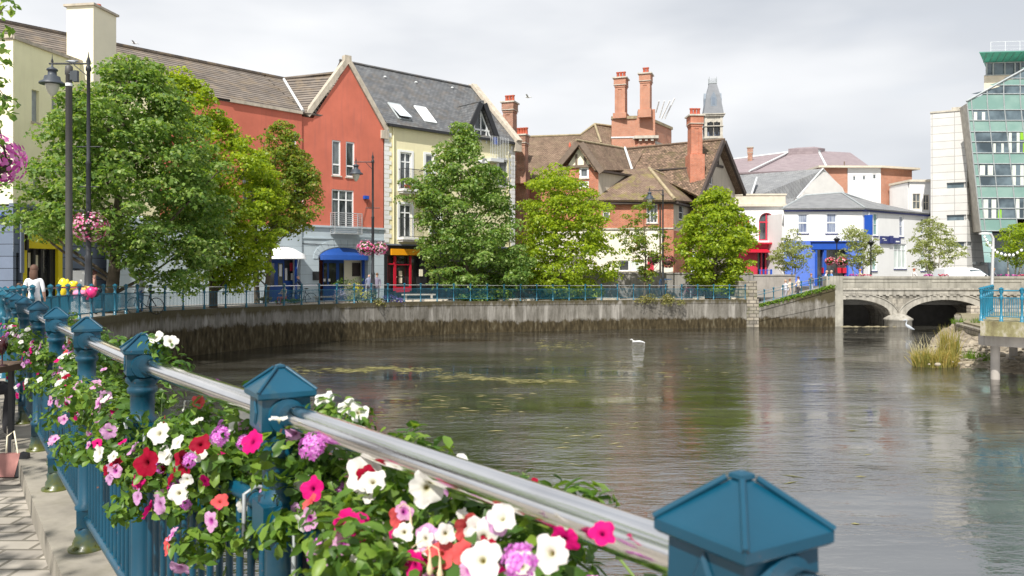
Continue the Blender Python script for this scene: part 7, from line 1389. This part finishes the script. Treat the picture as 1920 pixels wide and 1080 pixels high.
# ---- birds
def bird(name, p, yaw, L, c, label, cat, fly=False, tall=0):
    root = thing(name, p, label, cat); root.rotation_euler = (0, 0, yaw); m = MB()
    m.tube([(0, -L * .5, L * .02 + tall), (0, -L * .25, L * .04 + tall), (0, 0, L * .06 + tall), (0, L * .22, L * .10 + tall), (0, L * .33, L * .17 + tall), (0, L * .40, L * .18 + tall), (0, L * .47, L * .16 + tall)], [L * .03, L * .09, L * .14, L * .11, L * .065, L * .06, L * .012], 10); m.build('body', c, root, local=True)
    for s in (-1, 1):
        m = MB()
        if fly: m.add([(s * L * .08, L * .15, L * .1), (s * L * .7, L * .10, L * .36), (s * L * 1.25, -L * .18, L * .22), (s * L * .6, -L * .12, L * .30), (s * L * .08, -L * .15, L * .08)] + [(s * L * .08, L * .15, L * .07), (s * L * .7, L * .10, L * .33), (s * L * 1.25, -L * .18, L * .2), (s * L * .6, -L * .12, L * .27), (s * L * .08, -L * .15, L * .05)], [(0, 1, 3, 4), (1, 2, 3), (9, 8, 6, 5), (8, 7, 6), (0, 5, 6, 1), (1, 6, 7, 2), (2, 7, 8, 3), (3, 8, 9, 4)])
        else: m.ball((s * L * .10, -L * .06, L * .07 + tall), (L * .045, L * .30, L * .09), 8, 6)
        m.build('wing', mat('gull_wing', (.55, .57, .60), .8), root, local=True)
        if not fly: m = MB(); m.tube([(s * L * .05, 0, tall), (s * L * .05, 0, -L * .22 if not tall else 0)], L * .012, 4); m.build('leg', M('grey_wood'), root, local=True)
    return root
FW = M('feather_white')
bird('gull', at(990, 183, 60), R(70), .55, FW, 'white gull flying above the chimney right of the yellow house', 'bird', True)
bird('gull', at(905, 305, 47), R(110), .60, FW, 'white gull gliding in front of the conical lime tree', 'bird', True)
bird('gull', at(522, 196, 55.5), R(160), .5, FW, 'white gull perched on the brown roof edge of the red house', 'bird')
bird('gull', at(252, 82, 55), R(90), .45, FW, 'tiny white gull flying over the long roof ridge', 'bird', True)
bird('pigeon', at(135.5, 117, 27.5), R(-50), .42, M('feather_grey'), 'grey pigeon perched on top of the thick pole', 'bird')
# heron
hp = at(1703, 626, 0.0 + EYE * FPX / (627 - HY)); hp.z = 0; root = thing('heron', hp, 'grey heron standing in the shallows left of the reeds', 'heron'); m = MB(); x, y = hp.x, hp.y
m.tube([(x + .38, y, .30), (x + .2, y, .38), (x, y, .50), (x - .12, y, .58), (x - .14, y, .70), (x - .08, y, .82), (x - .12, y, .90), (x - .2, y, .90), (x - .34, y, .87)], [.02, .07, .10, .07, .03, .024, .04, .03, .004], 8); m.build('body', mat('heron_grey', (.42, .45, .50), .8), root)
m = MB(); [m.tube([(x + dx, y + dy, .42), (x + dx * .9, y + dy, -.1)], .012, 5) for dx, dy in ((.06, .04), (.02, -.04))]; m.build('legs', M('grey_wood'), root)
# white duck resting on the water
dY = EYE * FPX / (643 - HY); dp_ = at(1197, 643, dY); root = thing('white_duck', (dp_.x, dY, 0), 'white bird feeding on the water in mid river', 'duck'); m = MB(); x = dp_.x
m.tube([(x - .34, dY, .05), (x - .16, dY, .08), (x + .05, dY, .09), (x + .22, dY, .06), (x + .36, dY, .01)], [.02, .045, .055, .04, .015], 9); m.tube([(x - .22, dY, .10), (x - .31, dY, .13), (x - .34, dY, .19), (x - .39, dY, .20), (x - .46, dY, .17)], [.04, .025, .03, .028, .006], 7); m.build('body', FW, root)

# ================================================================== flower boxes on the near railing
def petunia_mesh(seed, folded=0.):
    rg = np.random.default_rng(seed); vs, uvr = [], []; rings = [0, .10, .2, .42, .7, .9, 1.0]; K_ = 30
    for i, r_ in enumerate(rings):
        for j in range(K_):
            a = 2 * math.pi * j / K_; lobe = 1 - .20 * abs(math.cos(2.5 * a)) ** 5 * (r_ ** 2) + .07 * math.sin(a * (2 + seed % 3) + seed) * r_ + .03 * math.sin(a * 11 + seed * 2) * r_ ** 3; z = (-.55 + 2.6 * r_) if r_ <= .2 else (-.03 + .10 * r_) + .05 * math.sin(5 * a * 2 + seed) * r_ ** 2 + .05 * rg.normal() * r_ ** 2 + .10 * math.sin(a * 3 + seed * 1.3) * r_ ** 2 + .035 * math.sin(a * 15 + seed) * r_ ** 3 - .16 * (r_ > .8) * (r_ - .7) - folded * (r_ ** 2) * math.cos(a) * .5 + folded * r_ * .2
            if r_ == 0: z = -.6
            vs.append((r_ * lobe * math.cos(a), r_ * lobe * math.sin(a), z)); uvr.append(r_)
    fs = [(i * K_ + j, i * K_ + (j + 1) % K_, (i + 1) * K_ + (j + 1) % K_, (i + 1) * K_ + j) for i in range(len(rings) - 1) for j in range(K_)]
    me = bpy.data.meshes.new('petunia'); me.from_pydata(vs, [], fs); uv = me.uv_layers.new(name='UVMap')
    q = np.zeros(len(me.loops) * 2); vi = [l.vertex_index for l in me.loops]; q[0::2] = [uvr[k] for k in vi]; q[1::2] = [math.atan2(vs[k][1], vs[k][0]) / 6.2832 + .5 for k in vi]; uv.data.foreach_set('uv', q)
    me.polygons.foreach_set('use_smooth', [True] * len(me.polygons)); return me
def petmat(name, edge, mid, throat, vein=.25):
    t = NT(name); tcx = t.n('ShaderNodeTexCoord'); s = t.n('ShaderNodeSeparateXYZ'); t.l(tcx.outputs['UV'], s.inputs[0])
    C = t.ramp(s.outputs['X'], [(.06, throat), (.22, mid), (.5, edge), (1, sc(edge, 1.05))])
    v = t.math('SINE', t.math('MULTIPLY', s.outputs['Y'], 94)); C = t.mix(t.math('MULTIPLY', t.ramp(v, [(.75, 0), (1, 1)]), vein), C, mid)
    C = t.mix(1.0, C, t.ramp(t.noise(t.pos(), 30, 3), [(.3, .78), (.7, 1.05)]), 'MULTIPLY'); t.set(Base_Color=C, Roughness=.65, Specular_IOR_Level=.15); t.bump(t.noise(t.pos(), 90, 3), .35, .003); tr = t.n('ShaderNodeBsdfTranslucent'); ms = t.n('ShaderNodeMixShader'); ms.inputs[0].default_value = .35
    t.l(C, tr.inputs['Color']); t.l(t.b.outputs[0], ms.inputs[1]); t.l(tr.outputs[0], ms.inputs[2]); t.l(ms.outputs[0], t.out.inputs[0]); return t.m
PM = dict(white=petmat('white_petunia', (.86, .84, .80), (.82, .80, .66), (.35, .30, .08), .05), magenta=petmat('magenta_petunia', (.72, .008, .20), (.62, .005, .16), (.05, .0, .03), .2), pink=petmat('pink_petunia', (.76, .42, .66), (.55, .08, .42), (.12, .0, .12), .5), mauve=petmat('mauve_petunia', (.66, .36, .62), (.52, .20, .48), (.16, .10, .05), .3), crimson=petmat('crimson_petunia', (.36, .004, .03), (.28, .002, .02), (.04, .0, .0), .2), coral=petmat('coral_petunia', (.80, .12, .12), (.75, .08, .10), (.4, .1, .05), .2))
PMESH = {c: [] for c in PM}
for c in PM:
    for s_ in range(6): me = petunia_mesh(s_ + 1, [0, .35, .1, .6, .2, .9][s_]); me.materials.append(PM[c]); PMESH[c].append(me)
def verbena_mesh():
    m = MB(); 
    for i in range(38):
        d = rng.normal(size=3); d[2] = abs(d[2]) + .15; d /= np.linalg.norm(d); c = V(d * np.array([1, 1, .55])) * .85 * rng.uniform(.85, 1.1); n_ = V(d); t1 = n_.cross(V(rng.normal(size=3))).normalized(); t2 = n_.cross(t1)
        for k in range(5): a = k * 1.2566; p = t1 * math.cos(a) + t2 * math.sin(a); q = t1 * math.cos(a + 1.1) + t2 * math.sin(a + 1.1); m.add([c, c + p * .26 + n_ * .04, c + (p + q) * .19 + n_ * .06, c + q * .2 + n_ * .02], [(0, 1, 2, 3)])
    me = m.build('vt', COLR('verbena', (.55, .08, .50), (.70, .22, .66), (.80, .45, .78)), local=True); d_ = me.data; bpy.data.objects.remove(me); return d_
VERB = verbena_mesh(); FUCH = None
LEAFS = 6
def rich_leaves(name, P_, N, S, parent):
    n = len(P_); T = np.cross(N, rng.normal(size=(n, 3))); T /= np.linalg.norm(T, axis=1, keepdims=True) + 1e-9; B = np.cross(N, T); S = S[:, None]; cv = rng.uniform(.05, .22, (n, 1))
    def pt(a, b, c): return P_ + T * S * a + B * S * b + N * S * c
    z0 = np.zeros((n, 1)); vs = np.stack([pt(-.5, 0, 0), pt(-.2, -.26, .10), pt(.2, -.22, .08), pt(.55, 0, -.12), pt(.2, .22, .08), pt(-.2, .26, .10), pt(-.15, 0, .02), pt(.2, 0, 0)], 1)
    F = np.array([(0, 1, 6, 6), (1, 2, 7, 6), (2, 3, 7, 7), (3, 4, 7, 7), (4, 5, 6, 7), (5, 0, 6, 6)]); base = (np.arange(n) * 8)[:, None, None]
    allv = vs.reshape(-1, 3); tri = [f for f in F if f[2] == f[3]]; qd = [f for f in F if f[2] != f[3]]
    me = bpy.data.meshes.new(name); faces = []
    b0 = np.arange(n) * 8
    lv = []; ls = []; tot = []
    for f in F:
        k = 3 if f[2] == f[3] else 4; lv.append((b0[:, None] + np.array(f[:k])).ravel()); tot.append(np.full(n, k))
    lv = np.concatenate(lv); tot = np.concatenate(tot); st = np.r_[0, np.cumsum(tot)[:-1]]
    org = np.array(ORG[parent.name]); me.vertices.add(len(allv)); me.vertices.foreach_set('co', (allv - org).astype(np.float32).ravel()); me.loops.add(len(lv)); me.loops.foreach_set('vertex_index', lv.astype(np.int32)); me.polygons.add(len(tot)); me.polygons.foreach_set('loop_start', st.astype(np.int32)); me.update(calc_edges=True)
    me.polygons.foreach_set('use_smooth', [True] * len(tot)); me.materials.append(LEAF_FLOWER)
    o = bpy.data.objects.new(name, me); col.objects.link(o); o.parent = parent; return o
bays = [(3, 4, 'flower box with the large white and magenta petunias below the near handrail'), (4, 5, 'flower box between the second and third posts with crimson and mauve petunias'), (5, 6, 'flower box left of the third post, with verbena and pale yellow blooms'), (6, 7, 'flower box beyond the fourth post, trailing pink petunias'), (7, 8, 'flower box with bright pink petunias by the drinker'), (8, 9, 'flower box trailing pink and white blooms near the left edge'), (9, 10, 'farthest flower box before the railing leaves the picture')]
def flower(root, mesh, p, n_, s, nm='flower'):
    o = bpy.data.objects.new(nm, mesh); col.objects.link(o); o.parent = root; o.location = V(p) - V(ORG[root.name]); q = V(n_).to_track_quat('Z', 'Y'); o.rotation_euler = (q.to_matrix() @ Matrix.Rotation(rng.random() * 6.28, 3, 'Z')).to_euler(); o.scale = (s, s, s); return o
CH = list(PM)
for bi, (i0, i1, lab) in enumerate(bays):
    a, b = V(near_posts[i0]), V(near_posts[i1]); d = (b - a); L = d.length; d.normalize(); nv = V((d.y, -d.x, 0)); mid = (a + b) / 2
    root = thing('flower_box', (mid.x, mid.y, 2.47), lab, 'flower box', 'flower boxes on the near railing')
    m = MB(); q = mid + nv * .15; m.box((q.x, q.y, 2.47 + .70), (.19, L * .92, .17), math.atan2(-d.x, d.y)); m.build('trough', M('black_paint'), root)
    mm = MB()
    for f in (.12, .88): c = a + d * L * f; z = 2.47 + .825; mm.tube([c + nv * .10 + V((0, 0, .82)) * 0 + V((0, 0, z - 2.47)), c + V((0, 0, z + .035 - 2.47)), c - nv * .032 + V((0, 0, z + .02 - 2.47)), c - nv * .034 + V((0, 0, z - .13 - 2.47))], .006, 6)
    mm.split('bracket', mat('dull_zinc', (.30, .32, .33), .5, .2, 5, metal=.3), root)
    nL = [6000, 4200, 3200, 2400, 1700, 1200, 1000][bi]; s_l = [.036, .038, .04, .042, .046, .05, .055][bi]
    # foliage mounds: along the box, spilling both sides
    k = [64, 46, 40, 36, 34, 34, 34][bi]; uu = rng.uniform(.02, .98, k); cx_ = np.array([np.array(a + d * L * u_) for u_ in uu]); off_ = rng.normal(.05, .08, k); zz_ = rng.uniform([.78, .70, .70, .70, .70, .70, .70][bi], [1.0, .93, .9, .9, .9, .9, .9][bi], k)
    sp = rng.random(k) < [.14, .16, .10, .1, .1, .1, .1][bi]; zz_[sp] = rng.uniform([.5, .42, .55, .5, .5, .5, .5][bi], .72, sp.sum()); off_[sp] = rng.uniform(-.15, -.04, sp.sum())
    up2 = rng.random(k) < [.03, .08, .08, .06, .06, .06, .06][bi]; zz_[up2] = rng.uniform(.92, 1.04, up2.sum()); off_[up2] = rng.uniform(.10, .18, up2.sum())
    cc = cx_ + np.array(nv)[None, :] * off_[:, None] + np.array([0, 0, 1.])[None, :] * (zz_)[:, None]; rc = rng.uniform(.05, .11, k)
    kk = rng.integers(0, k, nL); D = rng.normal(size=(nL, 3)); D /= np.linalg.norm(D, axis=1, keepdims=True); P_ = cc[kk] + D * rc[kk][:, None] * rng.uniform(.5, 1.15, (nL, 1)) * np.array([1.1, 1.1, .8])
    N = D * .8 + np.array([0, 0, .5]) + rng.normal(size=D.shape) * .45; N /= np.linalg.norm(N, axis=1, keepdims=True)
    o = rich_leaves('foliage', P_, N, s_l * rng.uniform(.55, 1.35, nL), root)
    ex = [[(640, 782, 1.9), (610, 768, 1.93), (672, 790, 1.86)], [(312, 655, 2.92), (335, 690, 2.85), (290, 645, 2.92)]][bi] if bi < 2 else []
    if ex:
        ec = np.array([at(*e_) for e_ in ex]); kk = rng.integers(0, len(ec), 160); D = rng.normal(size=(160, 3)); D /= np.linalg.norm(D, axis=1, keepdims=True); N = D * .7 + np.array([0, 0, .5]); N /= np.linalg.norm(N, axis=1, keepdims=True)
        rich_leaves('sprig', ec[kk] + D * rng.uniform(.01, .055, (160, 1)), N, .028 * rng.uniform(.6, 1.3, 160), root)
    st = MB()
    for _ in range(26): j = rng.integers(0, k); p0 = V(cx_[rng.integers(0, k)]) + nv * .12 + V((0, 0, .78)); st.tube([p0, p0.lerp(V(cc[j]), .5) + V((0, 0, .05)), V(cc[j])], .003, 4)
    st.build('stems', mat('green_stem', (.14, .22, .04), .6), root)
    nf = [80, 74, 64, 56, 50, 44, 36][bi]; toward = -nv
    for _ in range(nf):
        j = rng.integers(0, k); dd_ = V(rng.normal(size=3)) * .55 + toward * 1.0 + V((0.15, -.5, .35)); 
        if sp[j]: dd_ += toward * .5
        dd_.normalize(); p = V(cc[j]) + dd_ * (rc[j] * 1.05 + .015); w = rng.random()
        if up2[j] and w < .8: c_ = 'white'
        else: c_ = CH[rng.choice(6, p=[(.34, .25, .16, .10, .05, .10), (.22, .12, .26, .20, .12, .08), (.3, .14, .26, .2, .03, .07), (.14, .3, .34, .14, .03, .05), (.14, .38, .32, .1, .03, .03), (.3, .22, .38, .1, 0, 0), (.4, .2, .3, .1, 0, 0)][bi])]
        if rng.random() < .10: flower(root, VERB, p, dd_, .018 * rng.uniform(.9, 1.3), 'verbena')
        else: flower(root, PMESH[c_][rng.integers(0, 6)], p, dd_, rng.uniform(.016, .031))
def place(bi, px, py, Y, c, s, n_=(-.35, -.85, .35)):
    root = FB[max(0, bi - 1)]; flower(root, PMESH[c][0], at(px, py, Y), n_, s)
FB = [o for o in bpy.data.objects if o.name.startswith('flower_box')]
FB.sort(key=lambda o: o.location.y)
for a_ in ((1, 660, 990, 1.44, 'magenta', .036, (-.2, -.95, .2)), (1, 586, 917, 1.58, 'magenta', .026, (-.3, -.9, .3)), (1, 680, 888, 1.60, 'white', .038, (-.1, -.9, .4)), (1, 800, 915, 1.42, 'white', .034, (.1, -.9, .2)), (2, 298, 813, 2.35, 'white', .036, (-.3, -.85, .4)), (2, 396, 977, 1.98, 'pink', .026, (-.5, -.8, .1)), (2, 413, 940, 2.0, 'coral', .022, (.2, -.6, .7)), (2, 300, 946, 2.15, 'mauve', .028, (-.5, -.85, 0)), (2, 335, 925, 2.15, 'white', .030, (-.1, -.9, .3)), (2, 275, 868, 2.25, 'crimson', .042, (-.3, -.9, .2)), (2, 258, 932, 2.25, 'mauve', .024, (-.6, -.7, .2)), (1, 652, 762, 1.9, 'white', .026, (0, -.6, .8)), (1, 608, 748, 1.95, 'white', .026, (-.2, -.6, .8)), (1, 672, 773, 1.85, 'white', .026, (.3, -.7, .6)), (2, 320, 640, 2.9, 'white', .028, (.4, -.7, .5)), (2, 293, 632, 2.9, 'white', .028, (-.2, -.7, .7)), (0, 905, 1050, 1.08, 'white', .028, (-.1, -.8, .5)), (0, 1130, 1000, 1.02, 'magenta', .018, (0, -.7, .7)), (4, 128, 745, 3.6, 'pink', .030, (-.5, -.85, 0))): place(*a_)
flower(FB[0], VERB, at(975, 1052, 1.04), (-.1, -.8, .6), .026, 'verbena'); flower(FB[0], VERB, at(585, 838, 1.75), (-.3, -.8, .5), .034, 'verbena'); flower(FB[1], VERB, at(413, 818, 2.1), (-.3, -.8, .5), .030, 'verbena'); flower(FB[1], VERB, at(458, 830, 2.02), (-.3, -.8, .5), .022, 'verbena')
for i in range(34):
    px = rng.uniform(640, 1215); f_ = (px - CX) / FPX; f_ = (.266 - f_ * .922) / (.846 + f_ * 1.069); Yq = .922 + 1.069 * f_ - rng.uniform(.07, .13); py = 770 + .358 * (px - 560) + rng.uniform(45, 190) * (1.6 / Yq) ** .5
    if py < 1095: place(1, px, py, Yq, CH[rng.choice(6, p=[.42, .2, .16, .12, .04, .06])], rng.uniform(.017, .027), V((rng.normal() * .4 - .1, -.9, .35 + rng.normal() * .3)))
# fuchsia buds hanging at the nearest box
for px, py, Y in ((806, 1060, 1.22), (825, 1070, 1.22), (770, 985, 1.4)):
    p = at(px, py, Y); m = MB(); m.tube([p + V((0, 0, .018)), p + V((-.003, .004, .032)), p + V((-.014, .014, .034)), p + V((-.03, .02, .02))], .0009, 5); m.lathe([(.001, -.016), (.0045, -.012), (.005, -.004), (.0025, .004), (.002, .014), (.001, .02)], p, 10); m.build('bud', mat('fuchsia_bud', (.70, .55, .36), .5, .2, 30), FB[0])
